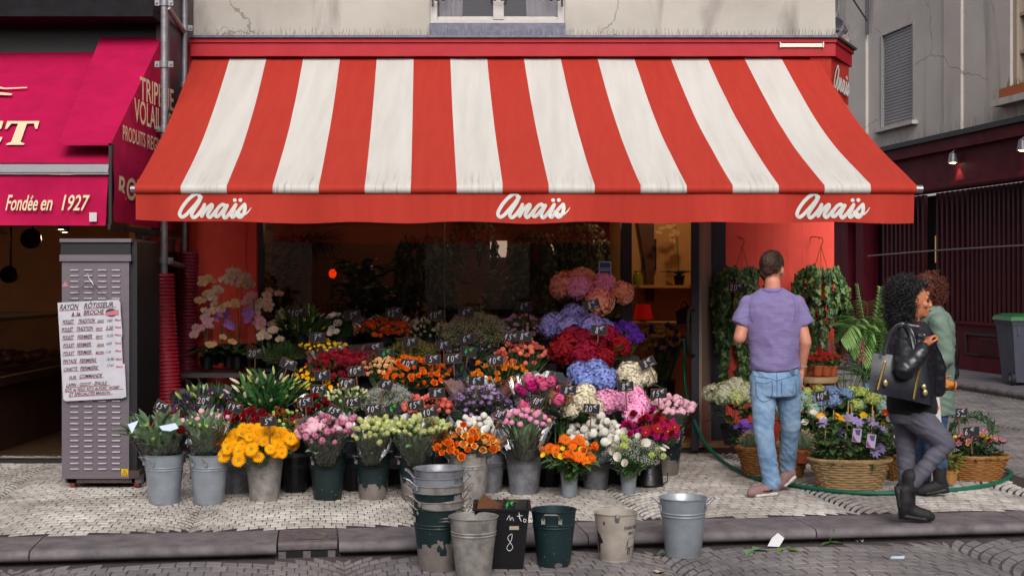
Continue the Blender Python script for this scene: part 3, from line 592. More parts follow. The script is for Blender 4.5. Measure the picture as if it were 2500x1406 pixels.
for a_ in (('TRIPERIE', (342, 243), (424, 272), .19), ('VOLAILLES', (328, 296), (418, 330), .19), ('PRODUITS', (300, 341), (355, 360), .115), ('REGIONAUX', (360, 362), (432, 386), .115), ('ROTISSERIE', (289, 483), (432, 505), .17, .15, .02)): part('side_lettering', M_cream, la, lambda m: side_text(m, *a_), smooth=False)
part('frame_strut', M_black, la, lambda m: (m.b2((-3.05, 10.22, 2.0), (-3.028, 10.30, 2.62)), m.b2((-3.05, 10.2, 1.97), (-3.03, 12.0, 2.01))), smooth=False)
# counter with glass, stock and pans inside
ct = thing('display_counter', 'dark wood display counter with slanted glass inside the rotisserie shop', 'counter', (-4.9, 13.2, 0))
part('counter_base', mat('counter_wood', '#4a2a18', .55, var=.35, vscale=4), ct, lambda m: (m.b2((-6.2, 12.0, 0), (-4.72, 15.6, .62)), m.b2((-6.2, 11.98, .62), (-4.66, 15.62, .70))), smooth=False)
part('counter_top', mat('counter_steel', '#6d6468', .3, metal=.7), ct, lambda m: m.b2((-6.2, 12.0, 1.18), (-4.95, 15.6, 1.22)), smooth=False)
part('counter_glass', clear_mat('counter_glass_sheet', (.7, .72, .74), .06, .02), ct, lambda m: (m.poly([(-4.7, 12.02, .71), (-4.7, 15.58, .71), (-4.9, 15.58, 1.18), (-4.9, 12.02, 1.18)]), m.poly([(-6.2, 12.01, .71), (-4.7, 12.01, .71), (-4.9, 12.01, 1.18), (-6.2, 12.01, 1.18)])), smooth=False)
tr = thing('meat_tray', 'steel tray of roast meat behind the counter glass', 'tray', (-5.3, 13.0, .705))
part('tray', mat('tray_steel', '#8a8488', .3, metal=.8), tr, lambda m: m.b2((-5.9, 12.3, .705), (-4.95, 15.2, .73)), smooth=False)
def _meat(m):
    r = random.Random(5)
    for i in range(30): m.ell((r.uniform(-5.8, -5.0), r.uniform(12.4, 15.1), .775), (r.uniform(.07, .12), r.uniform(.06, .1), .05), 8, 6)
part('roast', mat('roast_meat', '#8a4426', .5, var=.5, vscale=12, bump=.4), tr, _meat)
scale_ = thing('weighing_scale', 'tall pale weighing scale standing on the rotisserie counter', 'scale', (-5.1, 12.6, 1.22))
part('housing', mat('scale_beige', '#8a6f50', .5), scale_, lambda m: (m.poly([(-5.28, 12.55, 1.22), (-4.92, 12.55, 1.22), (-5.02, 12.55, 1.95), (-5.22, 12.55, 1.95)], thick=(0, .2, 0)), m.b2((-5.3, 12.5, 1.222), (-4.9, 12.8, 1.26))), smooth=False)
part('dial', M_black, scale_, lambda m: m.lathe([(.0, 0), (.09, 0), (.09, .03), (0, .03)], 16, (-5.12, 12.52, 1.82), M=Matrix.Rotation(-PI/2, 3, 'X')))
rl = thing('hanging_rail', 'dark rail for hanging pans below the rotisserie ceiling', 'rail', (-4.9, 12.9, 2.1))
part('rail', M_black, rl, lambda m: (m.tube([(-6.4, 12.9, 2.11), (-4.4, 12.9, 2.11)], .012, 6), m.tube([(-4.75, 12.9, 2.11), (-4.75, 12.9, 2.96)], .01, 6), m.tube([(-6.1, 12.9, 2.11), (-6.1, 12.9, 2.96)], .01, 6)))
def pan(x, z, r_, label, n=1):
    p = thing('hanging_pan', label, 'pan', (x, 12.88, z))
    part('bowl', mat('pan_metal', '#2c2626', .35, metal=.6), p, lambda m: m.lathe([(0, -.03), (r_*.8, -.03), (r_, .05), (r_-.008, .05), (r_*.78, -.022), (0, -.022)], 18, (x, 12.88, z), M=Matrix.Rotation(PI/2-.2, 3, 'X')))
    part('handle', M_black, p, lambda m: m.tube([(x, 12.88, z+r_*.8), (x, 12.89, 2.105)], .012, 6))
pan(-4.57, 1.97, .10, 'dark round frying pan hanging above the rotisserie counter'); pan(-4.78, 1.63, .085, 'small black saucepan hanging lowest above the scale'); pan(-5.0, 1.92, .12, 'wide dark pan hanging beside the heat lamp')
hl = thing('heat_lamp', 'glass domed heat lamp glowing inside the rotisserie shop', 'lamp', (-4.86, 12.7, 2.02))
part('shade', mat('lamp_glass', '#8a8078', .2, metal=.4), hl, lambda m: m.lathe([(.02, 2.12), (.06, 2.10), (.16, 2.02), (.155, 2.02), (.05, 2.09)], 20, (-4.9, 12.7, 0), capb=False))
part('bulb', mat('bulb_amber', '#ffb060', .5, emit='#ffa040', estr=6), hl, lambda m: m.ell((-4.9, 12.7, 2.045), (.03, .03, .035), 8, 6))
def ceiling_spot(x, y, z, label, pw, color, emit='#ffe0b0'):
    s = thing('ceiling_spotlight', label, 'spotlight', (x, y, z))
    part('housing', M_black, s, lambda m: m.lathe([(.05, z-.02), (.055, z+.1), (.02, z+.105)], 12, (x, y, 0), capb=False))
    part('bulb', mat('bulb_'+emit[1:], emit, .5, emit=emit, estr=14), s, lambda m: m.ell((x, y, z-.005), (.042, .042, .018), 10, 6))
    d = bpy.data.lights.new('spot_glow', 'POINT'); d.energy = pw; d.color = color; d.shadow_soft_size = .05; lo = bpy.data.objects.new('spot_glow', d); COL.objects.link(lo); lo.location = (0, 0, -.08); lo.parent = s
p = W(149, 556, 13.6); ceiling_spot(p.x, p.y, p.z, 'lit ceiling spotlight in the rotisserie nearest its awning', 4, (1, .66, .3))
p = W(158, 563, 14.6); ceiling_spot(p.x, p.y, p.z, 'lit ceiling spotlight in the rotisserie near its amber pillar', 4, (1, .66, .3))
ws = thing('wall_shelf', 'dark shelf of bottles on the amber wall of the rotisserie', 'shelf', (-4.0, 16.3, 1.9))
part('board', M_black, ws, lambda m: m.b2((-5.2, 16.2, 1.93), (-3.4, 16.5, 1.96)), smooth=False)
for i in range(9):
    x = -4.4+i*.11; b_ = thing('bottle', 'glinting bottle standing in the row on the rotisserie shelf', 'bottle', (x, 16.3, 1.96), 'bottles on the rotisserie shelf')
    part('glass', mat('amber_bottle', '#6b4a18', .1, spec=.8), b_, lambda m: m.lathe([(.035, 1.96), (.035, 2.12), (.012, 2.18), (.012, 2.24)], 10, (x, 16.3, 0), capt=True))
# the rotisserie cabinet on castors
rc = thing('rotisserie_cabinet', 'tall steel rotisserie cabinet seen from its louvred back on red castors', 'cabinet', (-3.3, 10.5, 0))
q0, q1 = W(151, 1168, 10.3), W(315, 1168, 10.3); M_st = mat('brushed_steel', '#7a7179', .4, metal=.5, var=.2, vscale=3, stretch=(1, 1, 14), bump=.03)
zt = W(150, 638, 10.3).z
part('shell', M_st, rc, lambda m: m.b2((q0.x, 10.3, q0.z), (q1.x, 10.34, zt)), smooth=False)
part('body', M_black, rc, lambda m: (m.b2((q0.x+.01, 10.341, q0.z), (q1.x+.05, 11.0, zt+.15)), m.b2((q0.x-.01, 10.305, zt+.052), (q1.x+.01, 10.34, zt+.145))), smooth=False)
part('rim', M_st, rc, lambda m: (m.b2((q0.x-.012, 10.28, zt), (q1.x+.02, 10.36, zt+.05)), m.b2((q0.x-.012, 10.285, zt+.145), (q1.x+.02, 11.0, zt+.172))), smooth=False)
part('base_frame', mat('rusty_base', '#4a3636', .7, var=.4, vscale=20), rc, lambda m: (m.b2((q0.x+.02, 10.32, q0.z-.035), (q1.x+.04, 10.9, q0.z-.001)), m.b2((q1.x+.002, 10.3, q0.z+.0), (q1.x+.08, 10.4, q0.z+.06))), smooth=False)
def louvre_mesh():
    m = MB(); n = 6
    for i in range(n+1):
        a = PI*i/n
        for x, s in ((-.036, 0.0), (-.03, 1), (.03, 1), (.036, 0.0)): m.v.append((x, -.011*math.sin(a)*s-.0005, .0085*math.cos(a)))
    for i in range(n):
        for j in range(3): m.f.append((i*4+j, i*4+j+1, (i+1)*4+j+1, (i+1)*4+j)); m.m.append(0)
    return m.mesh('louvre', mat('louvre_steel', '#b0a6ae', .28, metal=.7))
lm = louvre_mesh(); lw = (q1.x-q0.x)
for c in range(4):
    for r_ in range(36):
        z = W(0, 660+r_*13.85, 10.3).z; 
        if 745 < 660+r_*13.85 < 962: continue
        put('louvre', lm, rc, (q0.x+lw*(.19+.207*c), 10.2995, z), (0, 0, 0), 1.0)
for x in (q0.x+.07, q1.x+.05):
    cs = part('castor', mat('castor_grey', '#6d666a', .4, metal=.5), rc, lambda m: (m.b2((x-.035, 10.32, .10), (x+.035, 10.40, q0.z-.036)), m.tube([(x, 10.36, .10), (x, 10.36, .06)], .02, 8)))
    part('castor_wheel', mat('castor_red', '#7a2a22', .6), cs, lambda m: m.tube([(x-.018, 10.36, .034), (x+.018, 10.36, .034)], .034, 14))
def tri(m, c, w, h, y, mi=0): m.poly([(c[0]-w/2, y, c[1]), (c[0]+w/2, y, c[1]), (c[0], y, c[1]+h)], mi)
def _ws(m):
    m.b2((q1.x-.058, 10.296, q0.z+.02), (q1.x-.006, 10.2995, q0.z+.075)); tri(m, (q1.x-.032, q0.z+.027), .046, .04, 10.2955, 1); tri(m, (q1.x-.032, q0.z+.031), .034, .029, 10.295, 0)
    m.poly([(q1.x-.030, 10.2945, q0.z+.054), (q1.x-.038, 10.2945, q0.z+.043), (q1.x-.032, 10.2945, q0.z+.043), (q1.x-.034, 10.2945, q0.z+.033), (q1.x-.026, 10.2945, q0.z+.046), (q1.x-.032, 10.2945, q0.z+.046)], 1)
part('warning_label', [mat('label_yellow', '#c9a012', .5), M_black], rc, _ws, smooth=False)
part('pink_warning_triangle', mat('label_pink', '#b06a78', .5), rc, lambda m: tri(m, (W(160, 700, 10.3).x, W(160, 700, 10.3).z), .05, .045, 10.2965), smooth=False)
part('wire_hook', M_steel, rc, lambda m: m.tube(smooth_path([W(213, 668, 10.27), W(218, 680, 10.27), W(228, 695, 10.27), W(226, 703, 10.27), W(216, 700, 10.27)], 4), .003, 5))
# hand-lettered price board hung on it
sb = thing('price_board', 'white hand lettered rotisserie price board hanging on the steel cabinet', 'sign', W(225, 980, 10.27))
BD = 10.262
def bp_(x, y, o=0): return W(130+x/5.205, 720+y/5.205, BD-o)
part('board', mat('board_white', '#b9b6be', .5, col2='#a9a6b0', vscale=8), sb, lambda m: m.poly([bp_(55, 98), bp_(160, 1345), bp_(125, 1325), bp_(200, 1348), bp_(880, 1310), bp_(928, 1290), bp_(915, 880), bp_(880, 868), bp_(862, 500), bp_(878, 490), bp_(858, 250), bp_(850, 110), bp_(835, 60)][:1]+[bp_(128, 1325), bp_(160, 1348), bp_(880, 1310), bp_(928, 1290), bp_(908, 880), bp_(882, 868), bp_(866, 560), bp_(878, 490), bp_(858, 250), bp_(852, 110), bp_(835, 60)], thick=(0, .006, 0)), smooth=False)
exb = (bp_(800, 130)-bp_(80, 170)).normalized(); eyb = Vector((-exb.z*1.0, 0, exb.x))
kx = 1/5.205/FPX*BD
BL = [('RAYON', 82, 192, 245, 68, 0), ('RÔTiSSEUR', 390, 170, 400, 62, 0), ('à la', 232, 265, 120, 46, 0), ('BROCHE', 385, 252, 270, 55, 0),
      ('POULET', 116, 368, 150, 48, 0), ('TRADiTiON', 312, 358, 225, 48, 0), ('GROS', 558, 346, 85, 28, 0), ('180', 682, 346, 70, 36, 2), ('Pièce', 780, 334, 82, 28, 1),
      ('POULET', 106, 466, 150, 48, 0), ('TRADiTiON', 288, 456, 225, 48, 0), ('PETiT', 542, 448, 90, 30, 0), ('5.50', 668, 438, 95, 40, 0), ('Pièce', 782, 426, 82, 28, 1),
      ('POULET', 116, 566, 150, 46, 0), ('FERMiER', 306, 556, 200, 46, 0), ('PETiT', 540, 550, 92, 32, 0), ('15.50', 675, 535, 90, 34, 2), ('Pièce', 780, 524, 86, 28, 1),
      ('POULET', 124, 666, 148, 44, 0), ('FERMiER', 298, 656, 192, 44, 0), ('GROS', 556, 648, 90, 26, 0), ('1650', 670, 636, 75, 34, 2), ('Pièce', 784, 628, 80, 28, 1),
      ('POULET', 124, 766, 150, 44, 0), ('FERMiER', 304, 754, 195, 44, 0), ('MOYEN', 538, 746, 108, 28, 0), ('11.50', 662, 740, 72, 30, 2), ('Pièce', 786, 726, 80, 28, 1),
      ('PiNTADE', 124, 868, 180, 46, 0), ('FERMiERE', 334, 858, 222, 46, 0), ('16.90', 676, 836, 100, 36, 2), ('Pièce', 790, 830, 85, 26, 1),
      ('CANETTE', 130, 966, 184, 42, 0), ('FERMiERE', 342, 956, 240, 46, 0), ('17.65', 682, 912, 90, 30, 2), ('Pièce', 796, 926, 90, 26, 1),
      ('SUR', 200, 1066, 96, 36, 0), ('COMMANDE', 332, 1056, 305, 44, 0), ('LAPiN - GiGOT - ÉPAULE', 164, 1168, 552, 44, 0), ('RÔTi de VEAU  RÔTi de PORC  ROSBiF', 148, 1226, 738, 36, 0), ('ET SPÉCiALiTÉS MAiSON', 202, 1284, 555, 38, 0)]
for s, x, y, w_, h_, c in BL:
    def _bt(m):
        put_text(m, s, bp_(x, y, .002), exb, eyb, h_*kx, w_*kx*.93, .28, .018, {0: 0, 1: 1, 2: 2}[c])
        if c == 0 and h_ > 25: m.ribbon([bp_(x+i*w_/6, y+8-i*w_/6*.055, .003) for i in range(7)], 7*kx, (0, -1, 0), 1, .0008)
    part('lettering', [mat('ink_black', '#16141c', .6), mat('ink_red', '#a01420', .6), mat('ink_grey', '#55525c', .6)], sb, _bt, smooth=False)
def _logo(m):
    c = bp_(740, 225, .003); m.add([c]+[bp_(735+75*math.cos(a), 225+52*math.sin(a), .0025) for a in [2*PI*j/18 for j in range(18)]], [(0, j+1, (j+1) % 18+1) for j in range(18)], 0)
    m.poly([bp_(660, 222, .004), bp_(665, 262, .004), bp_(832, 252, .004), bp_(830, 185, .004), bp_(740, 205, .004)], 1)
part('worn_logo', [mat('logo_navy', '#2c2a40', .6), mat('logo_red', '#b06470', .6)], sb, _logo, smooth=False)
part('string', M_black, sb, lambda m: (m.tube([bp_(200, 70, .004), W(213, 690, 10.28)], .0015, 4), m.tube([bp_(700, 60, .004), W(226, 690, 10.28)], .0015, 4)))
# steel edged partition between the two shops
pt = thing('glazed_partition', 'dark reddish partition panel with a steel edge beside the corrugated sleeves', 'partition', (-3.09, 11.9, 0))
part('panel', mat('partition_dark', '#40202a', .18, spec=.7, var=.3, vscale=2), pt, lambda m: m.b2((-3.10, 11.24, .02), (-3.075, 12.55, W(343, 575, 11.2).z)), smooth=False)
part('steel_edge', mat('edge_steel', '#74666e', .35, metal=.6), pt, lambda m: (m.b2((-3.12, 11.19, .0), (-3.068, 11.239, W(343, 568, 11.2).z)), m.b2((-3.105, 11.24, W(343, 575, 11.2).z), (-3.07, 12.55, W(343, 568, 11.2).z))), smooth=False)
# ------------------------------------------------------------------ scaffolding standards in corrugated sleeves
M_galv = mat('galvanised_tube', '#8b888e', .45, metal=.55, var=.35, vscale=14, bump=.1, bscale=80)
sf = thing('scaffold_frame', 'galvanised scaffold tubes with couplers rising between the two shops', 'scaffolding', (-2.99, 11.6, 0))
xa, xb = W(401, 0, 11.6).x, W(450, 0, 12.45).x
for x, y, r_ in ((xa, 11.6, .03), (xb, 12.45, .028)): part('standard', M_galv, sf, lambda m: m.tube([(x, y, 0), (x, y, 6)], r_, 14))
part('brace', M_galv, sf, lambda m: m.tube([(xa+.03, 11.6, W(0, 18, 11.6).z), (xb, 12.41, W(0, 78, 12.45).z)], .024, 10))
part('transom', M_galv, sf, lambda m: m.tube([(xa+.03, 11.6, W(0, 640, 11.6).z), (xb, 12.45, W(0, 652, 12.45).z)], .026, 10))
for x, y, py in ((xa, 11.6, 158), (xa, 11.6, 316), (xa, 11.6, 636), (xa, 11.6, 8), (xb, 12.45, 208), (xb, 12.45, 70)):
    z = W(0, py, y).z
    part('coupler', M_galv, sf, lambda m: (m.tube([(x, y, z-.028), (x, y, z+.028)], .042, 12), m.box((x-.055, y, z), (.045, .03, .05)), m.box((x+.055, y, z), (.045, .03, .05)), m.tube([(x-.06, y-.03, z), (x-.06, y+.03, z)], .009, 6), m.tube([(x+.06, y-.03, z), (x+.06, y+.03, z)], .009, 6)))
def sleeve(label, c0, c1, r_, z0, z1, mt):
    s = thing('corrugated_sleeve', label, 'pipe sleeve', c0)
    m = MB(); pts, rad = [], []; n = int((z1-z0)/.031)
    for i in range(n+1):
        t_ = i/n; p = Vector((c0[0]+(c1[0]-c0[0])*t_+.012*math.sin(t_*5), c0[1]+(c1[1]-c0[1])*t_, z0+(z1-z0)*t_))
        for dz, dr in ((0, 1), (.008, 1.02), (.016, 1), (.019, .9), (.028, .9)): pts.append(p+Vector((0, 0, dz))); rad.append(r_*dr)
    m.tube(pts, rad, 22, cap=False); m.build('sleeve', mt, s, ang=60)
zt1 = W(0, 676, 11.6).z; sleeve('bright red corrugated plastic sleeve round the front scaffold tube', (xa+.03, 11.6, 0), (xa-.015, 11.6, 0), .115, .02, zt1, mat('sleeve_red', '#9c1830', .45, var=.15, vscale=8))
zt2 = W(0, 622, 12.45).z; sleeve('dark red corrugated plastic sleeve round the rear scaffold tube', (xb+.0, 12.45, 0), (xb+.05, 12.45, 0), .095, .02, zt2, mat('sleeve_dark_red', '#7c1a30', .5, var=.15, vscale=8))
al = thing('alarm_box', 'pale alarm siren box fixed beside the awning top by the scaffold', 'alarm', W(472, 150, 12.9))
part('case', mat('case_grey', '#a29a94', .5), al, lambda m: m.b2(W(462, 178, 12.9), W(476, 112, 12.8)), smooth=False)
# ================================================================== building across the side street
M_grey = plaster('grey_render', '#cbc2bd', '#b9b0ac', '#9a9290', .5)
M_burg = mat('burgundy_paint', (.105, .006, .016), .6, spec=.15, var=.25, vscale=3)
M_burg2 = mat('burgundy_bars', (.055, .005, .011), .5, spec=.2, var=.2, vscale=3)
rb = thing('side_street_building', 'grey rendered building across the side street with burgundy shopfront', 'building', RP(20, 0, 0))
def rbox(m, t0, t1, o0, o1, z0, z1, mi=0):
    c = [RP(t0, o0, z0), RP(t1, o0, z0), RP(t1, o1, z0), RP(t0, o1, z0), RP(t0, o0, z1), RP(t1, o0, z1), RP(t1, o1, z1), RP(t0, o1, z1)]
    m.add(c, [(0, 1, 2, 3), (7, 6, 5, 4), (0, 4, 5, 1), (1, 5, 6, 2), (2, 6, 7, 3), (3, 7, 4, 0)], mi)
def TT(px, off=0): return (RBX-off)/((px-CX)/FPX+.16)
sh0, sh1 = TT(2232), TT(2150); wn0, wn1 = 17.5, TT(2466)
def _rw(m):
    z0, z1 = 4.15, 12
    rbox(m, 8, wn0, -.4, 0, z0, z1); rbox(m, wn1, sh0, -.4, 0, z0, z1); rbox(m, sh1, 45, -.4, 0, z0, z1)
    rbox(m, wn0, wn1, -.4, 0, z0, 4.6); rbox(m, wn0, wn1, -.4, 0, 7.2, z1); rbox(m, sh0, sh1, -.4, 0, z0, 4.63); rbox(m, sh0, sh1, -.4, 0, 6.47, z1)
part('wall', M_grey, rb, _rw, smooth=False)
part('pilaster', M_grey, rb, lambda m: (rbox(m, TT(2352), TT(2310), 0, .05, 4.2, 12), rbox(m, TT(2120), TT(2070), 0, .06, 4.2, 12)), smooth=False)
shut = part('roller_shutter', mat('shutter_frame', '#8a8588', .5), rb, lambda m: rbox(m, sh0, sh1, -.13, -.10, 4.63, 6.47), smooth=False)
for a_, b_ in ((sh0, sh0+.06), (sh1-.06, sh1)): part('guide_rail', mat('shutter_frame', '#8a8588', .5), shut, lambda m: rbox(m, a_, b_, -.1, .02, 4.63, 6.47), smooth=False)
M_slat = mat('shutter_slat', '#8d898e', .5, var=.1, vscale=5)
for i in range(30):
    z = 4.63+i*.0613; part('slat', M_slat, shut, lambda m: (rbox(m, sh0+.061, sh1-.061, -.09, -.05, z+.001, z+.052)), smooth=False)
part('shutter_sill', M_grey, rb, lambda m: (rbox(m, sh0-.15, sh1+.15, .001, .12, 4.53, 4.6)), smooth=False)
wv = part('window', mat('window_cream', '#a89888', .5), rb, lambda m: (rbox(m, wn1-.12, wn1-.002, -.2, -.05, 4.6, 7.2), rbox(m, wn1-.9, wn1-.12, -.18, -.1, 5.28, 5.34), rbox(m, wn1-.9, wn1-.12, -.18, -.1, 5.9, 5.96), rbox(m, wn0, wn1-.12, -.2, -.08, 4.6, 4.68), rbox(m, wn1-1.0, wn1-.9, -.2, -.06, 4.68, 7.2), rbox(m, wn0, wn1-1.0, -.18, -.1, 5.28, 5.34), rbox(m, wn0, wn1-1.0, -.18, -.1, 5.9, 5.96)), smooth=False)
part('pane', M_pane, wv, lambda m: rbox(m, wn0, wn1-.1, -.22, -.19, 4.6, 7.2), smooth=False)
part('window_sill', M_grey, rb, lambda m: rbox(m, wn0-.2, wn1+.25, .001, .2, 4.45, 4.56), smooth=False)
fp = thing('window_box', 'terracotta window box with small plants on the upper sill across the street', 'planter', RP(wn1-.7, .1, 4.56))
part('box', mat('planter_orange', '#b0571f', .6), fp, lambda m: rbox(m, wn1-1.3, wn1+.05, .02, .17, 4.562, 4.72), smooth=False)
def _tuft(m):
    r = random.Random(8)
    for i in range(40):
        b = RP(wn1-1.2+r.random()*1.15, .1, 4.7); m.tube([b, b+Vector((r.uniform(-.05, .05), r.uniform(-.05, .05), r.uniform(.05, .22)))], [.012, .002], 3)
part('plants', mat('dry_herb', '#5d6a44', .8, objvar=.2), fp, _tuft)['kind'] = 'stuff'
part('cornice', M_black, rb, lambda m: rbox(m, 8, 45, 0.001, .42, 4.06, 4.15), smooth=False)
part('fascia_top', M_burg, rb, lambda m: rbox(m, 8, 45, 0.001, .36, 3.85, 4.059), smooth=False)
part('fascia', M_burg, rb, lambda m: rbox(m, 8, 45, 0.001, .24, 3.30, 3.849), smooth=False)
part('fascia_foot', M_burg, rb, lambda m: (rbox(m, 8, 45, .001, .34, 3.17, 3.299), rbox(m, 8, 45, .341, .36, 3.20, 3.24)), smooth=False)
part('back_panel', M_black, rb, lambda m: rbox(m, 8, 45, -.35, -.30, 0, 3.17), smooth=False)
part('dado', M_burg, rb, lambda m: (rbox(m, 8, 45, -.29, .0, .0, .80), rbox(m, 8, 45, .0005, .03, 0, .24)), smooth=False)
part('dado_rail', M_burg, rb, lambda m: (rbox(m, 8, 45, -.05, .05, .801, .85)), smooth=False)
dp = part('dado_panel', M_black, rb, lambda m: (rbox(m, TT(2437), TT(2360), .001, .03, .62, .66), rbox(m, TT(2362), TT(2358), .001, .03, .30, .62), rbox(m, TT(2395), TT(2360), .001, .03, .27, .3)), smooth=False)
vg = part('vent_grille', mat('vent_dark', '#1a0c10', .5), rb, lambda m: rbox(m, TT(2442), TT(2392), .001, .008, .28, .585), smooth=False)
for i in range(9): part('vent_slat', M_burg, vg, lambda m: rbox(m, TT(2441), TT(2393), .009, .03, .29+i*.033, .305+i*.033), smooth=False)
for px in (2045, 2062, 2100): part('pilaster_post', M_burg, rb, lambda m: rbox(m, TT(px+14), TT(px-4), -.28, .06, .851, 3.169), smooth=False)
t_ = 16.0
while t_ < 27.2:
    if not (TT(2262) > t_ > TT(2278)) : part('grating_bar', M_burg2, rb, lambda m: rbox(m, t_, t_+.075, -.10, -.02, .851, 3.169), smooth=False)
    t_ += .15 if (t_ < 23.6 and t_ > 19) else .19
part('wire', mat('wire_pale', '#7a7078', .4), rb, lambda m: m.tube(smooth_path([RP(27.6, .1, 2.06), RP(24, .1, 2.12), RP(18, .1, 2.15)], 5), .014, 5))
part('lit_hatch', mat('lit_hatch_pane', '#c0a070', .4, emit='#e0b070', estr=.25), rb, lambda m: rbox(m, TT(2272), TT(2258), -.25, -.2, 1.9, 2.4), smooth=False)
def street_spot(px, py, label):
    p = RB(px, py, .36); s = thing('fascia_spotlight', label, 'spotlight', p)
    part('lamp_head', mat('spot_grey', '#77737a', .4, metal=.4), s, lambda m: (m.lathe([(.085, -.10), (.06, .06), (.02, .09)], 12, p, capb=False), m.tube([p+Vector((0, 0, .08)), p+Vector((.1, 0, .18)), p+Vector((.2, 0, .2))], .018, 6)))
    part('bulb', mat('spot_bulb', '#ffe9c0', .5, emit='#ffe0a8', estr=9), s, lambda m: m.ell(p+Vector((0, 0, -.095)), (.06, .06, .02), 10, 5))
    d = bpy.data.lights.new('spot_beam', 'SPOT'); d.energy = 8; d.spot_size = 1.3; d.spot_blend = .6; d.color = (1, .6, .4); d.shadow_soft_size = .04
    lo = bpy.data.objects.new('spot_beam', d); COL.objects.link(lo); lo.parent = s; lo.location = (0, 0, -.13); lo.rotation_euler = (0, math.radians(-25), 0)
street_spot(2326, 384, 'small lit spotlight on the burgundy fascia beside the striped awning end'); street_spot(2496, 352, 'small lit spotlight on the burgundy fascia below the window box')
spikes('bird_spikes', 'bird spikes along the ledge of the grey building across the street', lambda s, r: (RP(15+15*s, .3, 4.15), RP(15+15*s+r.uniform(-.04, .04), .3+r.uniform(-.05, .05), 4.15+r.uniform(.1, .2))), 260, 4)
dn = thing('downpipe', 'thin grey downpipe running down the corner of the grey facade', 'pipe', RB(2117, 80, .08))
part('pipe', mat('pipe_grey', '#4a4a54', .5), dn, lambda m: m.tube([RB(2117, 85, .08), RB(2117, -150, .08)], .035, 8))
part('stay', mat('pipe_grey', '#4a4a54', .5), dn, lambda m: m.tube([RB(2116, 50, .1), RB(2080, -5, .6)], .02, 6))
# the facade opposite, behind the viewer: it is what the shop glass reflects and what closes the street; cut low and made pale for more fill light
ob = thing('opposite_building', 'pale stone building opposite the florist across the street', 'building', (0, -5, 0))
part('wall', mat('opposite_stone', '#c8beb0', .9, var=.2, vscale=.6), ob, lambda m: (m.b2((-22, -5.6, 3.4), (22, -5, 5.2))), smooth=False)
part('shopfront', mat('opposite_dark', '#3a2426', .5), ob, lambda m: m.b2((-22, -5.5, 0), (22, -5.02, 3.39)), smooth=False)
for i in range(9):
    for j in range(1): part('window', M_pane, ob, lambda m: m.b2((-18+i*4.4, -4.99, 3.7+j*2.7), (-16.8+i*4.4, -4.95, 4.9+j*2.7)), smooth=False)
for i in range(7): part('shop_pane', mat('opposite_pane', '#b8a090', .4), ob, lambda m: m.b2((-17+i*5, -5.015, .9), (-14.6+i*5, -4.98, 2.7)), smooth=False)
# ================================================================== buckets
M_zb = mat('dull_zinc', '#8e8f95', .45, metal=.4, col2='#64636a', vscale=11, bump=.08, bscale=40)
M_zb2 = mat('aged_zinc', '#9c9792', .5, metal=.3, col2='#6a6562', vscale=13, bump=.12, bscale=50)
M_zb3 = mat('pale_zinc', '#99a0a8', .38, metal=.45, col2='#868c94', vscale=8, bump=.06, bscale=40)
M_peel = peel_mat('peeling_green_paint', '#0f2224', '#8a817c', .10)
M_peel2 = peel_mat('flaking_green_paint', '#0f2224', '#8a817c', .14)
M_green = peel_mat('dark_green_paint', '#0d1f21', '#7a7470', -.12)
M_blk = mat('black_bucket_plastic', '#0d0d12', .4, var=.2, vscale=10)
def bucket_prof(H, rt, rb, bands=True):
    p = [(rb*.9, .004), (rb*.98, 0), (rb*1.01, .006), (rb, .012)]
    for h in ([.05, .3, .55, .66] if not bands else [.05, .25, .45, .6, .66]): p.append((rb+(rt-rb)*h, H*h))
    if bands:
        for h in (.70, .75):
            r0 = rb+(rt-rb)*h; p += [(r0, H*(h-.015)), (r0+.004, H*h), (r0, H*(h+.015))]
    p += [(rb+(rt-rb)*.95, H*.95), (rt, H*.985), (rt+.005, H*.99), (rt+.006, H), (rt, H*1.004), (rt-.005, H*.99)]
    p += [(rb+(rt-rb)*.8-.004, H*.8), (rb+(rt-rb)*.3-.004, H*.3), (rb-.004, .02), (0.001, .018)]
    return p
_bk = {}
def bucket(label, loc, H=.36, rt=.148, rb=.108, mt=None, rot=0.0, handles=True, hz=None, group=None, tilt=0.0, bands=True, flip=False):
    mt = mt or M_zb; loc = Vector(loc); b = thing('flower_bucket' if H > .25 else 'flower_vase', label, 'bucket' if H > .25 else 'vase', loc, group)
    b.rotation_euler = (tilt, 0, rot)
    key = (H, rt, rb, mt.name, bands)
    if key not in _bk:
        m = MB(); m.lathe(bucket_prof(H, rt, rb, bands), 32); m.tube([(rb+.001, 0, .012), (rt*.93, 0, H*.66)], .0022, 4); _bk[key] = m.mesh('bucket_body', mt)
    o = bpy.data.objects.new('body', _bk[key]); COL.objects.link(o); o.parent = b
    if handles:
        hk = ('h', H, rt, mt.name)
        if hk not in _bk:
            m = MB(); r0 = rt*.985; w = .05; z0 = H*.86; z1 = H*.97; e = .05
            m.tube([(r0-.002, -w, z0), (r0+e*.75, -w*.8, z1), (r0+e, -w*.7, z1+.004), (r0+e, w*.7, z1+.004), (r0+e*.75, w*.8, z1), (r0-.002, w, z0)], .006, 5, flat=.6)
            m.box((r0-.004, -w, z0-.008), (.008, .022, .03)); m.box((r0-.004, w, z0-.008), (.008, .022, .03)); _bk[hk] = m.mesh('bucket_handle', mt if 'paint' not in mt.name else M_zb2)
        for s in (0, PI):
            h = bpy.data.objects.new('handle', _bk[hk]); COL.objects.link(h); h.parent = b; h.rotation_euler = (0, 0, s)
    return b
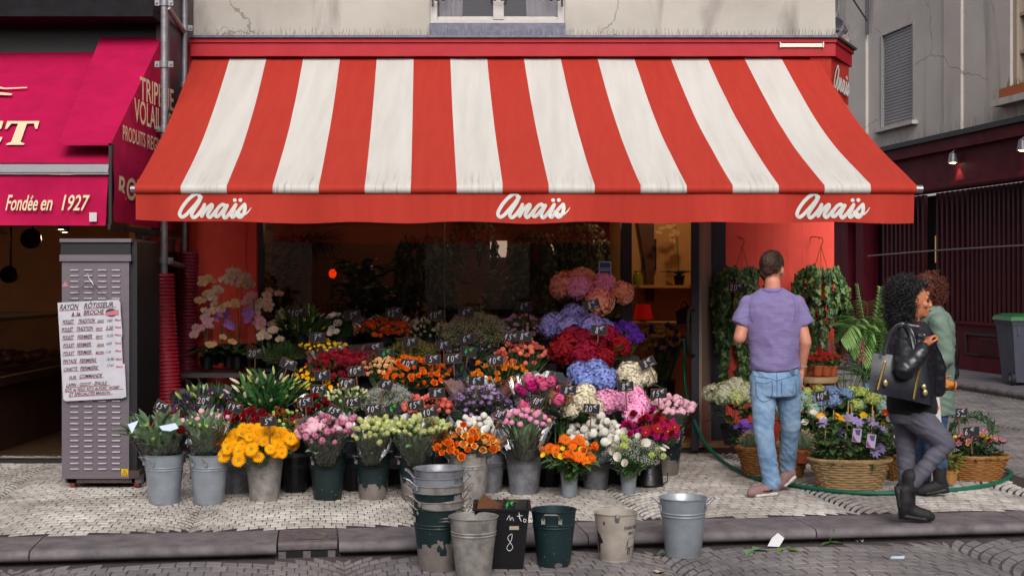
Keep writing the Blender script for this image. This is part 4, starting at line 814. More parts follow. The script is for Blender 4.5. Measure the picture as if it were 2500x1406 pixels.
def gbk(label, px, py, wpx, mt=None, rot=0, z=0.0, ratio=1.22, dz=0, **k):     # bucket standing at a ground point of the photo, rim wpx wide
    p = G(px, py, z); p.y += .09; s = wpx/FPX*p.y; return bucket(label, p, round(s*ratio, 2), round(s/2, 3), round(s/2*.73, 3), mt, rot, **k)
gbk('blue grey zinc bucket of green leafy peony stems beside the steel cabinet', 393, 1232, 98, M_zb3, .9)
gbk('pale zinc bucket holding stems with closed pink buds', 503, 1232, 98, M_zb3, 1.3)
gbk('brownish zinc bucket under the yellow gerberas', 640, 1224, 95, M_zb2, 1.2)
gbk('shaded zinc bucket half hidden behind the yellow gerberas bucket', 573, 1206, 80, M_zb, .4)
gbk('dark green bucket with thin scratches under the pink peonies', 796, 1222, 92, M_green, 1.2)
gbk('green bucket with paint flaked off its foot under pale green roses', 907, 1220, 90, M_peel, 1.0)
gbk('green bucket with worn foot half hidden behind the empty bucket stack', 1014, 1222, 92, M_peel2, .9)
gbk('zinc bucket with wide handles holding the orange roses', 1143, 1230, 100, M_zb2, .0)
gbk('zinc bucket standing behind the orange roses bucket', 1195, 1203, 78, M_zb, .5)
gbk('tall zinc bucket of long stemmed pink peony buds', 1279, 1208, 92, M_zb, .0)
gbk('grey zinc bucket under the white peonies', 1456, 1195, 80, M_zb, .6)
gbk('dark green bucket with bare patches under the pale pink peonies by the door', 1632, 1160, 74, M_peel2, .7)
gbk('black bucket in shadow between the gerberas and the pink peonies', 716, 1204, 72, M_blk, .7)
gbk('black bucket in shadow behind the flaked green bucket', 862, 1200, 68, M_blk, .7)
gbk('black bucket in shadow behind the empty stack', 1060, 1196, 66, M_blk, .7)
gbk('black bucket in shadow beside the long stemmed peony buds', 1338, 1190, 62, M_blk, .7)
gbk('small zinc vase of the orange mixed bouquet', 1391, 1216, 46, M_zb3, .5, ratio=1.42, handles=False, bands=False)
gbk('small zinc vase with curled handles of the white bouquet', 1537, 1209, 44, M_zb3, .4, ratio=1.45, handles=True, bands=False)
# buckets on the road along the kerb
gbk('battered zinc bucket standing alone in front of the stack', 1155, 1412, 118, M_zb2, 1.5, ROADZ, handles=False)
gbk('dark green bucket with scraped rim on the road', 1353, 1385, 110, peel_mat('scraped_green_paint', '#10262a', '#77746f', -.02), 1.45, ROADZ)
gbk('smooth pale blue zinc bucket on the road', 1672, 1363, 116, M_zb3, .0, ROADZ)
base = G(1068, 1395, ROADZ); base.y += .09
SM = [(M_peel2, 'lowest green bucket with peeled foot in the nested stack', .0), (M_zb2, 'dull zinc bucket nested above the peeled green one', .1), (M_green, 'dark green bucket nested in the middle of the stack', .3), (M_zb2, 'zinc bucket nested above the dark green one', -.2), (M_zb3, 'bright zinc bucket nested second from the top of the stack', .15), (M_zb, 'topmost zinc bucket of the nested stack', -.1)]
for i, (mm, lb_, ro) in enumerate(SM):
    s = .285; bucket(lb_, base+Vector(((i % 2)*.008-.004, 0, i*.046)), .36, .148, .108, mm, ro+.2, group=None)
# milk bucket
mkp = G(1506, 1373, ROADZ); mkp.y += .09
mk = thing('milk_bucket', 'cream painted bucket printed with a cow and farm milk lettering', 'bucket', mkp); mk.rotation_euler = (0, 0, 0)
Hm, rtm, rbm = .29, .132, .098
m = MB(); m.lathe(bucket_prof(Hm, rtm, rbm, False), 36, mkp, mi=0); m.build('body', mat('cream_enamel', '#a39a90', .45, col2='#8f867d', vscale=10), mk)
def mc(th, z, o=.0015):       # on the bucket's outer surface, th from the side facing the viewer
    r = rbm+(rtm-rbm)*z/Hm+o; return mkp+Vector((r*math.sin(th), -r*math.cos(th), z))
def wrap_text(mb, s, th0, th1, z, h, mi=0, up=False):
    vs, fs, x0, x1 = text_geo(s, .01); k = h/.7
    mb.add([mc(th0+(th1-th0)*(v.x-x0)/(x1-x0), z+v.y*k) for v in vs], fs, mi)
m = MB(); wrap_text(m, 'FARM FRESH', .35, 1.35, .200, .022); wrap_text(m, 'MILK', .62, 1.02, .168, .02); m.build('lettering', mat('print_dark', '#2a2428', .6), mk, smooth=False)
def cow(mb, th0, s, z0, sg):
    out = [(0, 70), (8, 92), (20, 100), (60, 97), (95, 100), (108, 112), (122, 110), (134, 92), (128, 84), (112, 82), (104, 66), (100, 50), (98, 20), (99, 0), (92, 0), (90, 30), (86, 42), (84, 0), (77, 0), (76, 44), (50, 40), (34, 46), (28, 24), (30, 0), (22, 0), (20, 26), (16, 40), (13, 0), (6, 0), (8, 40), (4, 60), (-3, 30), (-6, 32)]
    for (x, z), (x2, z2) in []: pass
    pts = [mc(th0+sg*x*s/.115, z0+z*s, .0018) for x, z in out]; mb.add(pts, [tuple(range(len(pts)))] if sg > 0 else [tuple(range(len(pts)-1, -1, -1))])
m = MB(); cow(m, .55, .00105, .045, 1); m.build('cow_print', mat('print_cow', '#3d3438', .6), mk, smooth=False)
m = MB(); m.add([mc(t_, z) for t_, z in ((-1.25, .19), (-1.0, .165), (-.82, .13), (-.80, .118), (-.92, .115), (-1.05, .105), (-1.1, .06), (-1.3, .05))], [tuple(range(8))]); m.build('calf_print', mat('print_black', '#1c191e', .6), mk, smooth=False)
m = MB(); m.add([mc(-.72, .225), mc(-.6, .227), mc(-.6, .25), mc(-.72, .248)], [(0, 1, 2, 3)]); m.build('red_stamp', mat('stamp_red', '#8a2230', .6), mk, smooth=False)
m = MB(); m.tube([mc(0, .262, .004), mc(0, .28, .012), mc(0, .292, .004)], .014, 8); m.build('handle_lug', M_zb, mk)
# black upside-down tub with a printed emblem, and the square black bin of price signs
tp = G(1585, 1190); tp.y += .13
tb = thing('black_tub', 'black plastic tub standing upside down with red and white print', 'tub', tp)
m = MB(); m.lathe([(.125, 0), (.128, .012), (.122, .02), (.105, .22), (.10, .235), (0.001, .235)], 30, tp, capb=False); m.build('body', M_blk, tb)
def tc_(th, z, o=.0015): r = .122-(z-.02)*.085+o; return tp+Vector((r*math.sin(th), -r*math.cos(th), z))
m = MB(); vs, fs, x0, x1 = text_geo('ROSSIF', .005)
m.add([tc_(.95-1.35*(v.x-x0)/(x1-x0), .205-v.y*.04) for v in vs], fs, 0)
for pts, c in (([(.0, .155), (.12, .155), (.10, .105), (-.04, .105)], 1), ([(.12, .155), (.17, .15), (.14, .105), (.10, .105)], 2), ([(-.04, .10), (.10, .10), (.16, .055), (.04, .05)], 1), ([(.10, .10), (.13, .10), (.2, .06), (.16, .055)], 2)): m.add([tc_(t_, z) for t_, z in pts], [(0, 1, 2, 3)], c)
m.build('printed_emblem', [mat('print_pink', '#c8a0a8', .5), mat('print_lilac', '#7f84b0', .5), mat('print_rose', '#c07078', .5)], tb, smooth=False)
m = MB(); m.tube(smooth_path([tp+Vector((.125, -.02, .02)), tp+Vector((.15, -.03, .03)), tp+Vector((.15, -.03, .1))], 4), .004, 5); m.build('wire_handle', M_black, tb)
bp0 = G(1225, 1388, ROADZ); bp0.y += .12; bn = thing('sign_bin', 'square black plastic bin of spare price signs on the road', 'bin', bp0)
def _bin(m):
    z0 = ROADZ; lv = [(.125, z0), (.16, z0+.345), (.172, z0+.347), (.172, z0+.36), (.155, z0+.36), (.12, z0+.01)]
    vs = []
    for r, z in lv: vs += [bp0+Vector((sx*r, sy*r, z-z0)) for sx, sy in ((-1, -1), (1, -1), (1, 1), (-1, 1))]
    m.add(vs, [(i*4+j, i*4+(j+1) % 4, (i+1)*4+(j+1) % 4, (i+1)*4+j) for i in range(5) for j in range(4)]+[(3, 2, 1, 0), (20, 21, 22, 23)])
part('body', M_blk, bn, _bin, smooth=False)
def bc(x, z): return bp0+Vector((x, -(.125+.035*z/.345)-.002, z))
def _chalk(m):
    for st_ in ([(.03, .295), (.045, .32), (.05, .29), (.06, .31), (.07, .288)], [(.105, .30), (.10, .34), (.108, .30), (.115, .285)], [(.09, .315), (.12, .32)], [(.13, .30), (.128, .285), (.138, .28), (.142, .295), (.13, .30)], [(.05, .16), (.035, .19), (.06, .21), (.055, .17), (.03, .13), (.045, .11), (.065, .13), (.05, .16)]):
        m.ribbon(smooth_path([bc(*q) for q in st_], 4), .0034, (0, -1, .1))
part('chalk_writing', mat('chalk_white', '#cfcfd2', .8), bn, _chalk)
part('tape_patch', mat('tape_beige', '#a39682', .6), bn, lambda m: m.poly([bc(.045, .235), bc(.10, .235), bc(.10, .257), bc(.045, .257)]), smooth=False)
# ------------------------------------------------------------------ handwriting and price signs
GL = {'0': [[(.5, 1), (.2, .8), (.12, .4), (.3, .05), (.62, .1), (.8, .5), (.7, .9), (.45, .98)]], '1': [[(.0, .45), (.25, .6), (.6, 1), (.45, .5), (.35, 0)]], '2': [[(.1, .75), (.3, 1), (.65, .9), (.6, .6), (.25, .2), (.1, .05), (.2, .0), (.5, .1), (.85, .05)]],
      '4': [[(.55, 1), (.3, .6), (.05, .38), (.4, .4), (.8, .45)], [(.6, .65), (.5, .3), (.45, 0)]], '5': [[(.85, 1), (.35, .95), (.25, .58), (.55, .6), (.75, .4), (.6, .1), (.3, .02), (.1, .1)]],
      '6': [[(.7, 1), (.35, .75), (.12, .35), (.25, .05), (.55, .05), (.72, .28), (.55, .5), (.25, .4), (.15, .25)]], '7': [[(.05, .9), (.4, .95), (.85, .98), (.6, .5), (.4, 0)], [(.25, .5), (.75, .55)]],
      '8': [[(.55, .52), (.25, .7), (.3, .95), (.6, 1), (.75, .8), (.5, .52), (.2, .3), (.2, .08), (.5, 0), (.75, .15), (.7, .38), (.5, .52)]], '9': [[(.7, .75), (.5, .98), (.2, .85), (.2, .6), (.45, .5), (.7, .7), (.65, .35), (.5, 0)]],
      '€': [[(.95, .9), (.65, 1), (.35, .75), (.3, .4), (.5, .08), (.9, .1)], [(.05, .62), (.75, .66)], [(.05, .42), (.7, .45)]], '.': [[(.3, .02), (.36, .05)]]}
M_slate = mat('slate_board', '#1a1922', .55, var=.25, vscale=30)
M_swood = mat('sign_wood', '#6e4629', .6, var=.2, vscale=30)
M_chalk = mat('chalk_pen_white', '#bdbdc2', .7); M_chalkg = mat('chalk_pen_green', '#2bbf4a', .6)
NOTE = {}
def sign(px, py, D, txt, near, tilt=0, w=42, h=25, green=False, yaw=0, small=None, stick=.16, back=False, lean=.12):
    c = W(px, py, D); ww, hh = w*.92/FPX*D, h*.92/FPX*D
    s = thing('price_sign', None, 'price sign', c); word = txt.replace('€', ' euro')
    s['label'] = ('slate price sign chalked ' if not green else 'slate price sign marked in green ')+word+' '+near
    Rm = Matrix.Rotation(math.radians(yaw), 3, 'Z') @ Matrix.Rotation(lean, 3, 'X') @ Matrix.Rotation(math.radians(-tilt), 3, 'Y')
    def q(x, y, z): return c+Rm @ Vector((x, y, z))
    m = MB(); m.box(c, (ww, .005, hh), 0, Rm); m.build('board', M_slate if not back else M_swood, s, smooth=False)
    m = MB(); b = .0022
    for cc, dd in (((0, 0, hh/2), (ww+b*2, .008, b)), ((0, 0, -hh/2), (ww+b*2, .008, b)), ((ww/2, 0, 0), (b, .0075, hh)), ((-ww/2, 0, 0), (b, .0075, hh))): m.box(q(*cc), dd, 0, Rm)
    m.build('frame', M_swood, s, smooth=False)
    m = MB(); m.box(q(0, .006, -hh/2-stick/2+.02), (.009, .006, stick), 0, Rm); m.build('stick', M_swood, s, smooth=False)
    m = MB(); r = random.Random(int(px*7+py)); x = -ww*.40; n = len(txt)
    for ch in txt:
        eu = ch == '€'; gw = ww*(.30 if eu else .24 if ch != '.' else .1); gh = hh*(.36 if eu else .62); z0 = hh*.06 if eu else -hh*.32
        if n == 2 and x < -ww*.35: x = -ww*.22
        for st_ in GL[ch]: m.ribbon(smooth_path([q(x+a*gw*.85+(b_-.5)*.1*gw, -.0035, z0+b_*gh+r.uniform(-.001, .001)) for a, b_ in st_], 4), .0040 if not eu else .0032, Rm @ Vector((0, -1, 0)), dome=.0006)
        x += gw*1.02
    if small: put_text(m, small, q(ww*.12, -.0042, -hh*.36), Rm @ Vector((1, 0, 0)), Rm @ Vector((0, 0, 1)), hh*.14, ww*.28, .2, .01)
    if not back: m.build('writing', M_chalkg if green else M_chalk, s)
    return s
# ------------------------------------------------------------------ flower shapes (unit size, facing +Z)
def petal(m, az, t0, t1, L, Wd, cup=.15, base=(0, 0, 0), mi=0, nu=4, tip=.9, rnd=0.0, r=None):
    ca, sa = math.cos(az), math.sin(az); p = Vector((0, 0)); vs = []
    for i in range(nu+1):
        u = i/nu; a = t0+(t1-t0)*u
        if i: p = p+Vector((math.sin(a), math.cos(a)))*(L/nu)
        wv_ = Wd*max(.12, math.sin(PI*min(1, (.12+u*tip))))*.5; nx, nz_ = -math.cos(a), math.sin(a); cc = cup*wv_*2
        jz = (r.uniform(-rnd, rnd) if (r and rnd) else 0)
        for sgn, k in ((-1, 1), (0, 0), (1, 1)):
            rad, z = p.x+nx*cc*k+jz, p.y+nz_*cc*k+jz
            vs.append(Vector((base[0]+rad*ca-sa*wv_*sgn, base[1]+rad*sa+ca*wv_*sgn, base[2]+z)))
    m.add(vs, [(i*3+j, i*3+j+1, i*3+j+4, i*3+j+3) for i in range(nu) for j in range(2)], mi)
def t_gerbera(m, r):
    for n, L, a, w in ((20, 1.0, 1.42, .24), (18, .92, 1.25, .22), (14, .55, 1.0, .16)):
        o = r.random()
        for i in range(n): petal(m, 2*PI*(i+o)/n, a-.15+r.uniform(-.08, .08), a+.12, L*r.uniform(.93, 1.03), w, .1, nu=3, tip=.82)
    m.lathe([(.30, .06), (.26, .14), (.12, .17), (.001, .15)], 12, mi=1, capb=False); m.lathe([(.12, .17), (.07, .20), (.001, .2)], 8, mi=2, capb=False)
def t_rose(m, r):
    for n, t0, t1, L, w, z in ((3, .12, -.10, 1.25, .8, .0), (4, .42, -.15, 1.25, .95, -.02), (5, .72, .02, 1.2, 1.0, -.06), (5, .95, .85, 1.05, .95, -.08)):
        o = r.random()
        for i in range(n): petal(m, 2*PI*(i+o)/n, t0+r.uniform(-.06, .06), t1+r.uniform(-.1, .1), L*r.uniform(.92, 1.05), w, .22, (0, 0, z), nu=4, tip=.72)
    m.ell((0, 0, .45), (.42, .42, .55), 8, 6); m.lathe([(.05, -.25), (.2, -.1), (.28, .05)], 8, mi=1, capb=False)
def t_bud(m, r):          # half closed cup (tulip-like rose)
    for n, t0, t1, L, w, z in ((3, .30, -.28, 1.5, .8, 0), (4, .52, -.22, 1.5, .95, -.03), (4, .70, -.05, 1.4, .95, -.05)):
        o = r.random()
        for i in range(n): petal(m, 2*PI*(i+o)/n, t0+r.uniform(-.04, .04), t1+r.uniform(-.08, .08), L*r.uniform(.93, 1.05), w, .2, (0, 0, z), nu=4, tip=.75)
    m.ell((0, 0, .6), (.4, .4, .7), 8, 6); m.lathe([(.05, -.2), (.2, -.05), (.25, .08)], 8, mi=1, capb=False)
def t_peony(m, r):
    for n, t0, t1, L, w, z in ((4, .25, -.5, 1.2, .8, .15), (6, .7, -.7, 1.5, .95, 0), (7, 1.05, -.55, 1.6, 1.0, -.1), (7, 1.35, -.15, 1.45, 1.0, -.15)):
        o = r.random()
        for i in range(n): petal(m, 2*PI*(i+o)/n, t0+r.uniform(-.1, .1), t1+r.uniform(-.25, .2), L*r.uniform(.88, 1.08), w, .25, (0, 0, z), nu=5, tip=.76, rnd=.02, r=r)
    m.ell((0, 0, .55), (.6, .6, .55), 10, 7); m.lathe([(.05, -.3), (.25, -.15), (.35, .0)], 8, mi=1, capb=False)
def t_ball(m, r):         # tight globe bud with lapped petals
    m.ell((0, 0, .7), (.85, .85, .75), 12, 8)
    for n, t0, t1, L, w in ((5, .9, -1.0, 1.9, 1.1), (5, 1.15, -.7, 1.6, 1.1)):
        o = r.random()
        for i in range(n): petal(m, 2*PI*(i+o)/n, t0, t1+r.uniform(-.15, .1), L*r.uniform(.8, 1.0), w, .2, (0, 0, -.05), nu=5, tip=.76)
    m.lathe([(.05, -.3), (.3, -.1), (.5, .12)], 8, mi=1, capb=False)
def t_ruffle(m, r):       # carnation or marigold head
    for k in range(34):
        z = 1-(k+.5)/34*1.15; az = k*2.39996; t = math.acos(max(-1, min(1, z)))
        petal(m, az, t*.75, t+.35+r.uniform(-.3, .3), r.uniform(.75, 1.05), .55, .05, (0, 0, 0), nu=2, tip=.5, rnd=.06, r=r)
    m.ell((0, 0, .3), (.5, .5, .45), 8, 6); m.lathe([(.1, -.5), (.25, -.2), (.3, 0)], 7, mi=1, capb=False)
def t_daisy(m, r):
    for n, a in ((11, 1.4), (9, 1.1)):
        for i in range(n): petal(m, 2*PI*(i+r.random()*.3)/n, a, a+.15, r.uniform(.85, 1), .3, .05, nu=2, tip=.8)
    m.lathe([(.26, .04), (.2, .16), (.001, .2)], 8, mi=1, capb=False)
def t_poppy(m, r):
    for i in range(4): petal(m, 2*PI*i/4+.2, 1.3, .75, 1.1, 1.25, .2, nu=4, tip=.7)
    m.lathe([(.2, .05), (.18, .22), (.001, .24)], 8, mi=1, capb=False)
def t_star(m, r):         # clematis
    for i in range(7): petal(m, 2*PI*i/7, 1.35, 1.6, 1.0, .45, -.1, nu=4, tip=.82)
    for i in range(10): petal(m, 2*PI*i/10, .9, 1.0, .3, .06, 0, nu=1, mi=1)
    m.ell((0, 0, .08), (.12, .12, .1), 6, 5, mi=1)
def t_orchid(m, r):
    for az, w, L in ((PI/2, .55, .85), (PI/2+2.25, .5, .8), (PI/2-2.25, .5, .8)): petal(m, az, 1.5, 1.65, L, w, .05, nu=3, tip=.82)
    for az in (.12, PI-.12): petal(m, az, 1.35, 1.6, 1.0, 1.05, .08, (0, 0, .06), nu=4, tip=.8)
    petal(m, -PI/2, .9, 1.3, .5, .3, .2, (0, 0, .08), mi=1, nu=3); m.ell((0, 0, .12), (.12, .12, .14), 6, 5, mi=1)
def t_hydra(m, r):
    N = 170; m.ell((0, 0, .1), (.66, .66, .56), 12, 8, mi=0)
    for k in range(N):
        z = 1-(k+.5)/N*1.55; az = k*2.39996+r.uniform(-.1, .1); s = math.sqrt(max(0, 1-z*z)); n = Vector((s*math.cos(az), s*math.sin(az), z))
        rad = r.uniform(.88, 1.03); c = Vector((n.x*rad, n.y*rad, n.z*rad*.85+.1)); n = (n+Vector((r.uniform(-.5, .5), r.uniform(-.5, .5), r.uniform(-.5, .5)))).normalized()
        x = n.orthogonal().normalized(); x = Matrix.Rotation(r.random()*6, 3, n) @ x; y = n.cross(x); R_ = r.uniform(.125, .165)
        vs, fs = [c-n*.02], []
        for j in range(4):
            a = PI/2*j; d = x*math.cos(a)+y*math.sin(a); e = x*math.cos(a+PI/4)+y*math.sin(a+PI/4); e2 = x*math.cos(a-PI/4)+y*math.sin(a-PI/4); lift = n*r.uniform(-.03, .05)
            b = len(vs); vs += [c+e2*R_*.72+n*.015, c+d*R_*1.12+lift, c+e*R_*.72*.98+n*.015, c+d*R_*.6+n*.03]; fs += [(0, b, b+3), (b, b+1, b+3), (b+1, b+2, b+3), (b+2, 0, b+3)]
        m.add(vs, fs, 0)
def t_lilybud(m, r): m.lathe([(.02, 0), (.13, .12), (.19, .4), (.2, .7), (.15, 1.1), (.06, 1.35), (.01, 1.42)], 7, capb=False)
def t_calla(m, r):
    vs, n = [], 14
    for i in range(5):
        u = i/4
        for j in range(n):
            a = 2*PI*j/n; rr_ = .12+.55*u**1.6*(1+.35*math.cos(a)); vs.append(Vector((rr_*math.cos(a), rr_*math.sin(a), u*1.1+.35*u*u*math.cos(a))))
    m.add(vs, [(i*n+j, i*n+(j+1) % n, (i+1)*n+(j+1) % n, (i+1)*n+j) for i in range(4) for j in range(n)]); m.lathe([(.05, .2), (.07, .7), (.001, .95)], 6, mi=1, capb=False)
def t_spray(m, r):        # cluster of tiny blossoms
    for k in range(26):
        a, u = r.random()*6.28, r.random()**.5; c = Vector((u*math.cos(a), u*math.sin(a), r.uniform(.1, 1)*(1.1-u*.5))); d = Vector((r.uniform(-1, 1), r.uniform(-1, 1), r.uniform(.2, 1))).normalized(); x = d.orthogonal().normalized(); y = d.cross(x); s = r.uniform(.07, .12)
        m.add([c+x*s, c+y*s, c-x*s, c-y*s, c+d*s*.7], [(0, 1, 4), (1, 2, 4), (2, 3, 4), (3, 0, 4), (3, 2, 1, 0)])
        if k % 3 == 0: m.tube([(0, 0, -.6), c*.9], .012, 3, mi=1, cap=False)
TF = dict(gerbera=t_gerbera, rose=t_rose, bud=t_bud, peony=t_peony, ball=t_ball, ruffle=t_ruffle, daisy=t_daisy, poppy=t_poppy, star=t_star, orchid=t_orchid, hydra=t_hydra, lilybud=t_lilybud, calla=t_calla, spray=t_spray)
M_leaf = mat('leaf_green', '#4f7842', .55, spec=.3, var=.35, vscale=9, objvar=.15, trans=.2, hue=.02)
M_leafd = mat('leaf_dark', '#33552e', .5, spec=.3, var=.35, vscale=9, objvar=.2, trans=.15, hue=.02)
M_leafg = mat('leaf_grey_green', '#86a27c', .55, var=.3, vscale=9, objvar=.15, trans=.2)
M_leafy = mat('leaf_fresh', '#6a8a3a', .5, var=.3, vscale=9, objvar=.2, trans=.25, hue=.02)
M_stem = mat('stem_green', '#4a6236', .6)
M_eye = mat('flower_eye_brown', '#7a4a1a', .7); M_eyey = mat('flower_eye_yellow', '#c8a020', .7); M_eyeg = mat('flower_eye_green', '#8a9a3a', .7); M_eyed = mat('flower_eye_dark', '#2a1410', .7)
def pm(col, col2=None, ov=.12, hue=.006):
    return mat('petal_'+col[1:]+(col2[1:] if col2 else ''), col, .8, spec=.18, objvar=ov, hue=hue, trans=.22, col2=col2, var=.18 if not col2 else 0, vscale=1.4 if col2 else 3)
_fm = {}
def fmesh(kind, mats, k):
    key = (kind, tuple(x.name for x in mats), k)
    if key not in _fm:
        m = MB(); TF[kind](m, random.Random(k*31+len(kind))); _fm[key] = m.mesh(kind, mats, ang=None)
    return _fm[key]
def aim(d, spin=0.0): return (Vector(d).normalized().to_track_quat('Z', 'Y').to_matrix() @ Matrix.Rotation(spin, 3, 'Z')).to_euler()
def leaf(m, p, d, up, L, w, mi=0, curl=.3, nu=3):
    d = Vector(d).normalized(); x = d.cross(Vector(up)); x = x.normalized() if x.length > 1e-4 else Vector((1, 0, 0)); n = x.cross(d); vs = []; q = Vector(p)
    for i in range(nu+1):
        u = i/nu; dd = (d*math.cos(curl*u)-n*math.sin(curl*u)); 
        if i: q = q+dd*(L/nu)
        ww = w*.5*math.sin(PI*min(.97, .1+u*.88)); vs += [q-x*ww+n*ww*.35, q, q+x*ww+n*ww*.35]
    m.add(vs, [(i*3+j, i*3+j+1, i*3+j+4, i*3+j+3) for i in range(nu) for j in range(2)], mi)
M_cello = clear_mat('cellophane', (.94, .94, .95), .06, .22, .45, 12)
def heads_in(n, r, hw, hd, k=14):      # evenly scattered points in the unit disc
    pts = []
    for i in range(n):
        best, bd = None, -1
        for _ in range(k):
            a, u = r.random()*2*PI, math.sqrt(r.random()); p = (u*math.cos(a), u*math.sin(a)); d = min([((p[0]-q[0])*hw)**2+((p[1]-q[1])*hd)**2 for q in pts] or [9])
            if d > bd: best, bd = p, d
        pts.append(best)
    return pts
HN = dict(gerbera='gerbera_head', rose='rose_head', bud='rose_bud', peony='peony_head', ball='peony_bud', ruffle='carnation_head', daisy='aster_head', poppy='poppy_head', star='clematis_head', orchid='orchid_flower', hydra='hydrangea_head', lilybud='lily_bud', calla='calla_flower', spray='blossom_spray')
def bunch(name, label, D, box, kinds, n, size, bottom, leafm=None, nleaf=40, leafL=.10, leafW=.04, wrap=0, seed=1, face=.6, depth=.8, cat='flowers', stems=True, wrapc=None, group=None, botr=.07, leafup=.5, splay=0.0, leaft=.8, jz=1.0):
    """box = photo rectangle filled by the heads; kinds = [(shape, [materials], weight)]; bottom = photo point where the stems gather"""
    r = random.Random(seed*97+5); x0, y0, x1, y1 = box
    if kinds[0][0] != 'hydra': x0, x1, y0, n, size = x0-(x1-x0)*.06, x1+(x1-x0)*.06, y0-5, int(n*1.3), size*1.08
    a, b = W(x0, y1, D), W(x1, y0, D); hw = (b.x-a.x)/2-size*.6; hd = max(.03, hw*depth); cx = (a.x+b.x)/2
    zt, zb = b.z-size*.8, a.z+size*.5; bt = W(bottom[0], bottom[1], D); o = thing(name, label, cat, bt, group); pts = heads_in(n, r, max(hw, .01), hd)
    tot = sum(k[2] for k in kinds); heads = []
    for (u, v) in pts:
        q = .5*(u*u+v*v)*.9+.5*(1-v)/2; z = zt-(zt-zb)*min(1, q)+r.uniform(-.55, .45)*size*jz+(size*r.uniform(.6, 1.3) if r.random() < .08 and kinds[0][0] != 'hydra' else 0); p = Vector((cx+u*hw, D+v*hd, z)); w_ = r.random()*tot
        for kd in kinds:
            w_ -= kd[2]
            if w_ <= 0: break
        d = Vector((u*.7, v*.4-face, .75))+Vector((r.uniform(-.25, .25), r.uniform(-.25, .25), r.uniform(-.1, .2)))
        if splay: d = Vector((u*splay+r.uniform(-.5, .5)*splay, v*splay-.3*splay+r.uniform(-.5, .5)*splay, 1))
        s = size*r.uniform(.76, 1.16)*(kd[3] if len(kd) > 3 else 1); put(HN[kd[0]], fmesh(kd[0], kd[1], r.randrange(3)), o, p, aim(d, r.random()*6), s); heads.append((p, d.normalized()))
    m = MB()
    if stems:
        for p, d in heads:
            b0 = bt+Vector((r.uniform(-botr, botr)*.6, r.uniform(-botr, botr)*.6, -.04)); pe = p-d*size*.2; m.tube([b0, b0.lerp(pe, .55)+Vector((0, 0, .01)), pe], .0035, 4, mi=1, cap=False)
    for i in range(nleaf):
        p, d = heads[r.randrange(len(heads))]; t_ = r.uniform(.1, leaft); q = bt.lerp(p, t_)+Vector((r.uniform(-.02, .02), r.uniform(-.02, .02), 0))
        out = Vector((q.x-bt.x+r.uniform(-.12, .12), q.y-bt.y+r.uniform(-.14, .06), leafup*r.uniform(.05, .3))).normalized(); k = r.uniform(.6, 1.15)
        leaf(m, q, out, (r.uniform(-.3, .3), r.uniform(-.3, .3), 1), leafL*k, leafW*k, 0, r.uniform(-.2, .7))
    fo = m.build('foliage', [leafm or M_leaf, M_stem], o, ang=None); fo['kind'] = 'stuff'
    if wrap:
        for wi in range(wrap):
            m = MB(); ns, nr = 40, 5; rw = (hw+size*.9)/(1 if wrap == 1 else wrap*.75); cxw = cx+(0 if wrap == 1 else (wi-(wrap-1)/2)*rw*1.25); vs = []; ph = r.random()*6
            fr = [r.uniform(.8, 1.25) for _ in range(ns)]
            for j in range(nr+1):
                u = j/nr
                for i in range(ns):
                    an = 2*PI*i/ns; pl = 1+(.06*math.sin(an*7+ph)+.05*math.sin(an*13+ph*2))*u; rr_ = (botr+.01)*(1-u)+rw*u; top = zt+size*.5-(0.10*(1-math.sin(an))/2+.0)+(fr[i]-1)*.10
                    vs.append(Vector((bt.x+(cxw-bt.x)*u+rr_*pl*math.cos(an), D+rr_*pl*math.sin(an)*.85, (bt.z-.02)+(top-bt.z)*u)))
            m.add(vs, [(j*ns+i, j*ns+(i+1) % ns, (j+1)*ns+(i+1) % ns, (j+1)*ns+i) for j in range(nr) for i in range(ns)]); m.build('wrapper', M_cello, o, ang=None)
    return o
# ================================================================== the flower display
stand = thing('flower_stand', 'black stepped stand carrying the rear rows of flower buckets', 'stand', (-.6, 11.5, 0))
TIER = {2: (10.15, 10.85, .20), 3: (10.85, 11.45, .42), 4: (11.45, 12.0, .62), 5: (12.0, 12.75, .80)}
for k, (d0, d1, z) in TIER.items():
    part('shelf', M_black, stand, lambda m: m.b2((-2.35, d0+.02, z-.03), (1.05, d1+.02, z)), smooth=False)
    part('riser', M_black, stand, lambda m: m.b2((-2.33, d0+.35, .005), (1.03, d0+.37, z-.031)), smooth=False)
P_cri = pm('#8a0f24'); P_red = pm('#a31426'); P_fuch = pm('#c01a78'); P_pink = pm('#e39ab8', '#d880a6'); P_ppink = pm('#ecc0cc', '#e2a0b4'); P_coral = pm('#e06a5c'); P_org = pm('#f07a14', '#e8660c'); P_orgy = pm('#f0912a', '#e8c070')
P_yel = pm('#f4b000', '#ec9c00'); P_lem = pm('#f0c820'); P_lime = pm('#f4f6c4', '#e8eea4'); P_cream = pm('#e6dcc0'); P_white = pm('#e4dfd6', '#d2ccc0'); P_lil = pm('#9a90d0', '#8a86c8'); P_blue = pm('#8c9ad8', '#7c88cc'); P_pur = pm('#6a3a98'); P_dpur = pm('#3a2a5a'); P_lav = pm('#a884c4')
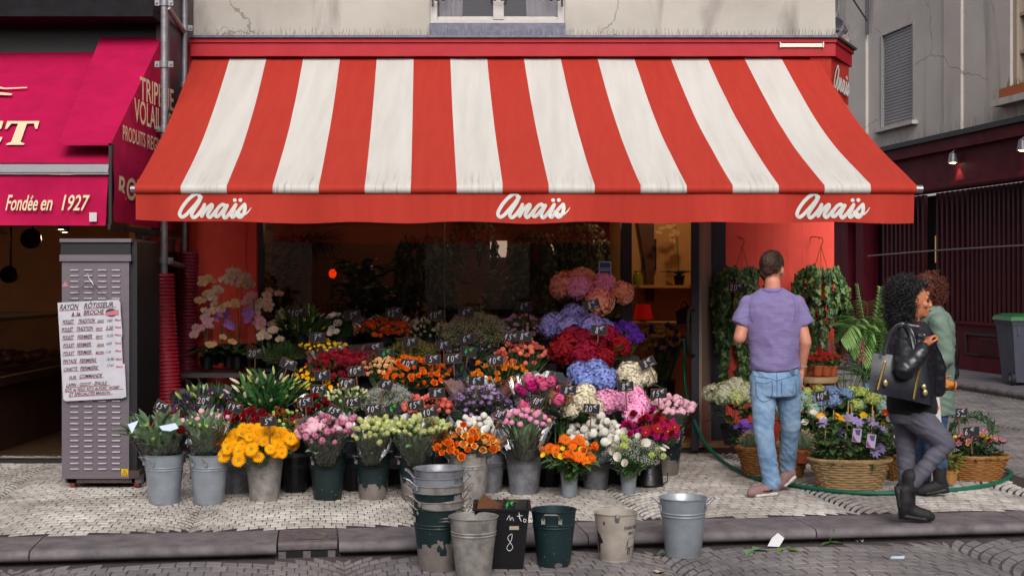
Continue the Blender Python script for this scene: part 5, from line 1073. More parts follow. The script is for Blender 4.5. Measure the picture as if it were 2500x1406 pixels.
P_hpink = pm('#f6acd0', '#f09cc4'); P_hlamplit = pm('#f8a8a4', '#fab478'); P_peach = pm('#eab680'); P_wheat = pm('#c2a85a'); P_burnt = pm('#d2541c'); P_mauve = pm('#b48aa8'); P_gyp = pm('#ddd3ae', None, .1, 0); P_gypw = pm('#d8d6d0', None, .1, 0); P_green = pm('#a9bc5a', None, .15); P_lgreen = pm('#b8c46a', '#9fb05a'); P_bgreen = pm('#94aeb0', '#a8bc8a'); P_hblue = pm('#7d97c4', '#8fa8c0')
LF = [M_leaf]
K = lambda kind, mt, w=1, s=1.0, eye=None: (kind, [mt, eye or {'gerbera': M_eye, 'daisy': M_eyey, 'poppy': M_eyey, 'orchid': M_eyey, 'star': M_eyey, 'calla': M_eyey}.get(kind, M_leaf), M_eyeg], w, s)
# front row
b1 = bunch('peony_bunch', 'green leafy peony stems with one crimson bloom in clear wrap beside the cabinet', 9.66, (325, 1022, 450, 1070), [K('ball', P_pink, 1), K('ball', P_green, 4, .8)], 10, .022, (393, 1122), M_leafg, 300, .14, .06, 2, 1, botr=.11, leafup=1.8, leaft=1.05)
put('peony_head', fmesh('peony', [P_cri, M_leaf, M_eyeg], 1), b1, W(440, 1050, 9.5), aim((.3, -1, .3)), .045)
def _paper(m):
    for pts in ([(312, 1035, 9.42), (338, 1026, 9.46), (322, 1058, 9.40)], [(388, 1040, 9.42), (428, 1032, 9.40), (436, 1045, 9.36), (415, 1052, 9.36), (396, 1050, 9.38)]): m.poly([W(*p) for p in pts], thick=(0, .002, 0))
part('paper_collar', mat('paper_blue_white', '#b9c6d6', .7), b1, _paper, smooth=False)
bunch('peony_bunch', 'wrapped bunch of green stems topped with closed pink buds', 9.66, (450, 1008, 552, 1045), [K('ball', P_ppink, 3), K('ball', P_green, 2, .8), K('ball', P_pink, 1)], 16, .022, (503, 1118), M_leafg, 240, .12, .035, 1, 2, botr=.10, leafup=1.8, leaft=.95)
bunch('rose_bunch', 'dark red roses in clear wrap behind the yellow gerberas', 10.3, (535, 1000, 650, 1040), [K('rose', P_cri, 3), K('rose', P_red, 1)], 24, .036, (573, 1108), M_leafd, 40, .09, .04, 1, 3)
bunch('gerbera_bunch', 'big bunch of golden yellow gerberas in a zinc bucket', 9.68, (538, 1032, 722, 1118), [K('gerbera', P_yel, 5), K('gerbera', pm('#ee9600', '#f0a400'), 1)], 44, .047, (640, 1122), M_leaf, 30, .08, .04, 0, 4, face=1.8, jz=1.6)
bunch('mixed_bunch', 'brownish green seed heads with dark red buds beside the pink peonies', 10.4, (640, 992, 745, 1060), [K('ball', P_green, 3, .7), K('ball', P_cri, 1, .7), K('ruffle', pm('#7a5a1e'), 2, .8)], 40, .026, (700, 1105), M_leafd, 80, .08, .03, 0, 5)
bunch('peony_bunch', 'pink peonies with cupped blooms in a dark green bucket', 9.68, (732, 1006, 866, 1086), [K('peony', P_pink, 3), K('ball', P_ppink, 2), K('peony', P_ppink, 1, .9)], 46, .034, (796, 1122), M_leafg, 110, .10, .045, 1, 6, face=.9)
bunch('rose_bunch', 'pale lime roses gathered in clear wrap above the flaked green bucket', 9.68, (862, 1014, 968, 1082), [K('bud', P_lime, 1)], 36, .040, (907, 1120), M_leafg, 50, .09, .04, 1, 7, face=1.0)
bunch('rose_bunch', 'wide wrapped sheaf of pale lime roses behind the bucket stack', 9.68, (955, 1012, 1098, 1068), [K('bud', P_lime, 1)], 46, .041, (1014, 1122), M_leafg, 60, .10, .045, 1, 8, face=1.0)
bunch('rose_bunch', 'orange roses with yellow backs in clear wrap', 9.66, (1062, 1046, 1218, 1114), [K('rose', P_org, 3), K('rose', P_orgy, 3)], 38, .037, (1143, 1122), M_leafd, 60, .09, .045, 2, 9, face=.9)
bunch('peony_bunch', 'round white buds in wrap behind the orange roses', 10.3, (1118, 1020, 1232, 1066), [K('ball', P_white, 1)], 34, .03, (1195, 1112), M_leafg, 50, .08, .03, 1, 10)
bunch('peony_bunch', 'long stemmed pale pink peony buds fanned in clear wrap', 9.95, (1212, 1000, 1338, 1042), [K('ball', P_pink, 3), K('ball', pm('#e8a898'), 1, .9)], 20, .029, (1279, 1108), M_leafg, 150, .14, .03, 1, 11, botr=.10, leafup=1.6)
bo = bunch('orange_bouquet', 'orange gerbera and marigold bouquet with yellow accents in a small vase', 9.85, (1325, 1068, 1462, 1128), [K('gerbera', pm('#f0780a', '#ea6a08'), 3, 1.15, M_eyed), K('ruffle', pm('#e2620c'), 3, .8), K('rose', pm('#f29040'), 2, .85), K('poppy', P_lem, 2, .6)], 26, .038, (1391, 1160), M_leaf, 120, .12, .05, 0, 12, face=1.0, leafup=.1)
bunch('peony_bunch', 'white peony globes in a zinc bucket behind the small vases', 10.25, (1390, 1018, 1528, 1092), [K('ball', P_white, 3, 1.05), K('peony', P_white, 2)], 40, .036, (1456, 1100), M_leafg, 90, .09, .04, 0, 13, face=.8)
bw = bunch('white_bouquet', 'white bouquet of callas, green pompons and baby breath in a small vase', 9.98, (1482, 1060, 1622, 1135), [K('spray', P_gypw, 12, 1.1), K('ruffle', P_lgreen, 1, .8), K('calla', pm('#dcd8cc'), 1, 1.3)], 70, .03, (1537, 1152), M_leaf, 120, .10, .035, 0, 14, face=.8, leafup=.2)
for (px, py, s) in ((1500, 1083, .052), (1565, 1090, .05)): put('calla_flower', fmesh('calla', [pm('#dcd8cc'), M_eyey, M_eyeg], 0), bw, W(px, py, 9.83), aim((.5 if px > 1530 else -.6, -.7, .6)), s)
for (px, py) in ((1523, 1068), (1524, 1088)): put('pompon_head', fmesh('ruffle', [P_lgreen, M_leaf, M_eyeg], 1), bw, W(px, py, 9.82), aim((0, -1, .4)), .03)
bunch('red_bouquet', 'crimson gerberas and fuchsia roses bouquet beside the white peonies', 10.2, (1520, 1000, 1652, 1078), [K('gerbera', P_red, 3, 1.25, M_eyed), K('rose', P_fuch, 3, .8), K('rose', P_cri, 2), K('peony', P_fuch, 1, .9)], 36, .04, (1590, 1115), M_leafd, 90, .11, .05, 0, 15, face=.9)
bunch('peony_bunch', 'pale pink peonies flaring wide in clear wrap beside the door', 10.75, (1588, 968, 1694, 1020), [K('ball', P_ppink, 2), K('peony', P_ppink, 2)], 44, .03, (1632, 1075), M_leafg, 90, .12, .03, 1, 16, face=.7, leafup=1.4)
# stepped rows behind
BK = 0
def row(tier, name, label, D, box, kinds, n, size, what, **k):
    z = TIER[tier][2]; cx = (box[0]+box[2])/2; D0 = D; H = .28; p = W(cx, 0, D); bk = bucket('black bucket on the stepped stand under the '+what, (p.x, D, z), H, .105, .08, M_blk, 1.3, handles=False)
    k['nleaf'] = int(k.get('nleaf', 40)*1.6)+20; k.setdefault('leaft', .92); py = HY-(z+H-EYE)*FPX/D; return bunch(name, label, D, box, kinds, n, size, (cx, py), **k)
row(2, 'iris_bunch', 'dark purple irises in crinkled wrap beside the front red sleeve', 10.5, (428, 940, 565, 1010), [K('poppy', P_dpur, 2), K('lilybud', P_lgreen, 2, 1.6), K('poppy', pm('#4a2a6a'), 1)], 30, .035, 'purple irises', leafm=M_leafd, nleaf=80, leafL=.16, leafW=.02, wrap=1, seed=21, leafup=2)
row(2, 'lily_bunch', 'lilies with long green buds and one white bloom in front of the orchids', 10.7, (560, 893, 742, 1000), [K('lilybud', P_lgreen, 6, 1.0), K('lilybud', P_cream, 2, 1.1)], 28, .05, 'green lily buds', leafm=M_leaf, nleaf=230, leafL=.16, leafW=.042, seed=22, splay=1.5, leafup=1.1)
row(2, 'rose_bunch', 'small bunch of deep red roses below the yellow freesias', 10.55, (725, 962, 805, 1008), [K('rose', P_cri, 1)], 16, .034, 'deep red roses', leafm=M_leafd, nleaf=30, seed=23, wrap=1)
row(2, 'rose_bunch', 'creamy green spray roses beside the baby breath', 10.6, (800, 938, 896, 982), [K('bud', P_cream, 1), K('bud', P_lime, 1)], 34, .023, 'creamy spray roses', leafm=M_leafg, nleaf=40, seed=24)
row(2, 'gypsophila_bunch', 'greyish white baby breath in the middle of the display', 10.6, (880, 930, 1012, 1012), [K('spray', P_gypw, 1)], 110, .034, 'greyish baby breath', leafm=M_leafg, nleaf=30, leafW=.01, seed=25)
row(2, 'rose_bunch', 'coral pink rose buds in wrap in front of the purple asters', 10.5, (988, 962, 1102, 1016), [K('ball', P_coral, 2), K('rose', P_coral, 1)], 40, .027, 'coral pink buds', leafm=M_leafd, nleaf=40, wrap=1, seed=26)
row(2, 'aster_bunch', 'lilac asters on dark stems in the middle of the display', 10.75, (1092, 922, 1250, 1035), [K('daisy', P_lav, 3), K('daisy', P_dpur, 2), K('spray', P_pur, 2, 1.2)], 120, .021, 'lilac asters', leafm=M_leafd, nleaf=150, leafL=.07, leafW=.02, wrap=1, seed=27)
bp2 = bunch('peony_bunch', 'hot pink peonies in shiny wrap beside the cream hydrangeas', 10.25, (1258, 905, 1385, 1015), [K('peony', pm('#e86a98'), 3), K('peony', P_fuch, 1)], 13, .058, (1310, 1085), M_leafd, 70, .12, .05, 1, 28, face=.8)
bunch('rose_bunch', 'peach roses tucked between hot pink peonies and cream hydrangeas', 10.3, (1340, 935, 1400, 1000), [K('rose', pm('#e8b088'), 1)], 10, .035, (1365, 1085), M_leafd, 20, seed=29)
def hyd(label, D, box, mats, n, size, bottom, seed, tier=None, leafm=None, **k):
    return bunch('hydrangea_bunch', label, D, box, [('hydra', [x, M_leaf, M_eyeg], 1) for x in mats], n, size, bottom, leafm or M_leafd, 26, .16, .11, 0, seed, face=.7, depth=.6, **k)
hyd('cream hydrangeas with ruffled heads below the blue ones', 10.35, (1365, 932, 1472, 1020), [P_cream], 5, .088, (1418, 1090), 31)
hyd('light pink hydrangeas below the cream head', 10.4, (1460, 935, 1600, 1025), [P_hpink], 7, .092, (1530, 1090), 32)
hyd('clear blue hydrangeas in the middle of the hydrangea tiers', 10.8, (1352, 866, 1524, 950), [P_blue], 7, .102, (1438, 1020), 33)
hyd('greyish cream hydrangea beside the blue heads', 10.75, (1512, 872, 1600, 950), [P_cream], 4, .098, (1555, 1020), 34)
hyd('crimson hydrangeas spreading across the middle tier', 11.3, (1330, 798, 1564, 886), [P_cri], 9, .118, (1450, 960), 35)
hyd('lilac blue hydrangeas under the pink top row', 11.7, (1326, 746, 1498, 820), [P_lil], 6, .112, (1412, 900), 36)
bunch('statice_bunch', 'bright violet statice beside the lilac hydrangeas', 11.7, (1486, 778, 1566, 846), [K('ruffle', pm('#6a34b4'), 1)], 30, .03, (1510, 900), M_leafd, 30, seed=37)
hyd('pink hydrangeas with orange lamplight in their petal colour at the display top', 12.0, (1340, 655, 1548, 750), [P_hlamplit, P_hpink, P_hpink, P_hlamplit], 8, .122, (1440, 860), 38)  # warm lamplight on the pink heads is put into the orange petal colour
hst = thing('hydrangea_stand', 'dark tiered plant stand hidden behind the hydrangeas', 'stand', (.7, 11.5, 0))
for d0, z in ((11.0, .55), (11.5, .75), (11.9, .92)): part('shelf', M_black, hst, lambda m: (m.b2((.38, d0-.25, z-.04), (1.10, d0+.2, z)), m.b2((.40, d0+.12, .005), (.44, d0+.16, z-.041)), m.b2((1.04, d0+.12, .005), (1.08, d0+.16, z-.041))), smooth=False)
for lab, px, py, D in (('cream', 1418, 1085, 10.35), ('light pink', 1530, 1085, 10.4), ('clear blue', 1438, 1015, 10.8), ('greyish cream', 1555, 1015, 10.75), ('crimson', 1450, 955, 11.3), ('lilac blue', 1412, 895, 11.7), ('lamplight tinted pink', 1440, 855, 12.0)):
    p = W(px, py, D); bucket('black bucket holding the '+lab+' hydrangeas', (p.x, D, p.z-.26), .27, .12, .09, M_blk, .4, handles=False)
row(3, 'freesia_bunch', 'golden freesias among lily leaves on the third tier', 11.1, (715, 892, 842, 955), [K('poppy', P_yel, 3), K('bud', P_yel, 1)], 40, .024, 'golden freesias', leafm=M_leafd, nleaf=70, leafL=.14, leafW=.02, seed=41, leafup=1.5)
row(3, 'carnation_bunch', 'dark crimson carnations massed on the third tier', 11.2, (755, 842, 905, 925), [K('ruffle', P_cri, 1), K('ruffle', pm('#6a0a1c'), 1)], 60, .03, 'crimson carnations', leafm=M_leafd, nleaf=30, wrap=1, seed=42)
row(3, 'spray_rose_bunch', 'small peach spray carnations between crimson and orange bunches', 11.15, (885, 866, 985, 920), [K('ruffle', P_peach, 2), K('rose', P_peach, 1)], 40, .02, 'peach spray carnations', leafm=M_leafd, nleaf=50, seed=43)
row(3, 'rose_bunch', 'bright orange roses in a broad bunch on the third tier', 11.1, (935, 862, 1092, 945), [K('rose', P_org, 3), K('bud', P_org, 1)], 52, .034, 'bright orange roses', leafm=M_leafd, nleaf=40, seed=44)
row(3, 'thistle_bunch', 'dusky blue thistles beside the bright orange roses', 11.15, (1060, 885, 1158, 945), [K('spray', P_dpur, 1), K('ruffle', pm('#3c3a58'), 1, .7)], 50, .03, 'dusky thistles', leafm=M_leafd, nleaf=60, seed=45)
row(3, 'rose_bunch', 'amber orange roses in a single row above the lilac asters', 11.1, (1158, 882, 1290, 930), [K('rose', pm('#ee8a18', '#e89a30'), 1)], 26, .033, 'amber orange roses', leafm=M_leafd, nleaf=30, seed=46)
row(3, 'rose_bunch', 'salmon coral rose heads beside the crimson hydrangeas', 11.3, (1212, 826, 1345, 896), [K('ball', pm('#e27a62'), 1), K('rose', pm('#e27a62'), 2)], 44, .03, 'salmon coral roses', leafm=M_leafd, nleaf=30, seed=47)
row(4, 'freesia_bunch', 'small yellow freesias high beside the crimson carnations', 11.7, (735, 828, 842, 864), [K('poppy', P_lem, 2), K('bud', P_yel, 1)], 36, .02, 'small yellow freesias', leafm=M_leafd, nleaf=60, leafL=.12, leafW=.02, seed=51)
row(4, 'solidago_bunch', 'feathery golden wheat coloured plumes above the peach carnations', 11.8, (952, 828, 1068, 878), [K('spray', P_wheat, 1)], 60, .034, 'feathery golden plumes', leafm=M_leaf, nleaf=40, leafW=.012, seed=52)
row(4, 'mixed_bunch', 'dark green spikes with violet flecks above the amber roses', 11.8, (1090, 830, 1215, 890), [K('spray', P_pur, 1), K('ball', P_mauve, 1, .6)], 40, .024, 'violet flecked greenery', leafm=M_leafd, nleaf=120, leafL=.1, leafW=.012, seed=53, leafup=2)
row(4, 'foliage_bunch', 'brownish feathery foliage below the first lilies', 11.8, (640, 838, 745, 890), [K('spray', pm('#5a4a26'), 1)], 40, .034, 'brownish feathery foliage', leafm=M_leafd, nleaf=90, leafL=.12, leafW=.012, seed=54, leafup=2)
row(5, 'lily_bunch', 'lilies with pale yellow green buds on the top tier', 12.35, (672, 745, 800, 825), [K('lilybud', P_lgreen, 3), K('lilybud', P_cream, 1)], 24, .055, 'pale lily buds', leafm=M_leaf, nleaf=160, leafL=.17, leafW=.04, seed=61, splay=1.4, leafup=1.2)
row(5, 'foliage_bunch', 'fine dark green foliage beside the top tier lilies', 12.35, (785, 755, 880, 830), [K('spray', pm('#4a5a2a'), 1), K('poppy', P_white, .15, 1.3)], 40, .036, 'fine dark foliage', leafm=M_leafd, nleaf=140, leafL=.12, leafW=.01, seed=62, leafup=1.5)
row(5, 'carnation_bunch', 'burnt orange carnations on the top tier', 12.35, (868, 770, 1006, 822), [K('ruffle', P_burnt, 1)], 46, .027, 'burnt orange carnations', leafm=M_leafd, nleaf=70, wrap=1, seed=63)
row(5, 'rose_bunch', 'cream spray roses on the top tier', 12.35, (998, 768, 1100, 828), [K('bud', P_cream, 1), K('rose', P_cream, 1)], 42, .024, 'cream spray roses', leafm=M_leafd, nleaf=40, seed=64)
row(5, 'gypsophila_bunch', 'large cloud of yellowish baby breath on the top tier', 12.2, (1078, 745, 1236, 856), [K('spray', P_gyp, 1)], 150, .04, 'yellowish baby breath', leafm=M_leafg, nleaf=20, leafW=.01, seed=65)
row(5, 'aster_bunch', 'mauve pink asters on the top tier beside the lilac hydrangeas', 12.3, (1212, 756, 1340, 826), [K('daisy', P_mauve, 2), K('daisy', P_lav, 1), K('spray', P_mauve, 1)], 90, .02, 'mauve pink asters', leafm=M_leafd, nleaf=80, leafL=.07, leafW=.02, seed=66)
# orchids on the left: each plant its own pot, leaves, arching stems and blooms
def orchid(label, px, py, D, stems, col, seed, fs=.042, eye=None):
    fs *= 1.12; stems = [(a, b-4, c+2) for a, b, c in stems]; r = random.Random(seed); p = W(px, py, D); o = thing('orchid_plant', label, 'orchid', p)
    part('pot', M_blk, o, lambda m: m.lathe([(.05, 0), (.065, .11), (.06, .11), (.05, .09), (.001, .09)], 14, p))
    m = MB()
    for i in range(9): a = i*.7+r.random(); leaf(m, p+Vector((0, 0, .1)), (math.cos(a), math.sin(a), .9), (0, 0, 1), .26, .08, 0, 1.0, 5)
    m.build('leaves', M_leafd, o, ang=None)
    for (tx, ty, nf) in stems:
        t_ = W(tx, ty, D-.05); mid = Vector((p.x+(t_.x-p.x)*.25, D-.02, t_.z+.06)); path = smooth_path([p+Vector((0, 0, .1)), p.lerp(mid, .6)+Vector((0, 0, .08)), mid, t_.lerp(mid, .4)+Vector((0, 0, .03)), t_], 5)
        m = MB(); m.tube(path, .004, 5); m.build('flower_stem', M_eyed if False else M_stem, o)
        L_ = len(path)
        for i in range(nf):
            q = path[int(L_-1-i*(L_*.55)/max(1, nf))]; q = q+Vector((r.uniform(-.03, .03), -.03, r.uniform(-.03, .03))); put('orchid_flower', fmesh('orchid', [col, eye or M_eyey, M_eyeg], i % 3), o, q, aim((r.uniform(-.5, .5), -1, r.uniform(-.1, .3)), r.uniform(-.3, .3)), fs*r.uniform(.85, 1.15))
P_orw = pm('#dccab4', '#d2b09c'); P_oro = pm('#c89a70', '#d8b890'); P_orp = pm('#9a62c0', '#b07ad0'); P_orpk = pm('#d8a8b0', '#c890a0')
orchid('tall white orchid arching above the others against the red panel', 585, 880, 12.5, [(555, 695, 6), (612, 705, 7)], P_orw, 1, .05)
orchid('cream orchid with drooping blooms right of the tall white one', 640, 880, 12.45, [(655, 760, 5), (618, 770, 5)], P_orw, 2)
orchid('pale peach orchid leaning towards the dark red sleeve', 520, 890, 12.4, [(500, 705, 3), (492, 745, 3)], P_oro, 3)
orchid('violet orchid with small blooms in front of the white ones', 560, 895, 12.3, [(535, 785, 9), (562, 810, 6)], P_orp, 4, .034)
orchid('violet orchid with small blooms beside the cream orchid', 610, 895, 12.3, [(605, 785, 8)], P_orp, 5, .034)
orchid('blush orchid low in front of the dark red sleeve', 505, 900, 12.2, [(470, 820, 4), (515, 800, 5)], P_orpk, 6, .036)
orchid('ivory orchid with sparse blooms against the window glass', 690, 890, 12.6, [(652, 735, 2), (690, 790, 4), (665, 800, 4)], P_orw, 7)
orchid('cream orchid hanging low between the violet ones', 580, 900, 12.2, [(545, 760, 5), (505, 850, 3)], P_oro, 8, .036)
orchid('white orchid spray filling the space beside the dark red sleeve', 545, 885, 12.35, [(520, 725, 5), (500, 770, 4)], P_orw, 9)
orchid('blush orchid between the violet ones and the window', 625, 890, 12.35, [(640, 800, 5), (600, 745, 4)], P_orpk, 10)
orchid('cream orchid low in front of the orchid group', 655, 895, 12.15, [(680, 825, 4), (640, 835, 4)], P_orw, 11, .038)
ot = thing('orchid_table', 'low white edged table carrying the orchids', 'table', W(560, 905, 12.4))
zo = W(0, 899, 12.4).z
part('top', mat('table_dark_wood', '#3a3234', .5), ot, lambda m: m.b2((-2.95, 12.05, zo-.06), (-2.05, 12.8, zo-.02)), smooth=False)
for x, y in ((-2.9, 12.1), (-2.1, 12.1), (-2.9, 12.75), (-2.1, 12.75)): part('leg', M_black, ot, lambda m: m.b2((x-.02, y-.02, 0), (x+.02, y+.02, zo-.061)), smooth=False)
# price signs
SG = [(395, 992, 9.5, '15€', 'in front of the red sleeve', -28), (499, 978, 9.9, '20€', 'above the closed pink buds', -4), (572, 994, 10.0, '19€', 'above the wrapped dark red roses', -18), (655, 1028, 9.5, '5€', 'above the yellow gerberas', 3), (745, 981, 10.2, '15€', 'behind the brownish seed heads', 3), (816, 1003, 9.5, '15€', 'turned among the pink peonies', -30),
 (861, 981, 9.9, '12€', 'behind the pink peonies', 4), (912, 998, 9.7, '10€', 'above the flaked green bucket roses', 2), (1015, 988, 10.0, '15€', 'below the coral pink buds', 8), (1048, 1005, 9.5, '10€', 'leaning over the wide lime sheaf', 14), (623, 862, 11.9, '20€', 'among the orchid leaves', -3), (704, 888, 10.9, '7€', 'tipped among the lilies', -22),
 (775, 823, 11.6, '7€', 'above the small yellow freesias', -2), (825, 861, 11.3, '5€', 'above the crimson carnations', 2), (787, 916, 10.9, '6€', 'beside the golden freesias', 2), (778, 951, 10.6, '12€', 'above the deep red roses', -3), (847, 935, 10.6, '10€', 'above the creamy spray roses', -3), (869, 905, 10.9, '10€', 'below the peach spray carnations', 4),
 (942, 938, 10.4, '6€', 'standing in the greyish baby breath', -18), (916, 849, 11.5, '5€', 'behind the crimson carnations', 5), (1003, 835, 11.6, '8€', 'in front of the golden plumes', -3), (998, 888, 11.0, '10€', 'above the bright orange roses', -5), (1057, 877, 10.95, '5€', 'at the side of the bright orange roses', -1), (1107, 875, 11.0, '10€', 'above the dusky thistles', 3),
 (1083, 843, 11.6, '8€', 'beside the golden plumes', 0), (1139, 827, 11.7, '6€', 'below the yellowish baby breath', 4), (1209, 880, 10.95, '10€', 'above the amber orange roses', 1), (1163, 929, 10.5, '6€', 'above the lilac asters', -2), (1067, 959, 10.35, '8€', 'above the coral pink buds', 2), (862, 770, 12.2, '5€', 'beside the burnt orange carnations', 3), (962, 764, 12.2, '12€', 'above the burnt orange carnations', 4),
 (1065, 769, 12.2, '10€', 'above the cream spray roses', 2), (1138, 762, 12.0, '6€', 'on the yellowish baby breath', -5), (1279, 748, 12.2, '6€', 'above the mauve pink asters', 0), (1279, 821, 11.2, '8€', 'above the salmon coral roses', -3), (1248, 823, 11.3, '15€', 'half behind another sign at the salmon roses', -8), (1462, 806, 11.1, '8€', 'above the crimson hydrangeas', -5), (1313, 980, 9.95, '10€', 'edge on at the hot pink peonies', -24), (1222, 1011, 9.8, '20€', 'edge on at the long stemmed buds', -20), (1608, 960, 10.5, '15€', 'above the pale pink peonies by the door', 1), (727, 764, 12.2, '10€', 'dim among the top tier lilies', 0), (1798, 702, 12.2, '20€', 'in the hanging ivy by the shop door', -2), (2008, 966, 10.95, '40€', 'above the blue green hydrangeas', 8), (1922, 1064, 10.6, '10€', 'behind the cactus basket', -4), (2371, 1053, 10.3, '6.€', 'above the basket of small pink roses', 5)]
for px, py, D, tx, nr, ti in SG: sign(px, py, D, tx, nr, ti, *((28, 28) if 'edge on' in nr else (36, 27) if px in (395, 2008, 816, 942) else (42, 25)), yaw=0)
for px, py, D, nr, ti in ((960, 997, 9.9, 'between the two lime rose sheaves', 20), (942, 863, 11.3, 'above the peach spray carnations', 0), (1143, 858, 11.3, 'in the violet flecked greenery', -8)): sign(px, py, D, '4€', nr, ti, green=True)
for px, py, D, nr, ti in ((1444, 744, 11.4, 'under the lamplight tinted pink hydrangeas', 14), (1580, 886, 10.6, 'behind the greyish cream hydrangea', 26), (1387, 952, 10.1, 'in the cream hydrangeas', -5), (1527, 943, 10.15, 'in the light pink hydrangeas', 4)): sign(px, py, D, '8€', nr, ti, small='pièce')
sign(1444, 997, 9.98, '20€', 'above the white peony globes', -3)
sign(2342, 1008, 10.75, '15€', 'above the wreath in the far basket', 2, small='plante')
# spare signs in the black bin
for i, (px, py, ti, bk) in enumerate(((1185, 1236, -14, True), (1200, 1233, -20, True), (1212, 1238, -30, True), (1190, 1226, -35, True))):
    s = sign(px, py, 7.98+i*.02, '4€', 'x', ti, 40, 26, back=True, stick=.12); s['label'] = 'bare wooden price sign back sticking out of the black bin'; s['group'] = 'spare signs in the bin'
s = sign(1243, 1232, 7.93, '4€', 'sticking out of the black bin', -14, 38, 28, green=True)
# cut stems and scraps on the road
def scrap(name, label, px, py, mt, fn):
    p = G(px, py, ROADZ); m = MB(); fn(m, p+Vector((0, 0, .004))); o = m.build(name, mt, None, loc=p); tag(o, label, 'litter'); return o
def _lf(m, p, n=3, L=.09, w=.05, sd=1):
    r = random.Random(sd)
    for i in range(n): a = r.random()*6; leaf(m, p+Vector((r.uniform(-.02, .02), r.uniform(-.02, .02), .004)), (math.cos(a), math.sin(a), .12), (0, 0, 1), L, w, 0, .5, 4)
scrap('fallen_leaf', 'crumpled dark green leaf with blossoms lying on the road', 1835, 1345, M_leafg, lambda m, p: _lf(m, p, 5, .12, .07, 1))
scrap('paper_scrap', 'white folded paper scrap lying by the kerb', 1893, 1334, mat('paper_white', '#c8c8c8', .8), lambda m, p: m.poly([p+Vector(q) for q in ((-.05, 0, 0), (.02, -.02, 0), (.06, .01, .05), (.02, .02, .08), (-.02, .01, .05))], thick=(0, .003, 0)))
scrap('fallen_leaf', 'yellow green leaf curled beside the paper scrap', 1916, 1342, M_leafy, lambda m, p: _lf(m, p, 3, .08, .05, 2))
scrap('fallen_leaf', 'green sprig with a stalk lying against the kerb', 2025, 1326, M_leaf, lambda m, p: (_lf(m, p, 4, .09, .04, 3), m.tube([p, p+Vector((.03, 0, .09))], .003, 4)))
scrap('fallen_petal', 'pale peach petal lying on the road', 1612, 1400, pm('#e0c0a0'), lambda m, p: _lf(m, p, 2, .07, .06, 4))
scrap('fallen_leaf', 'small dark leaf on the road behind the milk bucket', 1605, 1356, M_leafd, lambda m, p: _lf(m, p, 2, .05, .04, 5))
scrap('plastic_scrap', 'crumpled clear plastic scrap by the kerb', 2095, 1318, mat('plastic_clear', '#a8b4c0', .3), lambda m, p: _lf(m, p, 4, .05, .04, 6))
scrap('paper_scrap', 'pale blue paper strip on the road setts', 2190, 1364, mat('paper_blue', '#a8b8c4', .8), lambda m, p: m.poly([p+Vector(q) for q in ((-.04, 0, 0), (.04, -.01, .0), (.05, .012, .012), (-.03, .014, .008))], thick=(0, 0, .002)))
p = G(1600, 1330, 0); pk = KP(4.05, -.25, .006); o = MB(); leaf(o, pk, (1, .15, .02), (0, 0, 1), .16, .012, 0, .1, 4); o = o.build('cut_stem', M_leafy, None, loc=pk); tag(o, 'thin green cut stem lying on the kerb', 'litter')
pk = KP(1.93, -.2, .004); o = MB(); leaf(o, pk, (1, -.1, .05), (0, 0, 1), .09, .03, 0, .2, 3); o = o.build('fallen_leaf', M_leafy, None, loc=pk); tag(o, 'pale green leaf on the iron drain cover', 'litter')
# ================================================================== plants round the red wall on the right
def ivy_leaf(m, p, d, s, r, mi=0):
    d = Vector(d).normalized(); x = d.cross(Vector((0, 0, 1))); x = x.normalized() if x.length > 1e-3 else Vector((1, 0, 0)); y = Vector((0, 0, 1))*.9-d*.3; y = (y-d*y.dot(d)).normalized(); a = r.uniform(-.8, .8); x, y = x*math.cos(a)+y*math.sin(a), y*math.cos(a)-x*math.sin(a)
    o = [(0, .3), (.35, .55), (.5, .1), (.28, -.15), (.3, -.5), (0, -.85), (-.3, -.5), (-.28, -.15), (-.5, .1), (-.35, .55)]
    c = Vector(p)+d*s*.12; m.add([c]+[Vector(p)+x*u*s+y*v*s+d*s*r.uniform(-.06, .06) for u, v in o], [(0, j+1, (j+1) % 10+1) for j in range(10)], mi)
M_ivy = mat('ivy_leaf', '#3d6236', .4, var=.4, vscale=14, objvar=.1, trans=.15, hue=.02); M_ivyl = mat('ivy_leaf_light', '#86a05a', .45, var=.3, vscale=14, trans=.2)
M_terra = mat('terracotta', '#a04a22', .75, var=.2, vscale=10); M_tplast = mat('orange_plastic_pot', '#c8681e', .5, var=.15, vscale=6)
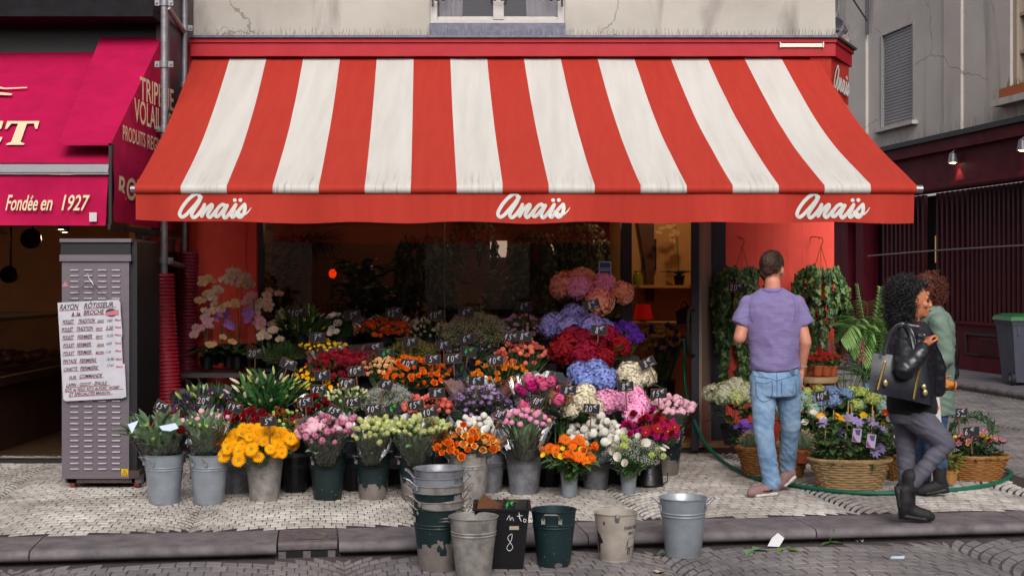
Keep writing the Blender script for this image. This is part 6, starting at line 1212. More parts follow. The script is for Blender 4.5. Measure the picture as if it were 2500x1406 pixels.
def ivy(label, px, py, D, w, drop, seed, pot=M_terra, n=34, hook=True, up=.12):
    r = random.Random(seed); p = W(px, py, D); o = thing('hanging_ivy', label, 'ivy', p)
    part('pot', pot, o, lambda m: m.lathe([(.08, -.16), (.115, 0), (.12, .005), (.12, .02), (.105, .02), (.10, -.02), (.001, -.02)], 18, p))
    if hook:
        hz = p.z+.34
        part('hanger', M_terra, o, lambda m: ([m.tube([p+Vector((.11*math.cos(a), .11*math.sin(a), .01)), Vector((p.x, p.y, hz))], .003, 4) for a in (.3, 2.4, 4.5)], m.tube(smooth_path([(p.x, p.y, hz), (p.x+.02, p.y, hz+.05), (p.x, p.y, hz+.08), (p.x-.02, p.y, hz+.06)], 4), .005, 5), m.tube([(p.x, p.y, hz+.08), (p.x, FD, hz+.10)], .005, 5)))
    if not hook: part('cord', M_black, o, lambda m: m.tube([p+Vector((0, 0, .01)), (p.x, p.y, 3.06)], .004, 4))
    m = MB()
    for i in range(n):
        a = r.uniform(0, 2*PI); L_ = drop*r.choice((.25, .45, .6, .8, 1.0, 1.1))*r.uniform(.7, 1.1); rad = r.uniform(.1, w); q = p+Vector((.07*math.cos(a), .07*math.sin(a), .02)); pts = [q, q+Vector((math.cos(a)*rad*.6, math.sin(a)*rad*.5, up*r.uniform(.3, 1))), q+Vector((math.cos(a)*rad, math.sin(a)*rad*.7, -.05))]
        k = int(L_/.09)
        for j in range(k): pts.append(pts[-1]+Vector((r.uniform(-.03, .03), r.uniform(-.03, .03), -.09)))
        path = smooth_path(pts, 3); m.tube(path, .0025, 3, mi=2, cap=False)
        for q in path[1:]:
            if r.random() < .85:
                for _ in range(2): ivy_leaf(m, q+Vector((r.uniform(-.02, .02), r.uniform(-.03, .01), r.uniform(-.02, .02))), (math.cos(a)+r.uniform(-.5, .5), -1+r.uniform(-.4, .5), r.uniform(-.1, .7)), r.uniform(.03, .055), r, 1 if r.random() < .35 else 0)
    fo = m.build('foliage', [M_ivy, M_ivyl, M_stem], o, smooth=False); fo['kind'] = 'stuff'; return o
ivy('dark trailing ivy hanging from a wire on the red wall beside the shop door', 1812, 690, 12.75, .22, 1.05, 1, n=46)
ivy('variegated ivy in an orange pot hanging at the corner of the red wall', 2004, 690, 12.6, .2, .75, 2, M_tplast, n=40)
# small plant table with red kalanchoes
pt_ = W(1995, 918, 12.0); tbz = pt_.z
tb2 = thing('plant_table', 'round wooden plant table carrying the red kalanchoe pots', 'table', (pt_.x, 12.0, 0))
part('top', mat('table_wood', '#9a7a54', .6, var=.3, vscale=12), tb2, lambda m: m.lathe([(.16, tbz-.06), (.19, tbz-.05), (.19, tbz-.012), (.18, tbz)], 20, (pt_.x, 12.0, 0), capt=True))
for a in (.5, 2.1, 3.7, 5.3): part('leg', mat('table_leg', '#5a4028', .7), tb2, lambda m: m.tube([(pt_.x+.12*math.cos(a), 12+.12*math.sin(a), tbz-.06), (pt_.x+.16*math.cos(a), 12+.16*math.sin(a), 0)], .018, 6))
def potted(name, label, px, py, D, kinds, n, size, w, h, pr=.055, ph=.1, lm=None, nl=30, ll=.07, lw=.05, seed=1, group=None, potm=None, face=.6):
    p = W(px, py, D); o = thing(name, label, 'plant', p, group); r = random.Random(seed)
    part('pot', potm or M_terra, o, lambda m: m.lathe([(pr*.72, 0), (pr*.95, ph*.8), (pr*1.05, ph*.8), (pr*1.05, ph), (pr*.9, ph), (pr*.85, ph*.85), (.001, ph*.85)], 16, p))
    m = MB(); tot = sum(k[2] for k in kinds) if kinds else 0
    for i in range(nl):
        a = r.random()*6.28; q = p+Vector((math.cos(a)*w*.5*r.random(), math.sin(a)*w*.4*r.random(), ph+(h-ph)*r.uniform(0, .8))); leaf(m, q, (math.cos(a), math.sin(a)-.2, r.uniform(0, .7)), (0, 0, 1), ll*r.uniform(.7, 1.2), lw*r.uniform(.7, 1.2), 0, r.uniform(0, .8))
    for (u, v) in heads_in(n, r, w/2, w*.4):
        q = p+Vector((u*w/2, v*w*.4, ph+(h-ph)*(1-.35*(u*u+v*v)+.25*(v-.3)*.5))); w_ = r.random()*tot
        for kd in kinds:
            w_ -= kd[2]
            if w_ <= 0: break
        d = (u*.6+r.uniform(-.2, .2), v*.4-face, .7); put(HN[kd[0]], fmesh(kd[0], kd[1], r.randrange(3)), o, q, aim(d, r.random()*6), size*r.uniform(.85, 1.15)*kd[3]); m.tube([p+Vector((0, 0, ph*.8)), p.lerp(q, .6), q], .003, 4, mi=1, cap=False)
    fo = m.build('foliage', [lm or M_leaf, M_stem], o, ang=None); fo['kind'] = 'stuff'; return o
for i, (px, D, c) in enumerate(((1958, 11.95, 'left edge'), (1996, 11.92, 'x'), (2016, 11.92, 'y'), (2032, 12.0, 'z'))):
    potted('kalanchoe', ['red kalanchoe pot half hidden behind the man on the plant table', 'bright red kalanchoe in the foremost terracotta pot on the plant table', 'red kalanchoe pot between two others on the plant table', 'red kalanchoe pot at the outer rim of the plant table'][i], px, 918-1, D, [K('ruffle', pm('#c01c1c'), 1)], 14, .016, .16, .20, .05, .09, M_leaf, 24, .06, .05, 70+i)
# potted flowers on the ground
HY_ = lambda mt: ('hydra', [mt, M_leaf, M_eyeg], 1, 1.0)
potted('hydrangea_plant', 'potted hydrangea with creamy white heads beside the door frame', 1790, 1085, 11.9, [HY_(pm('#dcd8c0', '#c4cc98')), HY_(pm('#cdd296', '#b8c47a'))], 10, .082, .46, .52, .11, .18, M_leafd, 40, .14, .09, 81, potm=M_blk)
potted('bellflower', 'small pot of violet bellflowers behind the cactus basket', 1818, 1118, 11.2, [K('star', pm('#7a50c0', '#6a44b0'), 1)], 6, .045, .2, .30, .07, .1, M_leafd, 40, .07, .04, 82, potm=M_blk)
hp = [(1945, 1090, 11.5, P_bgreen, 'grey green'), (1998, 1075, 11.6, P_lgreen, 'lime green'), (2040, 1075, 11.5, P_hblue, 'dusty blue'), (2090, 1075, 11.6, P_lgreen, 'yellow green'), (2150, 1065, 11.8, pm('#7c98d0', '#88a0d8'), 'clear sky blue'), (2155, 1090, 11.4, P_bgreen, 'pale sea green')]
for i, (px, py, D, mt_, nm) in enumerate(hp): potted('hydrangea_plant', 'potted '+nm+' hydrangea in the group below the plant table', px, py, D, [HY_(mt_), HY_(P_lgreen if i % 2 else mt_)], 7, .072, .36, .42, .1, .16, M_leafd, 40, .13, .09, 90+i, potm=M_blk)
pp = [(1938, 1100, 10.95, P_yel, 'yellow', 2), (1985, 1110, 10.9, P_white, 'white', 3), (2030, 1105, 10.9, P_yel, 'golden yellow', 3), (2120, 1100, 10.8, P_lem, 'lemon', 2), (2165, 1105, 10.7, pm('#d8341c'), 'scarlet', 2), (2190, 1105, 10.75, P_white, 'ivory', 2)]
for i, (px, py, D, mt_, nm, n_) in enumerate(pp): potted('poppy_plant', 'iceland poppies with '+nm+' blooms on thin stalks above their foliage', px, py+20, D, [K('poppy', mt_, 1)], n_, .042, .22, .40, .06, .09, M_leafy, 26, .13, .025, 110+i, potm=M_blk)
def lupin(label, px, py, D, n, col, seed):
    r = random.Random(seed); p = W(px, py, D); o = thing('lupin_plant', label, 'plant', p); part('pot', M_blk, o, lambda m: m.lathe([(.07, 0), (.09, .14), (.08, .14), (.07, .12), (.001, .12)], 14, p)); m = MB()
    for i in range(26):
        a = r.random()*6.28; q = p+Vector((math.cos(a)*r.uniform(.02, .2), math.sin(a)*.15, r.uniform(.2, .5))); m.tube([p+Vector((0, 0, .1)), q], .003, 4, mi=1, cap=False)
        for j in range(8): b = 2*PI*j/8; leaf(m, q, (math.cos(b), math.sin(b)*.8-.2, .25), (0, 0, 1), .085, .022, 0, .5)
    fo = m.build('foliage', [M_leaf, M_stem], o, ang=None); fo['kind'] = 'stuff'
    for i in range(n):
        q = p+Vector((r.uniform(-.16, .16), r.uniform(-.1, .1), .46+r.random()*.08)); m = MB()
        for k in range(44):
            t_ = k/44; a = k*2.4; rr_ = .032*(1-t_*.8); b = q+Vector((rr_*math.cos(a), rr_*math.sin(a), t_*.20)); petal(m, a, .9, .4, .028*(1.1-t_*.6), .022, .2, b-q, nu=2)
        m.tube([Vector((0, 0, -.3)), Vector((0, 0, .2))], .004, 4, mi=1); put('lupin_spike', m.mesh('lupin', [col, M_stem], ang=None), o, q)
lupin('lupin with deep pink spike left of the plant table', 1938, 1040, 12.0, 3, pm('#a83a5c', '#c05a78'), 1); lupin('lupin with rosy spikes and palmate leaves beside the palm', 2065, 1030, 12.0, 5, pm('#b04a64', '#c8847a'), 2)
# palm
r = random.Random(5); pb = Vector((W(2128, 0, 12.3).x, 12.3, 0)); pl = thing('palm_plant', 'tall feathery green palm standing at the corner of the red wall', 'palm', pb)
part('pot', M_terra, pl, lambda m: m.lathe([(.12, .0), (.17, .3), (.18, .3), (.18, .34), (.15, .34), (.14, .3), (.001, .3)], 20, pb))
for i, (tx, ty, bow) in enumerate(((2085, 705, .2), (2178, 690, .15), (2140, 712, .1), (2060, 790, .45), (2195, 760, .4), (2110, 745, .2), (2065, 860, .75), (2160, 740, .2), (2090, 880, .75), (2170, 850, .6), (2045, 835, .6), (2130, 800, .4))):
    t_ = W(tx+8, ty-6, 12.3+r.uniform(-.3, .3)); b = pb+Vector((r.uniform(-.05, .05), r.uniform(-.05, .05), .3)); mid = b.lerp(t_, .5)+Vector((0, 0, .04+bow*.75)); path = smooth_path([b, b.lerp(mid, .5)+Vector((0, 0, .08)), mid, t_], 7); m = MB(); m.tube(path, [.009*(1-.8*k/len(path)) for k in range(len(path))], 5, mi=1)
    for k in range(int(len(path)*.3), len(path)):
        for sub in (0, .5):
            if k+1 >= len(path) and sub: continue
            q = path[k].lerp(path[min(k+1, len(path)-1)], sub); tg = (path[min(k+1, len(path)-1)]-path[k-1]).normalized(); sd_v = tg.cross(Vector((0, 0, 1))); sd_v = sd_v.normalized() if sd_v.length > 1e-3 else Vector((1, 0, 0)); u = (k-len(path)*.3)/(len(path)*.7); LL = .30*(1-.6*u*u)
            for s_ in (-1, 1): leaf(m, q, tg*.55+sd_v*s_*.9+Vector((0, 0, .02)), (0, 0, 1), LL*r.uniform(.85, 1.1), .023, 0, .6, 3)
    m.build('frond', [mat('palm_leaf', '#9cc478', .5, var=.25, vscale=5, objvar=.2, trans=.25), M_stem], pl, ang=None)
# woven baskets
def basket(label, px, py, wpx, hz, mt, seed, sy=.62, flare=1.35):
    p = G(px, py); p.y += .17; a = wpx/FPX*p.y/2; b_ = thing('wicker_basket', label, 'basket', p); m = MB(); nr, ns, nst = 11, 96, 24
    for k in range(nr):
        t_ = (k+.5)/nr; rr_ = a*(1/flare+(1-1/flare)*t_); pts = [p+Vector(((rr_+.006*math.sin(nst*th/2*2/2+PI*k))*math.cos(th), (rr_+.006*math.sin(nst*th/2*2/2+PI*k))*math.sin(th)*sy, hz*t_)) for th in [2*PI*i/ns for i in range(ns)]]
        m.tube(pts, hz/nr*.52, 5, closed=True)
    for i in range(nst):
        th = 2*PI*(i+.5)/nst; m.tube([p+Vector((a*(1/flare+(1-1/flare)*t_)*math.cos(th), a*(1/flare+(1-1/flare)*t_)*math.sin(th)*sy, hz*t_)) for t_ in (0, .5, 1)], .006, 5)
    m.build('weave', mt, b_)
    m = MB()
    for ph in (0, PI/2, PI, PI*1.5):
        pts = []
        for i in range(90):
            th = 2*PI*i/90; w_ = th*14+ph; rr_ = a*1.02+.010*math.cos(w_); pts.append(p+Vector((rr_*math.cos(th), rr_*math.sin(th)*sy, hz+.008+.010*math.sin(w_))))
        m.tube(pts, .0085, 5, closed=True)
    m.build('rim', mt, b_)
    part('soil', mat('dark_soil', '#1c1512', .95, var=.4, vscale=30, bump=.6, bscale=50), b_, lambda q: q.lathe([(a*.94, hz*.8), (.001, hz*.85)], 30, p, capb=False, sy=sy))
    return b_, p, a, hz
M_wk1 = mat('wicker_pale', '#b08e62', .65, var=.35, vscale=18); M_wk2 = mat('wicker_brown', '#94602c', .6, var=.4, vscale=18); M_wk3 = mat('wicker_tan', '#a8783f', .6, var=.35, vscale=18)
bA = basket('brown wicker basket of cacti behind the walking man', 1899, 1172, 178, .23, M_wk2, 1)
bB = basket('pale wicker basket of lilac clematis plants', 2088, 1198, 196, .21, M_wk1, 2)
bC = basket('tan wicker basket of low greenery behind the dark haired woman', 2232, 1178, 120, .19, M_wk3, 3)
bD = basket('brown wicker basket of small roses at the street corner', 2402, 1178, 150, .18, M_wk2, 4)
def cactus(label, px, py, D, s, seed, hairy=True):
    r = random.Random(seed); p = W(px, py, D); o = thing('cactus', label, 'cactus', p); m = MB(); n = 48
    prof = [(s*math.sin(PI*(.12+.86*i/12)), s*(1-math.cos(PI*(.12+.86*i/12)))*1.0) for i in range(13)]; vs = []
    for rr_, z in prof:
        for j in range(n): a = 2*PI*j/n; q = rr_*(1+.09*math.cos(a*12)); vs.append(p+Vector((q*math.cos(a), q*math.sin(a), z)))
    m.add(vs, [(i*n+j, i*n+(j+1) % n, (i+1)*n+(j+1) % n, (i+1)*n+j) for i in range(12) for j in range(n)]+[tuple(12*n+j for j in range(n))]); m.build('body', mat('cactus_green', '#44543c', .7, var=.4, vscale=30), o)
    m = MB()
    for i in range(220):
        a = r.randrange(12)*2*PI/12; t_ = r.uniform(.2, .98); rr_ = s*math.sin(PI*(.12+.86*t_))*1.08; z = s*(1-math.cos(PI*(.12+.86*t_))); q = p+Vector((rr_*math.cos(a), rr_*math.sin(a), z)); d = (q-p-Vector((0, 0, s))).normalized()+Vector((r.uniform(-.5, .5), r.uniform(-.5, .5), r.uniform(-.5, .5))); m.tube([q, q+d*s*.35], .0014, 3, cap=False)
    so = m.build('spines', mat('cactus_spine', '#b0a080', .7), o); so['kind'] = 'stuff'
    part('pot', M_terra, o, lambda q: q.lathe([(s*.7, -.06), (s*.95, .03), (s*1.02, .03), (s*1.02, .05), (s*.85, .05), (.001, .03)], 16, p))
cactus('round grey cactus at the inner side of the cactus basket', 1834, 1104, 10.85, .075, 1); cactus('larger woolly grey cactus in the cactus basket', 1956, 1110, 10.8, .088, 2); cactus('small spiny reddish cactus half behind the man', 1922, 1100, 10.9, .06, 3)
def fill(label, name, bk, n, kinds, nh, size, h, seed, lm, ll=.08, lw=.04, spread=.85):
    b_, p, a, hz = bk; o = thing(name, label, 'plant', p+Vector((0, 0, hz*.85))); r = random.Random(seed); m = MB(); tot = sum(k[2] for k in kinds) if kinds else 0
    for i in range(n):
        th = r.random()*6.28; u = math.sqrt(r.random())*spread; q = p+Vector((a*u*math.cos(th), a*u*math.sin(th)*.6, hz*.85+h*r.uniform(.05, .95)*(1-u*u*.5))); leaf(m, q, (math.cos(th)+r.uniform(-.6, .6), math.sin(th)*.6-.4+r.uniform(-.5, .5), r.uniform(-.1, .8)), (0, 0, 1), ll*r.uniform(.7, 1.3), lw*r.uniform(.7, 1.3), 0, r.uniform(0, .9))
        if i % 6 == 0: m.tube([Vector((q.x, q.y, p.z+hz*.8)), q], .0025, 3, mi=1, cap=False)
    for i in range(nh):
        th = r.random()*6.28; u = math.sqrt(r.random())*spread; kd = r.choices(kinds, [k[2] for k in kinds])[0]
        q = p+Vector((a*u*math.cos(th), a*u*math.sin(th)*.6-.02, hz*.85+h*(1.02-u*u*.5)*(r.uniform(.35, 1.05) if kd[0] == 'star' else r.uniform(.85, 1.1)))); put(HN[kd[0]], fmesh(kd[0], kd[1], r.randrange(3)), o, q, aim((u*math.cos(th)*.7, -.8, .6), r.random()*6), size*kd[3]*r.uniform(.85, 1.15))
    fo = m.build('foliage', [lm, M_stem], o, ang=None); fo['kind'] = 'stuff'; return o
cl = fill('lilac clematis plants climbing canes in the pale basket', 'clematis_plant', bB, 320, [K('star', pm('#a896cc', '#9a8ac4'), 1)], 13, .052, .40, 1, M_leaf, .085, .045)
_, pB, aB, hB = bB
for i, (dx, dy, h_, lx) in enumerate(((-.13, .05, .42, .02), (-.05, -.05, .50, .03), (.05, .04, .47, -.03), (.14, -.06, .46, .02), (.2, .03, .42, -.01), (-.2, .0, .36, .02))): part('cane', mat('bamboo', '#b09060', .6), cl, lambda m: m.tube([pB+Vector((dx, dy, hB*.8)), pB+Vector((dx+lx, dy, hB*.8+h_))], .005, 5))
part('cross_cane', mat('bamboo', '#b09060', .6), cl, lambda m: (m.tube([pB+Vector((-.2, .0, .45)), pB+Vector((.06, -.02, .49))], .004, 5), m.tube([pB+Vector((-.16, .0, .33)), pB+Vector((.04, -.03, .36))], .004, 5)))
for px, py in ((2092, 1062), (2127, 1076)):
    p = W(px, py, 10.1); m = MB(); m.box(p, (.066, .002, .10), 0, Matrix.Rotation(.12, 3, 'Y')); tg_ = m.build('care_label', mat('label_print', '#b8a8c0', .5), cl, smooth=False)
    m = MB(); rm = Matrix.Rotation(.12, 3, 'Y'); m.add([p+rm @ Vector(q) for q in ((-.03, -.0022, -.045), (.005, -.0022, -.048), (-.03, -.0022, .0))], [(0, 1, 2)]); m.add([p+rm @ Vector(q) for q in ((-.02, -.0024, .04), (.025, -.0024, .045), (.02, -.0024, .0), (-.005, -.0024, .005))], [(0, 1, 2, 3)], 1); m.build('label_picture', [mat('print_magenta', '#8a2a80', .5), mat('print_violet', '#5a4a80', .5)], tg_, smooth=False)
fill('low grey green herbs filling the tan basket', 'herb_plant', bC, 260, [], 0, .03, .26, 2, M_leafg, .06, .02)
fill('small pink, red and yellow roses filling the corner basket', 'rose_plant', bD, 240, [K('rose', pm('#e8a0b0', '#dc8aa0'), 4), K('rose', pm('#b81c30'), 2, .7), K('ruffle', P_lem, 2, .7), K('rose', pm('#e0b090'), 1)], 34, .027, .22, 3, M_leafd, .06, .035)
_, pD, aD, hD = bD; wr = thing('ivy_wreath', 'ring of small leaved jasmine trained on a hoop in the corner basket', 'wreath', pD+Vector((-.05, .1, hD))); r = random.Random(9); m = MB(); wc = W(2375, 1055, 10.95)
for i in range(420):
    a = r.random()*6.28; q = wc+Vector((.17*math.cos(a)+r.uniform(-.03, .03), r.uniform(-.03, .03), .13*math.sin(a)+r.uniform(-.03, .03))); leaf(m, q, (r.uniform(-1, 1), -.6, r.uniform(-1, 1)), (0, -1, .3), .035, .014, 0, .4, 2)
fo = m.build('foliage', M_leafd, wr, ang=None); fo['kind'] = 'stuff'; part('hoop', M_stem, wr, lambda m: m.tube([wc+Vector((.17*math.cos(a), 0, .13*math.sin(a))) for a in [2*PI*i/30 for i in range(30)]], .004, 5, closed=True))
part('stem', M_stem, wr, lambda m: m.tube([wc+Vector((0, 0, -.13)), (wc.x, wc.y, hD*.85)], .004, 5))
cg = potted('trailing_herb', 'bright green trailing herb spilling beside the corner basket', 2320, 1178, 10.4, [], 0, .03, .16, .24, .06, .1, M_leafy, 70, .08, .04, 131, potm=M_wk3)
# garden hose
hs_ = smooth_path([(1.55, 13.6, .5), W(1668, 830, 12.7), W(1672, 930, 12.6), W(1690, 1010, 12.4), W(1718, 1075, 12.2), G(1760, 1122, .016), G(1800, 1148, .016), G(1850, 1168, .016), G(1960, 1188, .016), G(2100, 1203, .016), G(2260, 1200, .016), G(2400, 1186, .016), G(2458, 1168, .016), G(2468, 1152, .016), G(2450, 1142, .016)], 9)
m = MB(); m.tube(hs_, .016, 10); o = m.build('garden_hose', mat('hose_green', '#0b6049', .4, var=.1, vscale=8), None, loc=(1.7, 12, 0)); tag(o, 'green garden hose running from the shop door round the baskets', 'hose')
# wheelie bin across the street
bb = G(2512, 938, 0); wb = thing('wheelie_bin', 'grey wheelie bin with a green lid on the far pavement', 'bin', bb); bx, by = bb.x, bb.y
def taper(m, cx, cy, z0, z1, a0, b0, a1, b1, mi=0): m.add([Vector((cx+sx*(a0 if z == z0 else a1), cy+sy*(b0 if z == z0 else b1), z)) for z in (z0, z1) for sx, sy in ((-1, -1), (1, -1), (1, 1), (-1, 1))], [(3, 2, 1, 0), (4, 5, 6, 7), (0, 1, 5, 4), (1, 2, 6, 5), (2, 3, 7, 6), (3, 0, 4, 7)], mi)
part('body', mat('bin_grey', '#4a4d5c', .5, var=.15, vscale=6), wb, lambda m: (taper(m, bx, by, .05, .96, .30, .28, .38, .36), taper(m, bx, by, .90, .97, .385, .365, .40, .38), [m.b2((bx-.30+i*.1, by-.365, .75), (bx-.27+i*.1, by-.34, .9)) for i in range(3)]), smooth=False)
part('lid', mat('bin_lid_green', '#17602f', .45, var=.1, vscale=6), wb, lambda m: (taper(m, bx, by, .972, 1.03, .42, .40, .40, .38), taper(m, bx, by, 1.03, 1.07, .40, .38, .30, .30)), smooth=False)
wh = part('wheel', mat('tyre_black', '#15151a', .7), wb, lambda m: m.tube([(bx-.36, by-.2, .1), (bx-.30, by-.2, .1)], .1, 20)); part('hub', mat('hub_grey', '#5a5a60', .5), wh, lambda m: m.tube([(bx-.372, by-.2, .1), (bx-.361, by-.2, .1)], .045, 14))
# ================================================================== inside the florist
def bushy(name, label, px, py, D, h, w, n, ll, lw, lm, seed, trunk=0, pot=True, droop=.6):
    r = random.Random(seed); p = W(px, py, D); o = thing(name, label, 'plant', p)
    if trunk: part('trunk', mat('palm_trunk', '#6a4a28', .8, var=.3, vscale=14, bump=.5, bscale=30), o, lambda m: m.tube([p, p+Vector((.01, 0, trunk*.5)), p+Vector((0, 0, trunk))], [.045, .035, .03], 10))
    if pot: part('pot', M_blk, o, lambda m: m.lathe([(.10, -.02), (.14, .22), (.12, .22), (.001, .2)], 16, p))
    m = MB()
    for i in range(n):
        a = r.random()*6.28; u = r.random(); q = p+Vector((math.cos(a)*w*.3*u, math.sin(a)*w*.3*u, trunk+h*r.uniform(.15, .8) if not trunk else trunk+r.uniform(-.03, .08))); leaf(m, q, (math.cos(a), math.sin(a), r.uniform(.1, 1.2)), (0, 0, 1), ll*r.uniform(.6, 1.2), lw*r.uniform(.7, 1.2), 0, droop*r.uniform(.5, 2.2), 6)
    fo = m.build('foliage', lm, o, ang=None); fo['kind'] = 'stuff'; return o
wt = thing('window_bench', 'dark bench inside the florist window carrying potted plants', 'bench', (-.7, 13.9, 0))
part('top', M_black, wt, lambda m: m.b2((-2.3, 13.5, .93), (1.0, 14.4, .97)), smooth=False); [part('leg', M_black, wt, lambda m: m.b2((x, 13.6, .02), (x+.06, 14.3, .929)), smooth=False) for x in (-2.2, -.7, .9)]
bz = lambda D, z=.97: HY-(z-EYE)*FPX/D
bushy('dracaena', 'drooping dracaena on a slim trunk behind the window', 742, bz(13.9), 13.9, .3, .5, 110, .42, .025, M_leafd, 1, trunk=.95, droop=1.0)
bushy('fig_plant', 'broad leaved green plant behind the window beside the orange lamp', 930, bz(13.9), 13.9, .6, .8, 120, .2, .1, M_leafd, 2); bushy('schefflera', 'umbrella leaved plant behind the window glass joint', 1020, bz(14.1), 14.1, .75, .6, 110, .18, .07, M_leafd, 3)
bushy('sansevieria', 'upright spiky plant in the window in front of a bright pane', 1215, bz(13.9), 13.9, .35, .25, 26, .45, .06, M_leafd, 4, droop=-.02); bushy('fern', 'dark fern low behind the window', 1290, bz(13.8), 13.8, .35, .5, 130, .28, .03, M_leafd, 5, droop=1.0); bushy('laurel_plant', 'dark bush at the window edge beside the orchids', 670, bz(13.7), 13.7, .6, .4, 150, .12, .05, M_leafd, 6); bushy('monstera', 'dark large leaved plant low behind the window', 850, bz(13.7), 13.7, .3, .7, 60, .25, .14, M_leafd, 7); bushy('laurel_plant', 'dark bush behind the yellowish baby breath', 1130, bz(13.7), 13.7, .4, .6, 120, .16, .07, M_leafd, 8); bushy('laurel_plant', 'dark bush in the window beside the shop door', 1480, bz(13.8), 13.8, .6, .6, 160, .15, .06, M_leafd, 9)
ivy('ivy hanging in a terracotta pot behind the window joint', 1042, 610, 13.8, .26, .75, 11, n=40, hook=False); ivy('ivy hanging in a terracotta pot above the pink hydrangeas', 1315, 605, 13.8, .26, .6, 12, n=40, hook=False); ivy('dense ivy hanging inside the window by the sticker', 1420, 580, 13.9, .2, .7, 13, n=30, hook=False); ivy('thin ivy hanging inside the window between the terracotta pots', 1160, 570, 13.9, .2, .4, 14, n=22, hook=False)
bushy('ficus_plant', 'tall dense ficus filling the window beside the dracaena', 690, bz(14.2), 14.2, 1.1, .7, 260, .13, .06, M_leaf, 20)
bushy('philodendron', 'glossy climbing philodendron in the middle of the window', 885, bz(14.3), 14.3, 1.0, .8, 150, .22, .12, M_leaf, 21)
bushy('ficus_plant', 'tall dark ficus behind the glass joint of the window', 1090, bz(14.3), 14.3, 1.2, .7, 260, .13, .06, M_leaf, 22)
bushy('ficus_plant', 'tall dark ficus behind the pink hydrangeas in the window', 1390, bz(14.2), 14.2, 1.15, .8, 260, .14, .06, M_leaf, 23)
bushy('parlour_palm', 'fine leaved parlour palm in the window behind the mauve asters', 1255, bz(14.3), 14.3, .9, .8, 160, .35, .03, M_leaf, 24, droop=.9)
lp = W(812, 668, 14.75); lo_ = thing('globe_lamp', 'glowing orange globe lamp inside the florist', 'lamp', lp); part('globe', mat('lamp_orange', '#ff5a1a', .5, emit='#ff3406', estr=.7), lo_, lambda m: m.ell(lp, (.042, .042, .05), 16, 10)); part('stem', M_black, lo_, lambda m: m.tube([lp-Vector((0, 0, .07)), (lp.x, lp.y, 1.0)], .012, 6)); part('base', M_black, lo_, lambda m: m.lathe([(.1, .97), (.09, 1.0), (.02, 1.01)], 14, (lp.x, lp.y, 0)))
tb3 = thing('back_counter', 'long dark counter inside the florist behind the lamp', 'counter', (-1.2, 15.2, 0)); part('body', mat('counter_dark', '#2a1a12', .6), tb3, lambda m: m.b2((-2.8, 14.5, .02), (.9, 15.4, .95)), smooth=False); part('top', mat('counter_top_dark', '#1a1210', .4), tb3, lambda m: m.b2((-2.85, 14.46, .951), (.95, 15.44, .99)), smooth=False)
p = W(1236, 553, 15.6); ceiling_spot(p.x, p.y, 2.35, 'lit ceiling spotlight inside the florist behind the window', 4, (1, .62, .34), '#ffd8a8'); ceiling_spot(-1.6, 16.6, 2.6, 'lit ceiling spotlight over the florist back wall', 7, (1, .55, .25), '#ffd0a0'); ceiling_spot(1.75, 14.3, 2.7, 'lit ceiling spotlight just inside the florist door', 8, (1, .72, .42), '#ffe0b8')
# things on the cream wall inside the door
fr = thing('picture_frame', 'dark framed picture on the cream wall inside the door', 'picture', W(1585, 655, 15.2)); a, b = W(1569, 659, 15.27), W(1602, 584, 15.27)
part('frame', M_black, fr, lambda m: m.b2((a.x, 15.24, a.z), (b.x, 15.295, b.z)), smooth=False); part('mount', mat('mount_pale', '#8a7a68', .6), fr, lambda m: m.b2((a.x+.025, 15.235, a.z+.03), (b.x-.025, 15.239, b.z-.03)), smooth=False); part('print', mat('print_grey', '#3a3a3e', .6, var=.6, vscale=18), fr, lambda m: m.b2((a.x+.045, 15.231, a.z+.06), (b.x-.045, 15.234, b.z-.06)), smooth=False)
fr2 = thing('picture_frame', 'narrow gilt framed picture below the dark framed one', 'picture', W(1586, 722, 15.2)); a2, b2_ = W(1579, 722, 15.27), W(1593, 677, 15.27); part('frame', mat('gilt', '#6a4a24', .5), fr2, lambda m: m.b2((a2.x, 15.25, a2.z), (b2_.x, 15.296, b2_.z)), smooth=False); part('print', M_black, fr2, lambda m: m.b2((a2.x+.014, 15.246, a2.z+.02), (b2_.x-.014, 15.249, b2_.z-.02)), smooth=False)
shz = W(0, 696, 15.0).z; sh = thing('wall_shelf', 'cream wall shelf inside the door with an orchid on it', 'shelf', (1.9, 15.0, shz)); part('board', M_incream, sh, lambda m: m.b2((1.40, 14.85, shz-.03), (2.5, 15.29, shz)), smooth=False)
orchid('orchid with a bare arching stem on the shelf inside the door', 1658, 696, 15.0, [(1612, 566, 2), (1640, 590, 3)], P_oro, 21, .03)
jr = W(1556, 696, 14.98); jo = thing('glass_jar', 'yellow green glass jar on the shelf inside the door', 'jar', jr); part('glass', mat('jar_green', '#8a9a20', .15, spec=.7, trans=.3), jo, lambda m: m.lathe([(.05, .002), (.055, .03), (.05, .11), (.035, .14), (.04, .155)], 18, jr))
lw_ = thing('low_counter', 'pale counter inside the door carrying a red lamp', 'counter', (1.6, 14.6, 0)); lz = W(0, 786, 14.5).z; part('body', M_incream, lw_, lambda m: m.b2((1.2, 14.3, .02), (2.5, 14.8, lz-.03)), smooth=False); part('top', mat('counter_pale', '#b09a80', .5), lw_, lambda m: m.b2((1.18, 14.27, lz-.029), (2.52, 14.82, lz)), smooth=False)
rl_ = W(1570, 786, 14.5); rs = thing('table_lamp', 'table lamp with a red fabric shade inside the door', 'lamp', rl_); part('shade', mat('red_shade', '#c01414', .6, trans=.3, emit='#c00808', estr=.12), rs, lambda m: m.lathe([(.11, .03), (.075, .19)], 20, rl_, capb=False)); part('base', M_black, rs, lambda m: m.lathe([(.05, .001), (.012, .02), (.012, .1)], 12, rl_))
